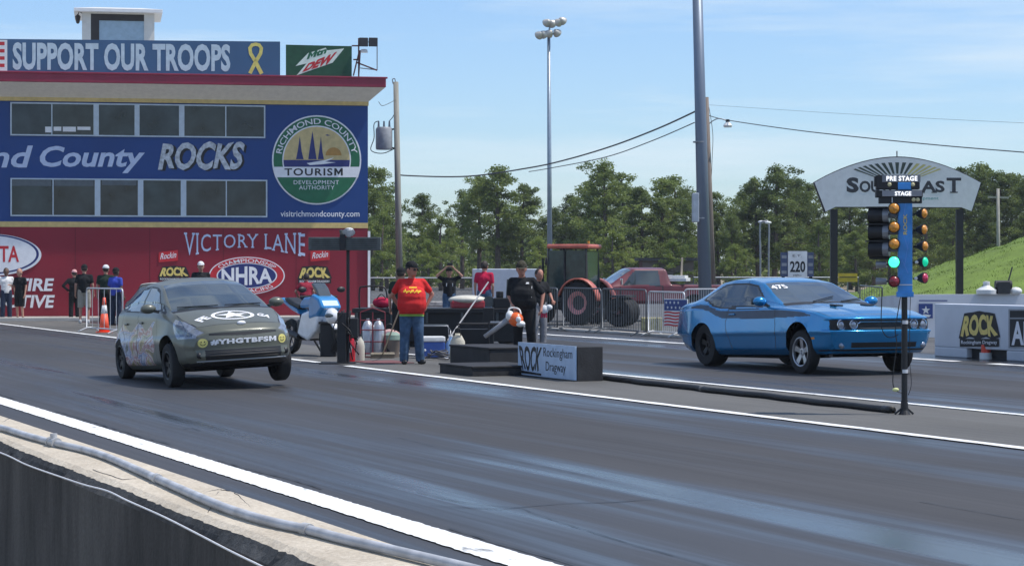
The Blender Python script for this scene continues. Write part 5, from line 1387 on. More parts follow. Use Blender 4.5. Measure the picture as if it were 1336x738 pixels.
# long cable tube on the median
pa, wa = trackpt(778, 495); pb, wb = trackpt(1163, 539.5)
ct = thing('cable_tube', 'long black rubber cable tube lying along the median', 'hose', (0, 0, 0), TA)
P = [Vector((pa + (pb - pa) * i / 40, wa + (wb - wa) * i / 40 + .03 * math.sin(i * .55) + .02 * math.sin(i * 1.3), .042)) for i in range(41)]
MB().tube(P, .038, 12).build('tube', M('black_rubber_tube', (.012, .012, .013), .6, var=.4, scale=8, bump=.3), ct, smooth=True)
MB().tube(P[-2:], .042, 12).build('end_cap', m_trim, ct, smooth=True)
mb = MB(); c_ = P[17]; mb.tube([c_ + Vector((-.04, 0, 0)), c_ + Vector((.04, 0, 0))], .042, 12); mb.build('joint_band', M('worn_band', (.16, .15, .14), .7), ct)

# ------------------------------------------------------------------ the starting tree
tx = G(1180, 541)
st_rz = math.radians(-6)
tr = thing('starting_tree', 'tall drag racing starting tree with amber green and red bulbs on a blue column', 'starting lights', tx, st_rz)
def TL(px, py, yo=0.): x, z = onplane(tx, st_rz, px, py, yo); return x, z
def TP(px, py, yo=0.): x, z = TL(px, py, yo); return Vector((x, yo, z))
m_col = M('blue_column_panel', (.04, .25, .62), .35, var=.25, scale=6); m_ring = M('silver_band', (.65, .65, .66), .4)
mb = MB(); mb.cyl((0, 0, .0), TP(1180, 384), .034, n=14); mb.build('pole', m_trim, tr, smooth=False)
mb = MB()
for yy in (420, 484, 526):
    p = TP(1180.5, yy); mb.cyl(p + Vector((0, 0, -.02)), p + Vector((0, 0, .02)), .037, n=14)
mb.build('pole_band', m_ring, tr)
mb = MB(); mb.lathe([(.07, 0), (.06, .02), (.045, .05), (.04, .16)], (0, 0, 0.004), n=14)
mb.beam((-.11, -.03, .012), (0, 0, .10), .02); mb.beam((.10, .03, .012), (0, 0, .10), .02); mb.build('pole_foot', m_trim, tr)
x0, zt_ = TL(1171.5, 252); x1, zb_ = TL(1190, 385)
mb = MB(); mb.b2((x0, -.05, zb_), (x1, .07, TL(1180, 232)[1])); colm = mb.build('column', m_col, tr, bevel=.008)
m_swirl = M('pale_swirl', (.12, .30, .70), .5)
mb = MB()
for a_, b_, c_, d_, w_ in ((1177, 300, 1184, 325, 1.2), (1182, 262, 1178, 285, 1.1), (1175, 335, 1184, 356, 1.3), (1186, 310, 1180, 345, .9)):
    A, B = TP(a_, b_, -.054), TP(c_, d_, -.054); d = Vector((w_ * .009, 0, 0)); mb.add([A, B, B + d, A + d * .3], [(0, 1, 2, 3)])
mb.build('swirl_print', m_swirl, colm)
mb = MB(); write(mb, 'ROCK', lambda u, v: tuple(TP(1178.5 + 5 * (1 - v), 306 - 27 * u, -.056)), bold=.02); mb.build('column_lettering', m_lyel, colm)
mb = MB(); mb.b2((x0 - .015, -.06, zb_ - .02), (x1 + .015, .08, zb_ + .04)); mb.build('column_base', m_col, tr, bevel=.006)
mb = MB(); mb.b2((x0 - .004, -.056, TL(1180, 372)[1]), (x1 + .004, -.049, TL(1180, 370.7)[1])); mb.build('column_band', m_ring, tr)
# heads: cans with a lens towards the photographer's side on the left, turned lenses on the right
m_amb = M('amber_bulb', (.60, .24, .02), .35, var=.35, scale=60, coat=.4); m_ambd = M('amber_bulb_lit_side', (.66, .26, .02), .35, var=.35, scale=60, coat=.4)  # second amber: brighter copy, the lit side put into its colour
def emis(name, c, s):
    m, nt_, b = newmat(name); b.inputs['Base Color'].default_value = (*c, 1); b.inputs['Emission Color'].default_value = (*c, 1); b.inputs['Emission Strength'].default_value = s
    b.inputs['Roughness'].default_value = .4; return m
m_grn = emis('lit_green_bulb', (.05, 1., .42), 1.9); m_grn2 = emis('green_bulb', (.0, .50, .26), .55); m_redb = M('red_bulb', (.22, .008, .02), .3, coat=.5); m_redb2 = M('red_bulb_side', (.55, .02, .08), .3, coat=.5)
m_can = M('black_light_can', (.014, .014, .016), .55); m_gcan = M('grey_can_ring', (.25, .26, .28), .4, .4)
def can(pos, aim, r, mlens, ln, name='light_can', back=True):
    """lens at pos looking along aim (unit vector, local), can body behind it"""
    q = aim.to_track_quat('X', 'Z').to_matrix()
    def tr_(mb): mb.v = [tuple(q @ Vector(v) + pos) for v in mb.v]; return mb
    mb = MB(); mb.lathe([(r * .35, -ln), (r * .55, -ln * .95), (r * .95, -ln * .4), (r * 1.08, -.01), (r * 1.10, .012), (r * 1.0, .012), (r * .98, .0)], axis='X', n=24); c = tr_(mb).build(name, m_can, tr, autos=True)
    mb = MB(); mb.lathe([(r * .98, .0), (r * .9, .016), (r * .6, .030), (0, .040)], axis='X', n=24); tr_(mb).build('bulb', mlens, c, smooth=True)
    return c
aimL = Vector((.10, -1, .02)).normalized(); aimR = Vector((.80, -.62, .0)).normalized()
rL = 7.2 / 2850 * 24.6
for py_, m_ in ((272, m_amb), (296.3, m_amb), (318.3, m_amb), (341.8, m_grn), (367, m_redb)):
    p = TP(1166.3, py_, -.09); can(p, aimL, rL, m_, .09)
for py_, m_ in ((278.5, m_ambd), (299.5, m_ambd), (321, m_ambd), (341.5, m_grn2), (362.5, m_redb2)):
    p = TP(1206 if py_ > 300 else 1205, py_, -.03); can(p, aimR, rL * .92, m_, .085)
    a = TP(1192, py_ + 1, -.02); MB().beam(a, p - aimR * .07, .022).build('bracket', m_can, tr)
for py_, xw in ((341, 1196), (362, 1195)): 
    MB().ball(TP(xw, py_ + 1, -.05), (.022, .022, .018), 10).build('clear_bulb', m_wp, tr, smooth=True)
# racer facing cans: deep black hoods on the left, pointing up the strip
aimB = Vector((-.97, .24, 0)).normalized()
for py_ in (281, 303, 325):
    A = TP(1158, py_, .06); 
    mb = MB(); mb.cyl(A, A + aimB * .21, .075, .088, n=20); h_ = mb.build('light_hood', m_can, tr, autos=True)
    MB().cyl(A - aimB * .02, A + aimB * .05, .078, n=20).build('hood_ring', m_gcan, h_)
    MB().cyl(TP(1172, py_, .02), A, .03, n=10).build('hood_stub', m_gcan, h_)
    mb = MB(); mb.b2((A.x - .24, A.y - .02, A.z + .085), (A.x - .0, A.y + .2, A.z + .10)); mb.build('visor', m_can, h_)
mb = MB(); p, q = TP(1134, 270, .14), TP(1160, 338, .14); mb.b2((p.x, .13, q.z), (q.x, .15, p.z)); mb.build('backing_board', m_can, tr)
for py_ in (345, 367):
    A = TP(1157, py_, .08); MB().cyl(A, A + aimB * .12, .035, .045, n=14).build('side_lamp', m_gcan, tr, autos=True); MB().beam(A, TP(1172, py_, .02), .02).build('bracket', m_can, tr)
# stage boxes
def litbox(x0p, y0p, x1p, y1p, yo, d, m, name):
    a, b_ = TP(x0p, y0p, yo), TP(x1p, y1p, yo); return MB().b2((a.x, yo, b_.z), (b_.x, yo + d, a.z)).build(name, m, tr, bevel=.004)
b1 = litbox(1143.5, 228.5, 1200, 246.5, -.07, .2, m_can, 'stage_box'); litbox(1141, 230, 1146, 243, -.05, .14, m_can, 'box_end'); litbox(1143, 248.3, 1204, 257, -.075, .21, m_can, 'stage_box')
b3 = litbox(1147, 257.5, 1203, 265, -.06, .16, m_can, 'stage_box')
def tlet(txt, x0_, y0_, x1_, y1_, m, yo=-.082, parent=tr, **k):
    mb = MB(); write(mb, txt, lambda u, v: tuple(TP(x0_ + (x1_ - x0_) * u, y1_ + (y0_ - y1_) * v, yo)), **k); return mb.build('lettering', m, parent)
m_lit = emis('lit_white_lettering', (1, 1, 1), .85)
litbox(1151, 228.2, 1201, 237.3, -.074, .003, M('grey_light_panel', (.20, .21, .23), .5), 'sign_strip'); litbox(1151, 248.8, 1203, 256.0, -.079, .003, M('grey_light_panel_b', (.25, .25, .27), .5), 'sign_strip')
tlet('PRE STAGE', 1156.5, 229.6, 1197, 236, m_lit, bold=.03, space=1.1); tlet('STAGE', 1167.5, 249.7, 1189, 255.2, m_lit, bold=.03)
litbox(1171.5, 238, 1188.5, 247, -.085, .01, m_col, 'column_face')
m_sb = M('pale_yellow_bulb', (.55, .50, .28), .3, coat=.4)
for x_, y_ in ((1160.5, 240.8), (1191, 240.8), (1192, 260.5), (1197.5, 260.5)):
    MB().ball(TP(x_, y_, -.078 if y_ < 250 else -.066), (.024, .015, .024), 12).build('stage_bulb', m_sb, tr, smooth=True)
MB().cyl(TP(1164, 257, -.06), TP(1164, 266, -.06), .006, n=6).build('wire_stub', m_ring, tr)
# loose cables at the pole
def cable(pts, r, yo=0., m=m_trim, name='cable'): return MB().tube(cat([TP(a, b_, yo) for a, b_ in pts], 6), r, 6).build(name, m, tr, smooth=True)
cable([(1151, 375), (1150, 400), (1150, 425), (1155, 437), (1163, 440), (1172, 436)], .006, -.04); cable([(1175, 386), (1171, 410), (1168, 430), (1170, 450), (1166, 480), (1165, 500), (1169, 509), (1176, 512)], .006, -.04)
cable([(1188, 386), (1187, 420), (1187, 470), (1189, 500), (1185, 515)], .004, -.02); MB().ball(TP(1168.5, 508, -.04), (.04, .02, .022), 10).build('cable_plug', M('yellow_green_plug', (.65, .68, .30), .5), tr, smooth=True)

# ------------------------------------------------------------------ timing mast with a horizontal bar
bm_ = thing('boom_stand', 'tall black stand carrying a long dark grey slatted bar light beside the near lane', 'stand', G(450, 474))
o_ = Vector(bm_.location); Ys = o_.y
def S(px, py, dy=0.): return W(px, py, Ys + dy) - o_
m_bar = M('dark_grey_bar', (.065, .075, .075), .5, var=.3, scale=8); m_dkm = M('matt_black_metal', (.014, .014, .016), .6)
MB().cyl(S(454, 474), S(454, 300), .03, n=10).build('mast', m_dkm, bm_)
mb = MB(); a, b_ = S(403, 318), S(497, 318)
mb.box((a + b_) / 2, (b_.x - a.x, .22, .23)); bar = mb.build('bar', m_bar, bm_, bevel=.012)
mb = MB()
for k in range(5): mb.box((a + b_) / 2 + Vector((0, -.112, -.07 + k * .035)), (b_.x - a.x - .12, .006, .008))
mb.build('slat', m_dkm, bar)
mb = MB(); mb.box(S(447, 316, -.12), (.10, .05, .28)); mb.build('clamp', m_dkm, bm_, bevel=.01)
mb = MB(); mb.lathe([(.02, -.10), (.10, -.02), (.115, .0), (.10, .01)], n=16); mb.v = [tuple(Matrix.Rotation(math.radians(-35), 3, 'X') @ Vector(v) + S(455, 303, -.1)) for v in mb.v]
lm = mb.build('lamp_head', M('pale_lamp_head', (.40, .41, .42), .4), bm_, autos=True); mb = MB(); mb.ball(S(455.5, 300, -.12), (.08, .08, .04), 14); mb.build('lamp_cap', m_wp, lm, smooth=True)
mb = MB(); mb.beam(S(450, 325), S(445, 300, -.05), .05); mb.build('lamp_arm', m_bar, bm_)
mb = MB(); mb.box(S(450, 440) + Vector((-.05, 0, 0)), (.16, .2, .88)); mb.box(S(462, 428), (.14, .16, .35)); mb.build('control_box', m_dkm, bm_, bevel=.01)
mb = MB(); mb.box((-.12, .0, .012), (.62, .6, .02)); mb.build('base_plate', m_dkm, bm_)  # dark plate laid in for the shadow at the stand's foot
mb = MB(); rnd = random.Random(5)
for k in range(7):
    a = S(rnd.uniform(440, 466), rnd.uniform(400, 425), rnd.uniform(-.1, .1)); b_ = S(rnd.uniform(438, 470), rnd.uniform(440, 470), rnd.uniform(-.15, .1)); c_ = (a + b_) / 2 + Vector((rnd.uniform(-.12, .12), -.1, 0)); mb.tube(cat([a, c_, b_], 5), .012, 5)
mb.build('cable', m_dkm, bm_, smooth=True)

# fire extinguisher, jug, cylinder trolley
m_xr = M('extinguisher_red', (.55, .012, .025), .3, coat=.5)
fe = thing('fire_extinguisher', 'red fire extinguisher standing between the boom stand and the white jug', 'extinguisher', G(457, 472))
MB().lathe([(.0, 0), (.085, 0), (.09, .03), (.09, .40), (.06, .48), (.03, .50)], n=18).build('cylinder', m_xr, fe, autos=True)
MB().lathe([(.03, .50), (.035, .56), (.0, .57)], n=10).build('valve', m_trim, fe); MB().tube([(0, 0, .54), (.07, -.03, .55), (.11, -.05, .40), (.10, -.06, .18)], .012, 6).build('hose', m_trim, fe, smooth=True); MB().box((0, -.091, .24), (.07, .004, .14)).build('label_plate', m_wp, fe)
jg = thing('spray_jug', 'off white plastic jug beside the red fire extinguisher', 'jug', G(469, 471))
MB().lathe([(0, 0), (.10, 0), (.105, .03), (.105, .28), (.085, .36), (.04, .42), (.035, .45)], n=16, sc=(.9, .75)).build('jug', M('cloudy_white_plastic', (.55, .53, .44), .5), jg, autos=True); MB().lathe([(.04, .45), (.04, .49), (0, .49)], n=10).build('cap', m_trim, jg)
hc_ = thing('cylinder_trolley', 'dark red hand trolley loaded with silver gas cylinders', 'trolley', G(491, 466))
m_silver = M('silver_cylinder', (.48, .48, .50), .35, .6, var=.2)
for x in (-.16, .04): MB().lathe([(0, .06), (.105, .06), (.11, .09), (.11, .56), (.07, .66), (.03, .69), (.03, .73)], (x, 0, 0), n=16).build('gas_cylinder', m_silver, hc_, autos=True)
mb = MB()
for x in (-.29, -.06, .17): mb.tube([(x, -.13, .05), (x, -.13, .85)], .012, 6)
mb.tube([(-.29, -.13, .85), (-.06, -.13, .93), (.17, -.13, .85)], .012, 6)
for z in (.08, .30, .52, .70): mb.tube([(-.29, -.13, z), (.17, -.13, z)], .010, 6)
mb.build('trolley_frame', M('dark_red_frame', (.20, .02, .03), .5), hc_)
for x in (-.24, .24):
    MB().lathe([(.05, -.03), (.10, -.035), (.11, 0), (.10, .035), (.05, .03)], (x, -.02, .11), axis='X', n=18).build('wheel', m_tyre, hc_, autos=True)
MB().box((-.06, -.14, .015), (.5, .25, .02)).build('toe_plate', m_rust, hc_)
bk = thing('bucket', 'pale green bucket with a domed lid left of the red shirted man', 'bucket', G(512, 466))
MB().lathe([(0, 0), (.12, 0), (.15, .32), (.155, .33)], n=18).build('pail', M('grey_brown_pail', (.20, .16, .13), .6), bk, autos=True); MB().lathe([(.16, .33), (.15, .42), (.09, .47), (0, .48)], n=18).build('lid', M('sage_green_lid', (.22, .30, .24), .6), bk, autos=True)
bg_ = thing('duffel_bag', 'pink and cream cloth bag on the ground behind the green lidded bucket', 'bag', G(508, 459))
mb = MB(); mb.ball((0, 0, .22), (.28, .18, .24), 14); mb.build('bag', cmat('pink_cream_cloth', (.52, .32, .30), var=.4, scale=9), bg_, smooth=True); MB().tube(cat([Vector(p) for p in ((-.12, -.1, .42), (-.05, -.12, .55), (.05, -.12, .55), (.12, -.1, .42))], 5), .012, 6).build('handle', m_trim, bg_)
cl = thing('cooler', 'blue picnic cooler with a white lid behind the red shirted man', 'cooler', G(561, 467), .15); cl.scale = (.80, .8, .85)
MB().b2((-.33, -.2, .02), (.33, .2, .36)).build('tub', M('cooler_blue', (.03, .08, .30), .4), cl, bevel=.03); MB().b2((-.34, -.21, .362), (.34, .21, .48)).build('lid', m_wp, cl, bevel=.03); MB().ball((-.14, -.2, .18), (.03, .015, .03), 8).build('drain_plug', m_wp, cl)
ft = thing('folding_stand', 'low folding stand of thin pale tubing around the blue cooler', 'stand', G(556, 465))
mb = MB(); mb.tube([(-.50, 0, .0), (-.44, 0, .40), (-.34, 0, .58), (.40, 0, .58), (.46, 0, .50)], .012, 6); mb.tube([(-.50, .4, 0), (-.44, .4, .40), (-.34, .4, .58), (.40, .4, .58), (.46, .4, 0)], .012, 6); mb.tube([(.46, 0, .5), (.46, 0, 0)], .012, 6); mb.build('tube_frame', m_gcan, ft, smooth=True)
MB().b2((-.33, .01, .585), (.39, .39, .60)).build('shelf', m_bar, ft)
bt_ = thing('water_bottle', 'clear blue water jug standing right of the blue cooler', 'bottle', G(588, 467)); MB().lathe([(0, 0), (.10, 0), (.10, .26), (.04, .34), (.035, .40)], n=14).build('bottle', M('pale_blue_plastic', (.25, .40, .62), .2, coat=.5), bt_, autos=True); MB().lathe([(.04, .40), (.04, .43), (0, .43)], n=10).build('cap', m_wp, bt_)
tg = thing('canvas_bag', 'tall cream canvas bag slumped beside the black platform', 'bag', G(597, 471)); mb = MB(); mb.lathe([(0, 0), (.13, .0), (.15, .10), (.13, .36), (.07, .47), (.05, .5)], n=16, sc=(1, .7)); mb.build('sack', cmat('cream_canvas', (.50, .47, .38), var=.2), tg, smooth=True)
MB().tube(cat([Vector(p) for p in ((-.06, -.05, .46), (-.03, -.07, .58), (.04, -.07, .58), (.06, -.05, .46))], 5), .01, 6).build('strap', m_trim, tg)
rm = MB().b2((-.55, -.4, 0), (.55, .4, .012)).build('rubber_mat', M('faded_red_mat', (.16, .06, .06), .9, var=.3), bevel=.003); rm.location = T(-36.4, 13.4, .005); rm.rotation_euler = (0, 0, TA); tag(rm, 'faded dull red mat on the ground under the red shirted man', 'mat')
bxk = thing('wire_coil', 'tangle of dark wire and hose heaped in front of the blue cooler', 'hose', G(573, 470)); mb = MB(); rnd = random.Random(9)
for k in range(4): mb.tube(cat([Vector((.24 * math.cos(a) * (1 - k * .12) + rnd.uniform(-.03, .03), .14 * math.sin(a), .03 + k * .035 + rnd.uniform(0, .05))) for a in [i * .7 for i in range(10)]], 3), .014, 5)
mb.build('hose_coil', M('dull_grey_hose', (.09, .09, .10), .6, var=.4), bxk, smooth=True)

# black flatbed cart behind the crew
fb_ = thing('flatbed_trailer', 'long black flatbed trailer parked across the median behind the crew', 'trailer', W(560, 452, 47) * 1, math.radians(-3))
fb_.location.z = 0; o_ = Vector(fb_.location)
m_flat = M('black_trailer_paint', (.008, .008, .009), .55, var=.3)
MB().b2((-1.6, -.55, .72), (2.0, .9, .82)).build('deck', m_flat, fb_, bevel=.01); MB().b2((-1.55, -.50, .12), (1.9, -.44, .72)).build('side_skirt', m_flat, fb_)
MB().b2((-1.5, .0, .22), (1.9, .8, .3)).build('axle_beam', m_flat, fb_)
for x in (-1.2, -.3, .8, 1.7):
    MB().lathe([(.10, -.07), (.22, -.08), (.24, 0), (.22, .08), (.10, .07)], (x, -.30, .24), axis='Y', n=20).build('wheel', m_tyre, fb_, autos=True)
mb = MB()
for x in (-1.5, -.75, 0, .75, 1.5): mb.box((x, -.555, .62), (.05, .02, .22))
mb.build('stake', m_bar, fb_)
def ondeck(px, dz=.82): return W(px, 400, 47.0).x, 47.0, dz
rbg = thing('red_crate', 'red bag lying on the left end of the black flatbed', 'bag', ondeck(498)); mb = MB(); mb.ball((0, 0, .12), (.20, .14, .12), 12); mb.build('bag', cmat('red_nylon', (.45, .02, .06)), rbg, smooth=True); MB().tube(cat([Vector(p) for p in ((-.1, -.1, .2), (0, -.12, .30), (.1, -.1, .2))], 5), .012, 6).build('handle', m_trim, rbg); 
rbg.name = 'red_bag'
rl = thing('side_rail', 'curved black metal rail hoop rising from the left end of the black flatbed', 'rail', ondeck(486)); MB().tube(cat([Vector(p) for p in ((-.28, 0, 0), (-.28, 0, .38), (-.20, 0, .46), (.20, 0, .46), (.30, 0, .34), (.32, 0, 0))], 5), .018, 8).build('rail', m_flat, rl, smooth=True)
cv = thing('car_part', 'cream and red fiberglass car part resting on the middle of the black flatbed', 'car part', ondeck(610), .1); mb = MB(); mb.ball((0, 0, .18), (.42, .25, .10), 16); mb.build('shell', M('cream_fiberglass', (.62, .58, .48), .4), cv, smooth=True); MB().b2((-.36, -.18, .0), (.36, .18, .16)).build('lower_shell', M('red_fiberglass', (.35, .03, .04), .4), cv, bevel=.03)
gn = thing('small_engine', 'small black pump engine with hoses at the right end of the black flatbed', 'engine', ondeck(655))
mb = MB(); mb.b2((-.18, -.15, 0), (.18, .15, .22)); mb.cyl((-.05, 0, .22), (-.05, 0, .36), .08); mb.build('engine_block', m_flat, gn, bevel=.02); MB().tube([(.1, 0, .2), (.12, 0, .62)], .02, 6).build('exhaust', m_bar, gn); MB().lathe([(0, -.05), (.12, -.05), (.12, .05), (0, .05)], (-.28, -.05, .14), axis='Y', n=16).build('flywheel', m_bar, gn)
sw = thing('equipment_rack', 'black steel equipment rack with bars standing between the canvas bag and the platform', 'rack', G(614, 463))
mb = MB()
for x in (-.25, .35): 
    for y in (0, .4): mb.tube([(x, y, 0), (x, y, .62)], .02, 6)
for z in (.2, .60):
    mb.tube([(-.25, 0, z), (.9, 0, z)], .018, 6); mb.tube([(-.25, .4, z), (.9, .4, z)], .018, 6)
mb.build('rack_frame', m_flat, sw); MB().b2((-.25, .02, .20), (.35, .38, .5)).build('control_box', m_flat, sw, bevel=.01); MB().b2((.38, 0, .61), (.95, .4, .64)).build('tray', m_gcan, sw)
lp = thing('black_post', 'short black post with a pale foot between the flatbed and the platform', 'post', G(638, 458)); MB().b2((-.12, -.09, .03), (.10, .09, .88)).build('post', m_flat, lp, bevel=.015); MB().b2((-.16, -.13, 0), (.14, .13, .03)).build('foot', m_gcan, lp)

# ------------------------------------------------------------------ scooter / motorcycle by the wall
mo = thing('motorcycle', 'blue and white sport motorcycle parked behind the olive hatchback', 'motorcycle', G(405, 463), math.radians(-58)); mo.scale = (1.15, 1.15, 1.15)
m_mb = M('sky_blue_gloss', (.02, .22, .50), .3, coat=.8); m_mw = M('white_gloss', (.75, .76, .78), .3, coat=.8)
for x in (.70, -.70):
    w_ = MB().lathe([(.18, -.02), (.20, -.03), (.20, .03), (.18, .02), (.18, -.02)], (0, 0, 0), axis='Y', n=24)
    for k in range(6):
        a = k * PI / 3; w_.beam((0, 0, 0), (.19 * math.cos(a), 0, .19 * math.sin(a)), .02)
    w_ = w_.build('wheel', m_darkrim, mo, autos=True, loc=(x, 0, .30))
    MB().lathe([(.20, -.05), (.27, -.06), (.30, 0), (.27, .06), (.20, .05), (.20, -.05)], axis='Y', n=28).build('tyre', m_tyre, w_, autos=True)
for s in (-1, 1): MB().cyl((.70, s * .08, .30), (.44, s * .08, .92), .025, n=8).build('fork', m_gcan, mo, smooth=True)
def moto(name, poly, hw, m, parent=mo, bev=.05):
    mb = MB(); mb.xz(poly, -hw, hw); return mb.build(name, m, parent, bevel=bev)
moto('fuel_tank', [(-.18, .78), (.30, .80), (.34, .92), (.22, .98), (0, .98), (-.16, .88)], .13, m_mb)
fa_ = moto('front_fairing', [(.26, .60), (.60, .66), (.80, .80), (.66, .96), (.40, 1.04), (.28, .92)], .19, m_mb)
moto('side_fairing', [(-.20, .34), (.20, .24), (.52, .42), (.62, .66), (.34, .78), (-.04, .70)], .17, m_mw)
moto('front_fender', [(.42, .56), (.56, .64), (.84, .62), (1.0, .48), (.98, .44), (.82, .55), (.58, .56), (.46, .50)], .07, m_mw, bev=.02)
moto('headlight', [(.70, .76), (.79, .79), (.70, .88), (.62, .90)], .13, m_lens, fa_, .02)
moto('windscreen', [(.56, .98), (.40, 1.04), (.24, 1.20), (.30, 1.21), (.44, 1.12)], .12, m_cglass, mo, .02)
mb = MB(); mb.tube([(.30, -.34, .98), (.38, -.12, 1.0), (.38, .12, 1.0), (.30, .34, .98)], .018, 6); mb.build('handlebar', m_trim, mo)
for s in (-1, 1): MB().ball((.42, s * .36, 1.10), (.03, .08, .05), 8).build('mirror', m_trim, mo, smooth=True)
moto('seat', [(-.60, .84), (-.20, .76), (-.16, .84), (-.40, .88), (-.66, .96), (-.80, .95)], .12, m_trim, mo, .03); moto('tail', [(-.50, .74), (-.25, .68), (-.30, .77), (-.62, .85), (-.92, .96), (-.95, .90)], .10, m_mb, mo, .02)
mb = MB(); mb.b2((-.25, -.14, .25), (.28, .14, .60)); mb.build('engine', m_darkrim, mo, bevel=.04); MB().cyl((-.1, -.16, .30), (-.85, -.18, .45), .05, n=12).build('exhaust_pipe', m_darkrim, mo); MB().beam((-.1, .1, .28), (-.2, .32, .02), .025).build('side_stand', m_trim, mo)
hm_ = thing('helmet', 'white racing helmet hanging at the right of the blue motorcycle', 'helmet', W(433, 412, 40.5)); mb = MB(); mb.ball((0, 0, 0), (.13, .16, .15), 16); mb.build('helmet_shell', m_mw, hm_, smooth=True); MB().ball((-.03, -.09, .01), (.10, .09, .05), 12).build('visor', m_cglass, hm_, smooth=True)
sc_ = thing('tool_stand', 'dark tool stand packed with black gear right of the motorcycle', 'stand', G(428, 465)); mb = MB(); mb.b2((-.14, -.12, 0), (.16, .14, .62)); mb.build('cabinet', m_dkm, sc_, bevel=.02); MB().b2((-.17, -.15, .622), (.19, .17, .66)).build('shelf', m_dkm, sc_)

# ------------------------------------------------------------------ cone, barricades
cn = thing('traffic_cone', 'tall orange traffic cone with a white band in front of the barricade', 'cone', G(136, 434))
MB().b2((-.19, -.19, 0), (.19, .19, .035)).build('base', M('cone_orange', (.85, .10, .04), .5), cn, bevel=.01)
m_con = bpy.data.materials['cone_orange']; MB().lathe([(.14, .035), (.088, .50)], n=20).build('lower_cone', m_con, cn, smooth=True); MB().lathe([(.088, .5), (.060, .72)], n=20).build('reflective_band', m_wp, cn, smooth=True); MB().lathe([(.060, .72), (.035, .92), (0, .925)], n=20).build('tip', m_con, cn, smooth=True)
m_gal = M('galvanised_steel', (.13, .14, .15), .45, .5, var=.15); m_galw = M('pale_galvanised_steel', (.55, .56, .57), .45, .3)
def barricade(p0, p1, h, m, label, bars=17, group='steel crowd barricades along the strip', banner_=None):
    p0, p1 = Vector(p0), Vector(p1); d = p1 - p0; L_ = d.length; rz = math.atan2(d.y, d.x); t = thing('barricade', label, 'barricade', p0, rz, group)
    r = .10; arc0 = [(r - r * math.cos(a), 0, h - r + r * math.sin(a)) for a in [i * PI / 10 for i in range(6)]]
    fr_ = [(0, 0, .12)] + arc0 + [(L_ - x, 0, z) for x, _, z in arc0[::-1]] + [(L_, 0, .12)]
    mb = MB(); mb.tube(fr_ + [(L_ * .5, 0, .12)], .021, 8, closed=True); mb.build('frame', m, t, smooth=True)
    for i in range(bars):
        x = L_ * (i + 1) / (bars + 1); MB().tube([(x, 0, .12), (x, 0, h)], .008, 5).build('bar', m, t)
    for x in (.25, L_ - .25):
        MB().tube(cat([Vector(q) for q in ((x, -.32, .02), (x, -.16, .09), (x, 0, .13), (x, .16, .09), (x, .32, .02))], 4), .018, 6).build('foot', m, t, smooth=True)
    return t
def bw(px, py): g = G(px, py); return g
barricade(G(671, 427), G(727, 432.3), 1.15, m_gal, 'steel crowd barricade left of the tractor, behind the leaf blower man')
barricade(G(735, 431.2), G(784, 434), 1.15, m_gal, 'steel crowd barricade in front of the tractor rear wheel')
barricade(G(786, 434.2), G(843, 439), 1.15, m_gal, 'steel crowd barricade in front of the maroon pickup truck')
b4 = barricade(G(846, 438), G(893, 441), 1.10, m_galw, 'pale crowd barricade carrying the stars and stripes panel')
barricade(G(893, 431), G(940, 431), 1.12, m_galw, 'pale crowd barricade at the foot of the big steel pole', bars=14)
barricade(G(113, 433), G(160, 436.5), 1.16, m_galw, 'pale barricade rail behind the orange cone left of the hatchback', bars=5)
barricade(G(1122, 424), G(1151, 433), 1.18, m_gal, 'dark barricade end behind the windshield of the blue coupe', bars=8)
# flag banner on it
fg = thing('flag_panel', 'stars and stripes panel hung on the pale barricade left of the blue coupe', 'banner', G(866, 440), math.atan2(*(lambda d: (d.y, d.x))(G(893, 441) - G(866, 440))))
def FG(px, py): return onplane(fg.location, fg.rotation_euler[2], px, py, -.05)
a = FG(866, 389.5); b_ = FG(897, 426)
mb = MB(); mb.b2((a[0], -.05, b_[1]), (b_[0], -.03, a[1])); f1 = mb.build('panel', m_wp, fg)
mb = MB(); zmid = FG(880, 405)[1]; mb.b2((a[0] + .02, -.054, zmid), (b_[0] - .02, -.051, a[1] - .02)); f2 = mb.build('blue_field', M('flag_blue', (.03, .06, .22), .6), fg)
def star5(mb, c, r, y):
    pts = [(c[0] + (r if i % 2 == 0 else r * .4) * math.sin(i * PI / 5), y, c[1] + (r if i % 2 == 0 else r * .4) * math.cos(i * PI / 5)) for i in range(10)]; mb.add(pts, [tuple(range(10))])
mb = MB()
for i in range(4):
    for j in range(2): star5(mb, (a[0] + .1 + i * .145 + .05 * j, a[1] - .09 - j * .12), .045, -.058)
mb.build('star', m_wp, f2)
mb = MB(); n = 5
for i in range(n):
    for k in range(8):
        x0_ = a[0] + .02 + (b_[0] - a[0] - .04) * k / 8; x1_ = a[0] + .02 + (b_[0] - a[0] - .04) * (k + 1) / 8; z0_ = b_[1] + (zmid - b_[1]) * (i + .1) / n; z1_ = b_[1] + (zmid - b_[1]) * (i + .62) / n
        s0, s1 = .012 * math.sin(k * 1.2), .012 * math.sin((k + 1) * 1.2); mb.add([(x0_, -.054, z0_ + s0), (x1_, -.054, z0_ + s1), (x1_, -.054, z1_ + s1), (x0_, -.054, z1_ + s0)], [(0, 1, 2, 3)])
mb.build('stripe', m_logored, fg)

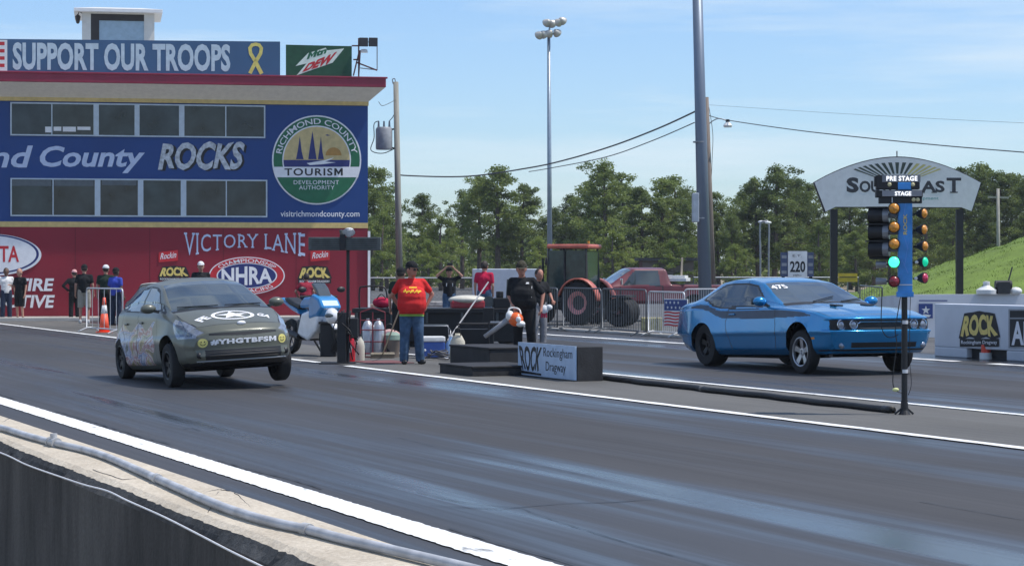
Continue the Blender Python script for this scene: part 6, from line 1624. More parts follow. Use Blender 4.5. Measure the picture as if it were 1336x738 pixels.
# ------------------------------------------------------------------ tractor
Yt = 66.0
m_tro = M('faded_orange_red_paint', (.50, .13, .09), .45, var=.2, scale=3); m_pkr = M('faded_pink_rim', (.62, .26, .24), .5, var=.2); m_trd = M('dark_tractor_metal', (.03, .03, .032), .6, var=.3); m_trg = M('tractor_cab_glass', (.022, .045, .045), .08, var=.3, spec=.5)
tt = thing('tractor', 'orange red roofed farm tractor with a dark cab parked behind the barricades', 'tractor', W(744, 423, Yt), math.radians(160)); tt.location.z = 0; tt.scale = (.86, 1, 1)
# local x forward, y left; camera sees the left side roughly (heading points to the image left, slightly toward the camera)
def cyl_y(mb, x, y0, y1, z, prof_r): mb.lathe([(r, y) for r, y in prof_r], (x, 0, z), axis='Y', n=36); return mb
for s in (-1, 1):
    w_ = MB().lathe([(.22, -.06), (.27, -.09), (.30, -.14), (.345, -.17), (.345, .17), (.30, .14), (.27, .09), (.22, .06), (.22, -.06)], axis='Y', n=30).build('rear_wheel', m_pkr, tt, autos=True, loc=(-.62, s * .78, .66)); MB().lathe([(0, -.03), (.23, -.03), (.23, .03), (0, .03)], axis='Y', n=20).build('hub', m_trd, w_, autos=True)
    mb = MB(); mb.lathe([(.35, -.17), (.60, -.18), (.65, -.10), (.65, .10), (.60, .18), (.35, .17), (.35, -.17)], axis='Y', n=40)
    for k in range(22):
        a = 2 * PI * k / 22; c_, s_ = math.cos(a), math.sin(a); mb.box((.665 * c_, (.07 if k % 2 else -.07), .665 * s_), (.05, .20, .05), mx=Matrix.Rotation(-a, 3, 'Y'))
    mb.build('tyre', m_tyre, w_, autos=True)
    w_ = MB().lathe([(0, -.02), (.17, -.02), (.20, -.10), (.20, .10), (.17, .02), (0, .02)], axis='Y', n=24).build('front_wheel', m_tro, tt, autos=True, loc=(1.25, s * .66, .44)); MB().lathe([(.20, -.12), (.40, -.12), (.44, -.06), (.44, .06), (.40, .12), (.20, .12), (.20, -.12)], axis='Y', n=30).build('tyre', m_tyre, w_, autos=True)
    # arched mudguards
    mb = MB(); vs = []; n = 12
    for i in range(n + 1):
        a = math.radians(15) + math.radians(160) * i / n
        for yy in (.58, .98): vs.append((-.62 + .74 * math.cos(a), s * yy, .66 + .74 * math.sin(a)))
    mb.add(vs, [(2 * i, 2 * i + 1, 2 * i + 3, 2 * i + 2) for i in range(n)]); o = mb.build('mudguard', m_tro, tt, smooth=True); so_ = o.modifiers.new('Solid', 'SOLIDIFY'); so_.thickness = .04
MB().b2((.35, -.28, .62), (1.75, .28, 1.28)).build('hood', m_trd, tt, bevel=.06); MB().b2((1.752, -.24, .70), (1.78, .24, 1.2)).build('grille', m_bar, tt); MB().b2((-.9, -.25, .45), (1.5, .25, .66)).build('chassis', m_trd, tt)
mb = MB()
for x in (-.85, -.05, .62):
    for s in (-1, 1): mb.beam((x, s * .60, .95), (x + (.06 if x < 0 else -.05), s * .56, 2.28), .06)
mb.b2((-.85, -.62, .70), (.62, .62, .98)); mb.build('cab_frame', m_trd, tt)
for s in (-1, 1):
    for x0_, x1_ in ((-.80, -.08), (-.02, .58)): MB().b2((x0_, s * .585 - .008, 1.0), (x1_, s * .585 + .008, 2.22)).build('side_glass', m_trg, tt)
MB().b2((-.83, -.54, 1.1), (-.81, .54, 2.2)).build('rear_glass', m_trg, tt); MB().b2((.59, -.54, 1.3), (.61, .54, 2.22)).build('windshield', m_trg, tt)
mb = MB(); mb.b2((-.92, -.68, 2.28), (.62, .68, 2.41)); mb.build('cab_roof', m_tro, tt, bevel=.05)
MB().cyl((-.9, .6, 2.42), (-.9, .6, 2.50), .04, n=10).build('beacon', m_orange, tt); MB().cyl((1.1, -.2, 1.28), (1.1, -.2, 2.0), .04, n=10).build('exhaust_stack', m_trd, tt)
MB().b2((-.45, -.25, .98), (0, .25, 1.5)).build('seat', m_trim, tt, bevel=.05); MB().ball((.62, .70, 1.9), (.03, .09, .14), 8).build('mirror', m_trd, tt)
# rubber drag roller behind
dr_ = thing('tyre_drag', 'dark rubber tyre drag unit standing right behind the tractor', 'drag unit', W(812, 424, 63.5), math.radians(160)); dr_.location.z = 0; dr_.scale = (.84, .84, .84)
for i in range(3):
    for s in (-1,):
        MB().lathe([(.18, -.16), (.44, -.17), (.50, -.1), (.50, .1), (.44, .17), (.18, .16), (.18, -.16)], (.0, -.36 + i * .36, .5), axis='Y', n=30).build('tyre', m_tyre, dr_, autos=True)
MB().cyl((0, -.6, .5), (0, .6, .5), .07).build('axle', m_rust, dr_); mb = MB(); mb.beam((0, -.6, .5), (.9, -.2, .6), .08); mb.beam((0, .6, .5), (.9, .2, .6), .08); mb.b2((-.3, -.62, 1.0), (.3, .62, 1.08)); mb.beam((0, -.6, .5), (0, -.6, 1.0), .06); mb.beam((0, .6, .5), (0, .6, 1.0), .06); mb.build('drag_frame', m_trd, dr_)

# ------------------------------------------------------------------ pickup and dark car
pk = dict(zt=[(.85, .80), (.84, .95), (.75, 1.02), (-.45, 1.10), (-.60, 1.12), (-1.15, 1.62), (-1.35, 1.70), (-2.36, 1.70), (-2.46, 1.64), (-2.52, 1.16), (-2.60, 1.13), (-4.45, 1.12), (-4.50, 1.0)],
 zs=[(.85, .75), (.80, .95), (0, 1.0), (-.6, 1.05), (-2.4, 1.08), (-4.45, 1.08), (-4.5, .9)], ws=[(.85, .86), (.5, .92), (-2, .94), (-4.5, .92)], wm=[(.85, .90), (.5, .96), (-2, .98), (-4.5, .95)],
 wr=[(.85, .7), (.5, .82), (-.5, .82), (-1.2, .68), (-2.46, .72), (-2.52, .88), (-4.5, .86)], ze=[(.85, .78), (.75, .99), (-.5, 1.08), (-1.15, 1.55), (-1.35, 1.65), (-2.44, 1.64), (-2.52, 1.12), (-4.4, 1.1), (-4.5, .98)], zb=[(.85, .45), (-4.5, .48)])
def pk_class(d, c, seg):
    x, y, z = d[:, 0], d[:, 1], d[:, 2]; ay = np.abs(y); L_ = np.zeros(len(x), int)
    L_[inpoly(x, z, [(-.95, 1.10), (-1.30, 1.52), (-1.42, 1.60), (-2.15, 1.60), (-2.18, 1.10)]) & (seg >= 3) & (seg <= 5) & (ay > .5)] = 1
    L_[(seg >= 5) & (seg < 10) & (x < -.66) & (x > -1.28) & (ay < .72)] = 2
    L_[(seg >= 5) & (seg < 10) & (x < -2.70) & (x > -4.35) & (ay < .80)] = 3
    L_[(seg >= 10) & (x > 0) & (z > .62) & (z < .95) & (ay < .80)] = 3
    L_[(seg == 2) & (z > .62) & (z < .66)] = 4
    L_[(segdist(x, z, [(-.85, .55), (-.85, 1.08), (-2.25, 1.08), (-2.25, .55)], True) < .012) & (seg >= 2) & (seg <= 3)] = 3
    return L_
m_pk = M('faded_maroon_paint', (.13, .018, .028), .45, var=.2, scale=2, coat=.3)
V, Fq, lab, bpk = loft_car(pk, .02, [(0, .38, .42), (-3.3, .38, .42)], lambda x, y, z: (x - sstep(x, .3, .85) * .1 * np.abs(y) ** 3, y, z), pk_class, ksm=2)
pkr = thing('pickup_truck', 'old maroon pickup truck with an open bed parked behind the barricades', 'pickup truck', W(800, 420, 71), math.radians(192)); pkr.location.z = 0; pkr.scale = (1, 1, .94)
pkr.location = W(766, 420, 70); pkr.location.z = 0.12
emit_parts(V, Fq, lab, {0: ('body', m_pk), 1: ('side_window', m_cglass), 2: ('windshield', m_cglass), 3: ('dark_panel', m_trim), 4: ('chrome_strip', m_gcan)}, pkr, (1,))
for wx in (0, -3.3):
    for s in (-1, 1): make_wheel(pkr, wx, s * .80, .34, .36, .24, s, .2, m_rim, 6)
wells(pkr, [(0, .38, .42), (-3.3, .38, .42)], .92)
for s in (-1, 1): MB().box((-.85, s * 1.08, 1.22), (.06, .14, .22)).build('mirror', m_chrome, pkr, bevel=.02)
cg = thing('cargo_sheet', 'white panels and tarp heaped in the bed of the maroon pickup', 'cargo', pkr.location + Vector((3.5, .6, 1.12)), math.radians(166)); mb = MB(); mb.b2((-1.0, -.5, 0), (.8, .5, .14)); mb.b2((-.9, -.4, .142), (.2, .4, .24)); mb.build('panel', m_wp, cg, bevel=.02); MB().beam((-.55, -.3, .1), (-.62, -.2, .95), .10, .05).build('plank', M('bare_wood', (.42, .36, .28), .7), cg)
cg.location = W(874, 367, 70.2); cg.scale = (.6, .8, .8)
dk = dict(zt=[(.85, .60), (.82, .85), (.6, .98), (-.2, 1.08), (-.9, 1.52), (-1.3, 1.66), (-2.6, 1.66), (-3.3, 1.58), (-3.6, 1.15), (-3.65, .8)], zs=[(.85, .6), (.8, .8), (0, .98), (-3.2, 1.05), (-3.65, .75)], ws=[(.85, .75), (.4, .88), (-3, .88), (-3.65, .8)], wm=[(.85, .8), (.4, .92), (-3, .92), (-3.65, .84)],
 wr=[(.85, .6), (0, .75), (-.9, .62), (-2.8, .62), (-3.65, .66)], ze=[(.85, .62), (0, 1.02), (-.9, 1.46), (-1.3, 1.6), (-3.2, 1.55), (-3.55, 1.1), (-3.65, .78)], zb=[(.85, .3), (-3.65, .35)])
def dk_class(d, c, seg):
    x, y, z = d[:, 0], d[:, 1], d[:, 2]; ay = np.abs(y); L_ = np.zeros(len(x), int)
    L_[inpoly(x, z, [(-.35, 1.05), (-.95, 1.46), (-1.3, 1.55), (-3.1, 1.5), (-3.3, 1.08)]) & (seg >= 3) & (seg <= 5) & (ay > .5)] = 1
    L_[(seg >= 5) & (seg < 10) & (x < -.25) & (x > -1.05) & (ay < .6)] = 2
    L_[(seg >= 5) & (seg < 10) & (x < -1.25) & (x > -3.2)] = 3
    L_[(seg >= 10) & (x > 0) & (z > .4) & (z < .62) & (ay < .5)] = 1
    return L_
V, Fq, lab, _b = loft_car(dk, .035, [(0, .34, .38), (-2.8, .34, .38)], lambda x, y, z: (x - sstep(x, .3, .85) * .2 * np.abs(y) ** 3, y, z), dk_class, ksm=3)
dkr = thing('parked_car', 'dark grey car with a pale roof parked by the tower behind the olive hatchback', 'car', W(207, 425, 60), math.radians(-86)); dkr.location.z = 0; dkr.scale = (1, 1, .78)
emit_parts(V, Fq, lab, {0: ('body', M('dark_grey_paint', (.03, .035, .035), .3, .2, coat=.6)), 1: ('side_window', m_cglass), 2: ('windshield', m_cglass), 3: ('roof', M('pale_grey_roof', (.50, .50, .46), .4))}, dkr, (1,))
for wx in (0, -2.8):
    for s in (-1, 1): make_wheel(dkr, wx, s * .80, .33, .33, .2, s, .2, m_rim, 6)
wells(dkr, [(0, .34, .38), (-2.8, .34, .38)], .86)

# ------------------------------------------------------------------ right hand walls
m_kw = M('white_painted_concrete', (.60, .62, .66), .6, var=.08, scale=1.5)
pA, wA = trackpt(1219, 465); 
nw = thing('barrier_wall', 'white painted concrete barrier with the dragway mark beside the blue coupe', 'barrier', (0, 0, 0), TA)
WF = 24.05; pE = pA + 14
mb = MB(); x_cut0, x_cut1 = trackpt(1261, 470)[0], trackpt(1313, 470)[0]
def WFp(px, py, off=0.):
    x, z = onplane((0, 0, 0), TA, px, py, WF - off); return x, z
c0 = WFp(1261, 460)[0]; c1 = WFp(1313, 460)[0]; zc = WFp(1285, 455.5)[1]; zt_ = 1.0
pA = WFp(1219, 440)[0]
mb.b2((pA, WF, zc), (pE, WF + .35, zt_)); mb.b2((pA, WF, 0), (c0, WF + .35, zc)); mb.b2((c1, WF, 0), (pE, WF + .35, zc)); mb.build('wall', m_kw, nw, bevel=.02)
MB().b2((c0, WF + .12, 0), (c1, WF + .3, zc)).build('recess', m_blk, nw)
ob = thing('warning_lamp', 'small orange red warning lamp with a white base in the wall recess', 'lamp', T(WFp(1283, 465)[0], WF + .06, 0), TA); MB().lathe([(.09, .12), (.09, .26), (.06, .28), (0, .28)], n=14).build('lamp_cover', M('orange_red_cover', (.80, .08, .04), .4), ob, autos=True); MB().lathe([(.12, 0), (.12, .12), (0, .121)], n=14).build('lamp_base', m_wp, ob, autos=True)
def plW(off, px, py):
    x, z = WFp(px, py); return (x, WF - off, z)
rockmark(1254, 409, 1303, 452, plW, nw, msub='Rockingham Dragway')
def wq(x0_, y0_, x1_, y1_, off, m, name, par=nw):
    mb = MB(); mb.add([plW(off, *p) for p in ((x0_, y1_), (x1_, y1_), (x1_, y0_), (x0_, y0_))], [(0, 1, 2, 3)]); return mb.build(name, m, par)
pnl = wq(1316, 403, 1370, 454, .006, M('grey_sign_panel', (.30, .31, .33), .5), 'sign_panel'); wq(1318, 405, 1368, 452, .009, m_blk, 'sign_field', pnl); wq(1318, 414, 1368, 416, .012, m_gcan, 'sign_rule', pnl)
mb = MB(); write(mb, 'AMERICA', lambda u, v: plW(.013, 1321 + 90 * u, 450 - 31 * v), bold=.03); 
mb = MB(); write(mb, 'AI', lambda u, v: plW(.013, 1320.5 + 19 * u, 450 - 31 * v), bold=.03); mb.build('lettering', m_ltr, pnl)
# rear wall: from pixel row tops
bw_ = thing('rear_barrier', 'white concrete wall behind the dragway barrier below the grass bank', 'barrier', (0, 0, 0), 0)
mb = MB(); Yw = 53.0
xl, xm, xr = W(1138, 0, Yw + 3).x, W(1173, 0, Yw).x, W(1420, 0, Yw).x
pts = [(xl, Yw + 3.0, .93), (xm, Yw, 1.04), (xr, Yw + .3, 1.06)]
for (a0_, a1_) in ((pts[0], pts[1]), (pts[1], pts[2])):
    d = Vector((a1_[0] - a0_[0], a1_[1] - a0_[1], 0)).normalized(); q = Vector((-d.y, d.x, 0)) * .3
    A0, A1 = Vector((a0_[0], a0_[1], 0)), Vector((a1_[0], a1_[1], 0)); mb.add([A0, A1, A1 + q, A0 + q, A0 + Vector((0, 0, a0_[2])), A1 + Vector((0, 0, a1_[2])), A1 + q + Vector((0, 0, a1_[2])), A0 + q + Vector((0, 0, a0_[2]))], [(0, 1, 5, 4), (1, 2, 6, 5), (2, 3, 7, 6), (3, 0, 4, 7), (4, 5, 6, 7)])
mb.build('wall', m_kw, bw_)
def onY(px, py, Y): v = W(px, py, Y); return (v.x, v.y, v.z)
mb = MB(); Yf = Yw - .03; mb.add([onY(*p, Yf) for p in ((1198.5, 415), (1217, 415), (1217, 396), (1198.5, 396))], [(0, 1, 2, 3)]); sf = mb.build('star_panel', bpy.data.materials['flag_blue'], bw_)
mb = MB(); c_ = W(1208, 404.5, Yf - .01); star5(mb, (c_.x, c_.z), .11, c_.y); mb.add([onY(*p, Yf - .01) for p in ((1201, 412), (1206, 409.5), (1215, 411), (1212, 413.5))], [(0, 1, 2, 3)]); mb.build('star', m_wp, sf)
mb = MB(); mb.add([onY(*p, Yf) for p in ((1199, 392.6), (1236, 392.8), (1236, 391.4), (1199, 391.2))], [(0, 1, 2, 3)]); mb.build('stripe', bpy.data.materials['flag_blue'], bw_)
# jug and motor on that wall
jw = thing('water_jug', 'big white plastic jug standing on the rear barrier wall', 'jug', W(1287, 384, Yw + .15)); jw.location.z = 1.055
MB().lathe([(0, 0), (.24, 0), (.25, .10), (.10, .19), (.075, .22)], n=18).build('tank', m_wp, jw, autos=True); MB().lathe([(.085, .22), (.085, .30), (0, .31)], n=12).build('cap', m_wp, jw); MB().tube([(-.1, 0, .19), (-.04, -.02, .29), (.05, -.02, .29)], .012, 6).build('handle', m_trim, jw)
mw = thing('pump_motor', 'dark pump motor with a raised lever on the rear barrier wall', 'motor', W(1309, 384, Yw + .15)); mw.location.z = 1.055
mb = MB(); mb.b2((-.16, -.14, 0), (.14, .14, .30)); mb.cyl((-.2, 0, .22), (.2, 0, .22), .11, n=16); mb.build('motor', m_trd, mw, bevel=.01); MB().cyl((.12, 0, .3), (.22, 0, .66), .018, n=6).build('lever', m_trd, mw); mb = MB(); mb.ball((.30, 0, .07), (.16, .14, .10), 12); mb.build('round_cover', m_wp, mw, smooth=True)

# ------------------------------------------------------------------ signs beyond
m_sgn = M('pale_grey_sign', (.66, .67, .68), .5, var=.06); m_edge = M('dark_edge', (.02, .02, .025), .5)
ss = thing('arched_sign', 'large arched pale grey sign reading SouthEast on two black posts', 'sign', W(1170, 352, 70)); ss.location.z = 0
o_ = Vector(ss.location)
def SS(px, py, dy=0.): return W(px, py, 70 + dy) - o_ if dy == 0 else Vector((W(px, py, 70).x - o_.x, dy, W(px, py, 70).z))
top = [(1062.5 + (1279 - 1062.5) * i / 24, 0) for i in range(25)]
def arch(x): t = (x - 1170.5) / 108.5; return 205.5 + 33 * abs(t) ** 1.9
poly = [(1077, 276), (1090, 269.8), (1254, 270.5), (1267, 275.5)] + [(x, arch(x)) for x, _ in top[::-1]]
mb = MB(); mb.prism(poly, lambda x, y: tuple(SS(x, y, -.06)), lambda x, y: tuple(SS(x, y, .10))); pn = mb.build('sign_board', m_sgn, ss)
big = [(1170.5 + (x - 1170.5) * 1.012, 243 + (y - 243) * 1.035) for x, y in poly]; mb = MB(); mb.prism(big, lambda x, y: tuple(SS(x, y, -.02)), lambda x, y: tuple(SS(x, y, .14))); mb.build('sign_edge', m_edge, ss)
for x in (1088.5, 1252.5): mb = MB(); a = SS(x, 271, 0.04); mb.b2((a.x - .11, .0, 0), (a.x + .11, .18, a.z - .05)); mb.build('post', m_dkm, ss)
def sl_(txt, x0_, y0_, x1_, y1_, m, **k):
    mb = MB(); write(mb, txt, lambda u, v: tuple(SS(x0_ + (x1_ - x0_) * u, y1_ + (y0_ - y1_) * v, -.066)), **k); return mb.build('lettering', m, pn)
m_chl = M('charcoal_lettering', (.03, .032, .04), .5)
sl_('S', 1104, 231.5, 1120, 251.5, m_chl, bold=.05); sl_('OUTH', 1121, 236, 1171, 251, m_chl, bold=.035); sl_('E', 1175, 231.5, 1189, 251, m_chl, bold=.02); sl_('AS', 1201, 236, 1232, 251, m_chl, bold=.035); sl_('T', 1234.5, 232, 1253.5, 251, m_chl, bold=.03)
mb = MB(); serifs(mb, 'T', lambda u, v: tuple(SS(1234.5 + 19 * u, 251 - 19 * v, -.07)), 1, .26, .04); serifs(mb, 'AS', lambda u, v: tuple(SS(1201 + 31 * u, 251 - 15 * v, -.07)), 1, .12, .05); mb.build('serif', m_chl, pn)
sl_('Equipment', 1190, 256.5, 1224, 262, M('teal_lettering', (.05, .30, .28), .5), bold=.0)
mb = MB(); my = MB()
for i in range(15):
    a0_ = math.radians(-60 + 120 * (i + .18) / 15); a1_ = math.radians(-60 + 120 * (i + .72) / 15)
    def rr_(a, r): return SS(1170.5 + r * 2.25 * math.sin(a) , 242 - r * 1.0 * (.35 + .65 * math.cos(a)) , -.066)
    (mb if i < 10 else my).add([rr_(a0_, 15), rr_(a1_, 15), rr_(a1_, 30), rr_(a0_, 30)], [(0, 1, 2, 3)])
mb.build('dark_rays', M('dark_green_rays', (.04, .06, .05), .6), pn); my.build('yellow_rays', M('yellow_rays', (.50, .45, .18), .6), pn)
MB().cyl(SS(1170.5, 206, .04), SS(1170.5, 197, .04), .02, n=6).build('rod', m_edge, ss)
sc2 = thing('score_sign', 'white board reading 220 with dark blue side panels above the blue coupe', 'sign', W(1040, 352, 60)); sc2.location.z = 0; o2 = Vector(sc2.location)
def S2(px, py, dy=0.): w_ = W(px, py, 60); return Vector((w_.x - o2.x, dy, w_.z))
a, b_ = S2(1028, 327.5), S2(1053, 362.5); MB().b2((a.x, -.03, b_.z), (b_.x, .05, a.z)).build('board', m_wp, sc2)
for x0_, x1_ in ((1018.5, 1027.6), (1053.4, 1061.5)):
    a, b_ = S2(x0_, 329), S2(x1_, 361); sp = MB().b2((a.x, -.02, b_.z), (b_.x, .05, a.z)).build('side_panel', M('slate_blue_panel', (.06, .08, .15), .6), sc2)
    mb = MB()
    for k in range(3): 
        p, q = S2(x0_ + 1.2, 333 + k * 10), S2(x1_ - 1.2, 337 + k * 10); mb.add([(p.x, -.024, q.z), (q.x, -.024, q.z), (q.x, -.024, p.z), (p.x, -.024, p.z)], [(0, 1, 2, 3)])
    mb.build('panel_mark', m_gcan, sp)
bd = [c for c in kids(sc2) if c.name.startswith('board')][0]
mb = MB(); write(mb, '220', lambda u, v: tuple(S2(1030.5 + 20 * u, 355 - 14.5 * v, -.034)), bold=.03); mb.build('lettering', m_blk, bd)
mb = MB(); write(mb, 'E.T.', lambda u, v: tuple(S2(1034 + 12 * u, 335 - 3 * v, -.034))); write(mb, 'MPH', lambda u, v: tuple(S2(1035 + 10 * u, 360.5 - 2.5 * v, -.034))); mb.build('small_lettering', m_trim, bd)
for x in (1022, 1058): a = S2(x, 361); MB().b2((a.x - .04, -.0, 0), (a.x + .04, .08, a.z)).build('post', m_dkm, sc2)
ys = thing('yellow_sign', 'small yellow sign on a post under the arched sign', 'sign', W(1106, 352, 95)); ys.location.z = 0; a = W(1106, 361.5, 95) - Vector(ys.location)
MB().b2((-.42, -.02, a.z - .2), (.42, .02, a.z + .17)).build('plate', M('sign_yellow', (.55, .38, .03), .5), ys); MB().b2((-.03, .021, 0), (.03, .06, a.z)).build('post', m_gcan, ys); MB().b2((-.36, -.026, a.z - .02), (.36, -.021, a.z + .02)).build('text_bar', m_edge, ys)

# ------------------------------------------------------------------ poles and lines
m_gp = M('blue_grey_steel_pole', (.17, .21, .27), .45, .3, var=.15, scale=2, stretch=(1, 1, .1)); m_wpole = M('weathered_wood_pole', (.20, .165, .14), .9, var=.3, scale=3, stretch=(6, 6, .4), bump=.3); m_wire = M('black_wire', (.07, .075, .085), .6)
bp2 = thing('steel_pole', 'huge tapered blue grey steel pole rising out of the picture behind the blue coupe', 'pole', W(921, 352, 66)); bp2.location.z = 0; o3 = Vector(bp2.location)
a = W(908.5, -60, 66) - o3
MB().tube([(0, 0, 0), (a.x * .5, 0, a.z * .5), a], [.205, .175, .145], 20).build('pole_shaft', m_gp, bp2, smooth=True)
b_ = W(907, 271, 66) - o3; MB().box(b_ + Vector((.0, -.1, 0)), (.20, .3, .88)).build('junction_box', M('pale_grey_box', (.42, .46, .50), .5), bp2, bevel=.02)
for z in (3.2, 5.5): MB().cyl((-.05 + a.x * z / a.z, 0, z - .02), (-.05 + a.x * z / a.z, 0, z + .02), .20, n=20).build('band', m_gcan, bp2)
MB().b2((-.3, -.3, 0), (.3, .3, .06)).build('base_plate', m_gcan, bp2)
wp2 = thing('wooden_pole', 'slim dark wooden pole with a lamp arm directly behind the big steel pole', 'pole', W(931, 352, 72)); wp2.location.z = 0; o4 = Vector(wp2.location)
def P4(px, py): return W(px, py, 72) - o4
MB().tube([(0, 0, 0), P4(921, 127)], [.12, .09], 12).build('pole_shaft', m_wpole, wp2, smooth=True)
MB().tube(cat([P4(922, 167), P4(927, 160), P4(936, 155), P4(944, 156), P4(948, 158)], 4), .02, 6).build('lamp_arm', m_gcan, wp2, smooth=True); c_ = P4(949.5, 163); MB().lathe([(.05, .10), (.10, .05), (.15, -.02), (.13, -.08)], c_, n=14).build('lamp', m_wp, wp2, autos=True); MB().lathe([(.06, .18), (.07, .10), (.0, .1)], c_, n=10).build('lamp_cap', m_trim, wp2)
MB().tube(cat([P4(925, 140), P4(930, 175), P4(929, 210), P4(928, 260), P4(933, 330)], 4), .010, 5).build('conduit', m_wire, wp2, smooth=True)
up_ = thing('utility_pole', 'wooden utility pole carrying a grey transformer right of the tower', 'utility pole', W(522, 352, 84)); up_.location.z = 0; o5 = Vector(up_.location)
def P5(px, py, dy=0): v = W(px, py, 84) - o5; v.y = dy; return v
MB().tube([(0, 0, 0), P5(516.5, 107)], [.14, .10], 12).build('pole_shaft', M('greyed_wood_pole', (.28, .27, .23), .9, var=.2, scale=3, stretch=(6, 6, .4)), up_, smooth=True)
c_ = P5(501, 181); MB().lathe([(0, -.42), (.30, -.42), (.32, -.36), (.32, .36), (.27, .44), (0, .46)], c_, n=20).build('transformer', M('transformer_grey', (.30, .31, .33), .5, var=.15), up_, autos=True)
mb = MB()
for x in (494, 501, 508): mb.cyl(P5(x, 166), P5(x, 158), .045, .03, n=8)
mb.build('insulator', m_gcan, up_); mb = MB(); mb.beam(P5(505, 170), P5(517, 168), .06); mb.beam(P5(505, 192), P5(518, 194), .06); mb.build('mounting_arm', m_trim, up_)
mb = MB(); mb.tube(cat([P5(494, 158), P5(488, 162), P5(488, 180), P5(484, 196), P5(500, 200), P5(518, 192)], 5), .018, 5); mb.tube(cat([P5(508, 158), P5(514, 150), P5(517, 135)], 5), .015, 5); mb.build('jumper_wire', m_wire, up_)
MB().tube(cat([P5(513, 110), P5(512, 104), P5(515, 103), P5(516, 108)], 4), .02, 5).build('top_hook', m_gcan, up_)
ff = thing('floodlight_mast', 'tall slim mast with a cluster of floodlights above the distant trees', 'floodlight mast', W(717.5, 352, 125)); ff.location.z = 0; o6 = Vector(ff.location)
def P6(px, py, dy=0): v = W(px, py, 125) - o6; v.y = dy; return v
m_mast = M('pale_blue_mast', (.30, .36, .42), .4, .4); MB().tube([(0, 0, 0), P6(716, 46)], [.16, .09], 12).build('mast', m_mast, ff, smooth=True)
mb = MB(); mb.beam(P6(704, 46), P6(728, 44), .09); mb.beam(P6(713, 30), P6(733, 29), .09); mb.beam(P6(716, 46), P6(718, 28), .10); mb.build('cross_arm', m_mast, ff)
for i, (x, y) in enumerate(((704, 46), (709, 45), (717, 44), (726, 43), (714, 30), (720, 31), (729, 29.5), (733, 27.5))):
    mb = MB(); mb.lathe([(0, .22), (.10, .2), (.24, -.05), (.26, -.12)], n=14); q = Matrix.Rotation(math.radians(-50 if i % 2 else 50), 3, 'Y') @ Matrix.Rotation(math.radians(50), 3, 'X'); mb.v = [tuple(q @ Vector(v) + P6(x, y, -.2)) for v in mb.v]
    fl_ = mb.build('floodlight', M('floodlight_shell', (.55, .52, .46), .4, .3) if i == 0 else bpy.data.materials['floodlight_shell'], ff, smooth=True)
def wire(name, label, pts, r=.02):
    P = cat([W(*p) for p in pts], 8); o = MB().tube(P, r, 5).build(name, m_wire, smooth=True); tag(o, label, 'wire'); return o
wire('power_line', 'upper twisted power line sagging from the big pole to the left', ((908, 145, 66), (860, 167, 70), (800, 190, 75), (740, 208, 79), (690, 219, 82), (610, 230, 84), (530, 229, 84), (519, 226, 84)), .028)
wire('power_line', 'lower thin power line sagging left from the big pole', ((906, 160, 66), (850, 184, 70), (790, 205, 76), (720, 219, 84), (690, 224, 90)), .017)
wire('power_line', 'power line running right from the lamp on the wooden pole', ((922, 150, 72), (950, 157, 72), (1040, 170, 66), (1130, 180, 62), (1230, 190, 58), (1345, 199.5, 55)), .015)
wire('power_line', 'faint thin wire crossing the sky above the arched sign', ((925, 137, 72), (1060, 146, 66), (1200, 154, 60), (1345, 161, 56)), .004)
wire('power_line', 'short drop wire from the transformer pole to the tower roof', ((517, 130, 84), (500, 138, 82), (494, 133, 80)), .012)
# street lamps beyond
for (x, y, yb, Y_, lab_) in ((992, 293, 372, 130, 'thin street lamp with a white head in front of the trees behind the coupe'), (1003, 292, 372, 133, 'second thin street lamp whose head points left behind the coupe')):
    s_ = thing('street_lamp', lab_, 'street lamp', W(x, 352, Y_)); s_.location.z = 0; oo = Vector(s_.location); t_ = W(x, y, Y_) - oo; d_ = .35 if x < 1000 else -.35
    MB().tube(cat([Vector((0, 0, 0)), Vector((0, 0, t_.z * .6)), Vector((0, 0, t_.z)), Vector((d_, 0, t_.z + .15))], 5), .06, 6).build('post', m_gcan, s_, smooth=True); MB().ball((d_ * 1.3, 0, t_.z + .12), (.22, .12, .09), 8).build('lamp_head', m_wp, s_, smooth=True)
up3 = thing('utility_pole', 'distant pale utility pole with a crossarm on the grass bank', 'utility pole', W(1303, 352, 140)); up3.location.z = 0
oo = Vector(up3.location); t_ = W(1302, 246, 140) - oo; MB().tube([(0, 0, 0), t_], [.13, .10], 8).build('pole_shaft', M('pale_wood', (.30, .29, .25), .8), up3, smooth=True); MB().beam(W(1289, 257, 140) - oo, W(1316, 258, 140) - oo, .12).build('crossarm', bpy.data.materials['pale_wood'], up3)

# ------------------------------------------------------------------ middle distance: fence, white box trailer, brick hut, pallets
wt = thing('box_trailer', 'white box trailer standing behind the crimson polo man', 'trailer', W(672, 352, 82)); wt.location.z = 0; oo = Vector(wt.location)
a, b_ = W(616, 350.5, 82) - oo, W(706, 380, 82) - oo
MB().b2((a.x, 0, .55), (b_.x, 2.3, a.z)).build('box_body', M('chalk_white_panel', (.55, .60, .66), .5, var=.05), wt, bevel=.03); MB().b2((a.x + .05, .2, .40), (b_.x - .05, 2.1, .549)).build('chassis', m_trd, wt)
for x in (-.8, .4): MB().lathe([(.12, -.1), (.30, -.1), (.34, 0), (.30, .1), (.12, .1)], (x, .15, .34), axis='Y', n=20).build('wheel', m_tyre, wt, autos=True)
bh = thing('brick_hut', 'dark red brick hut under the trees beyond the pickup', 'hut', W(880, 352, 150)); bh.location.z = 0; oo = Vector(bh.location)
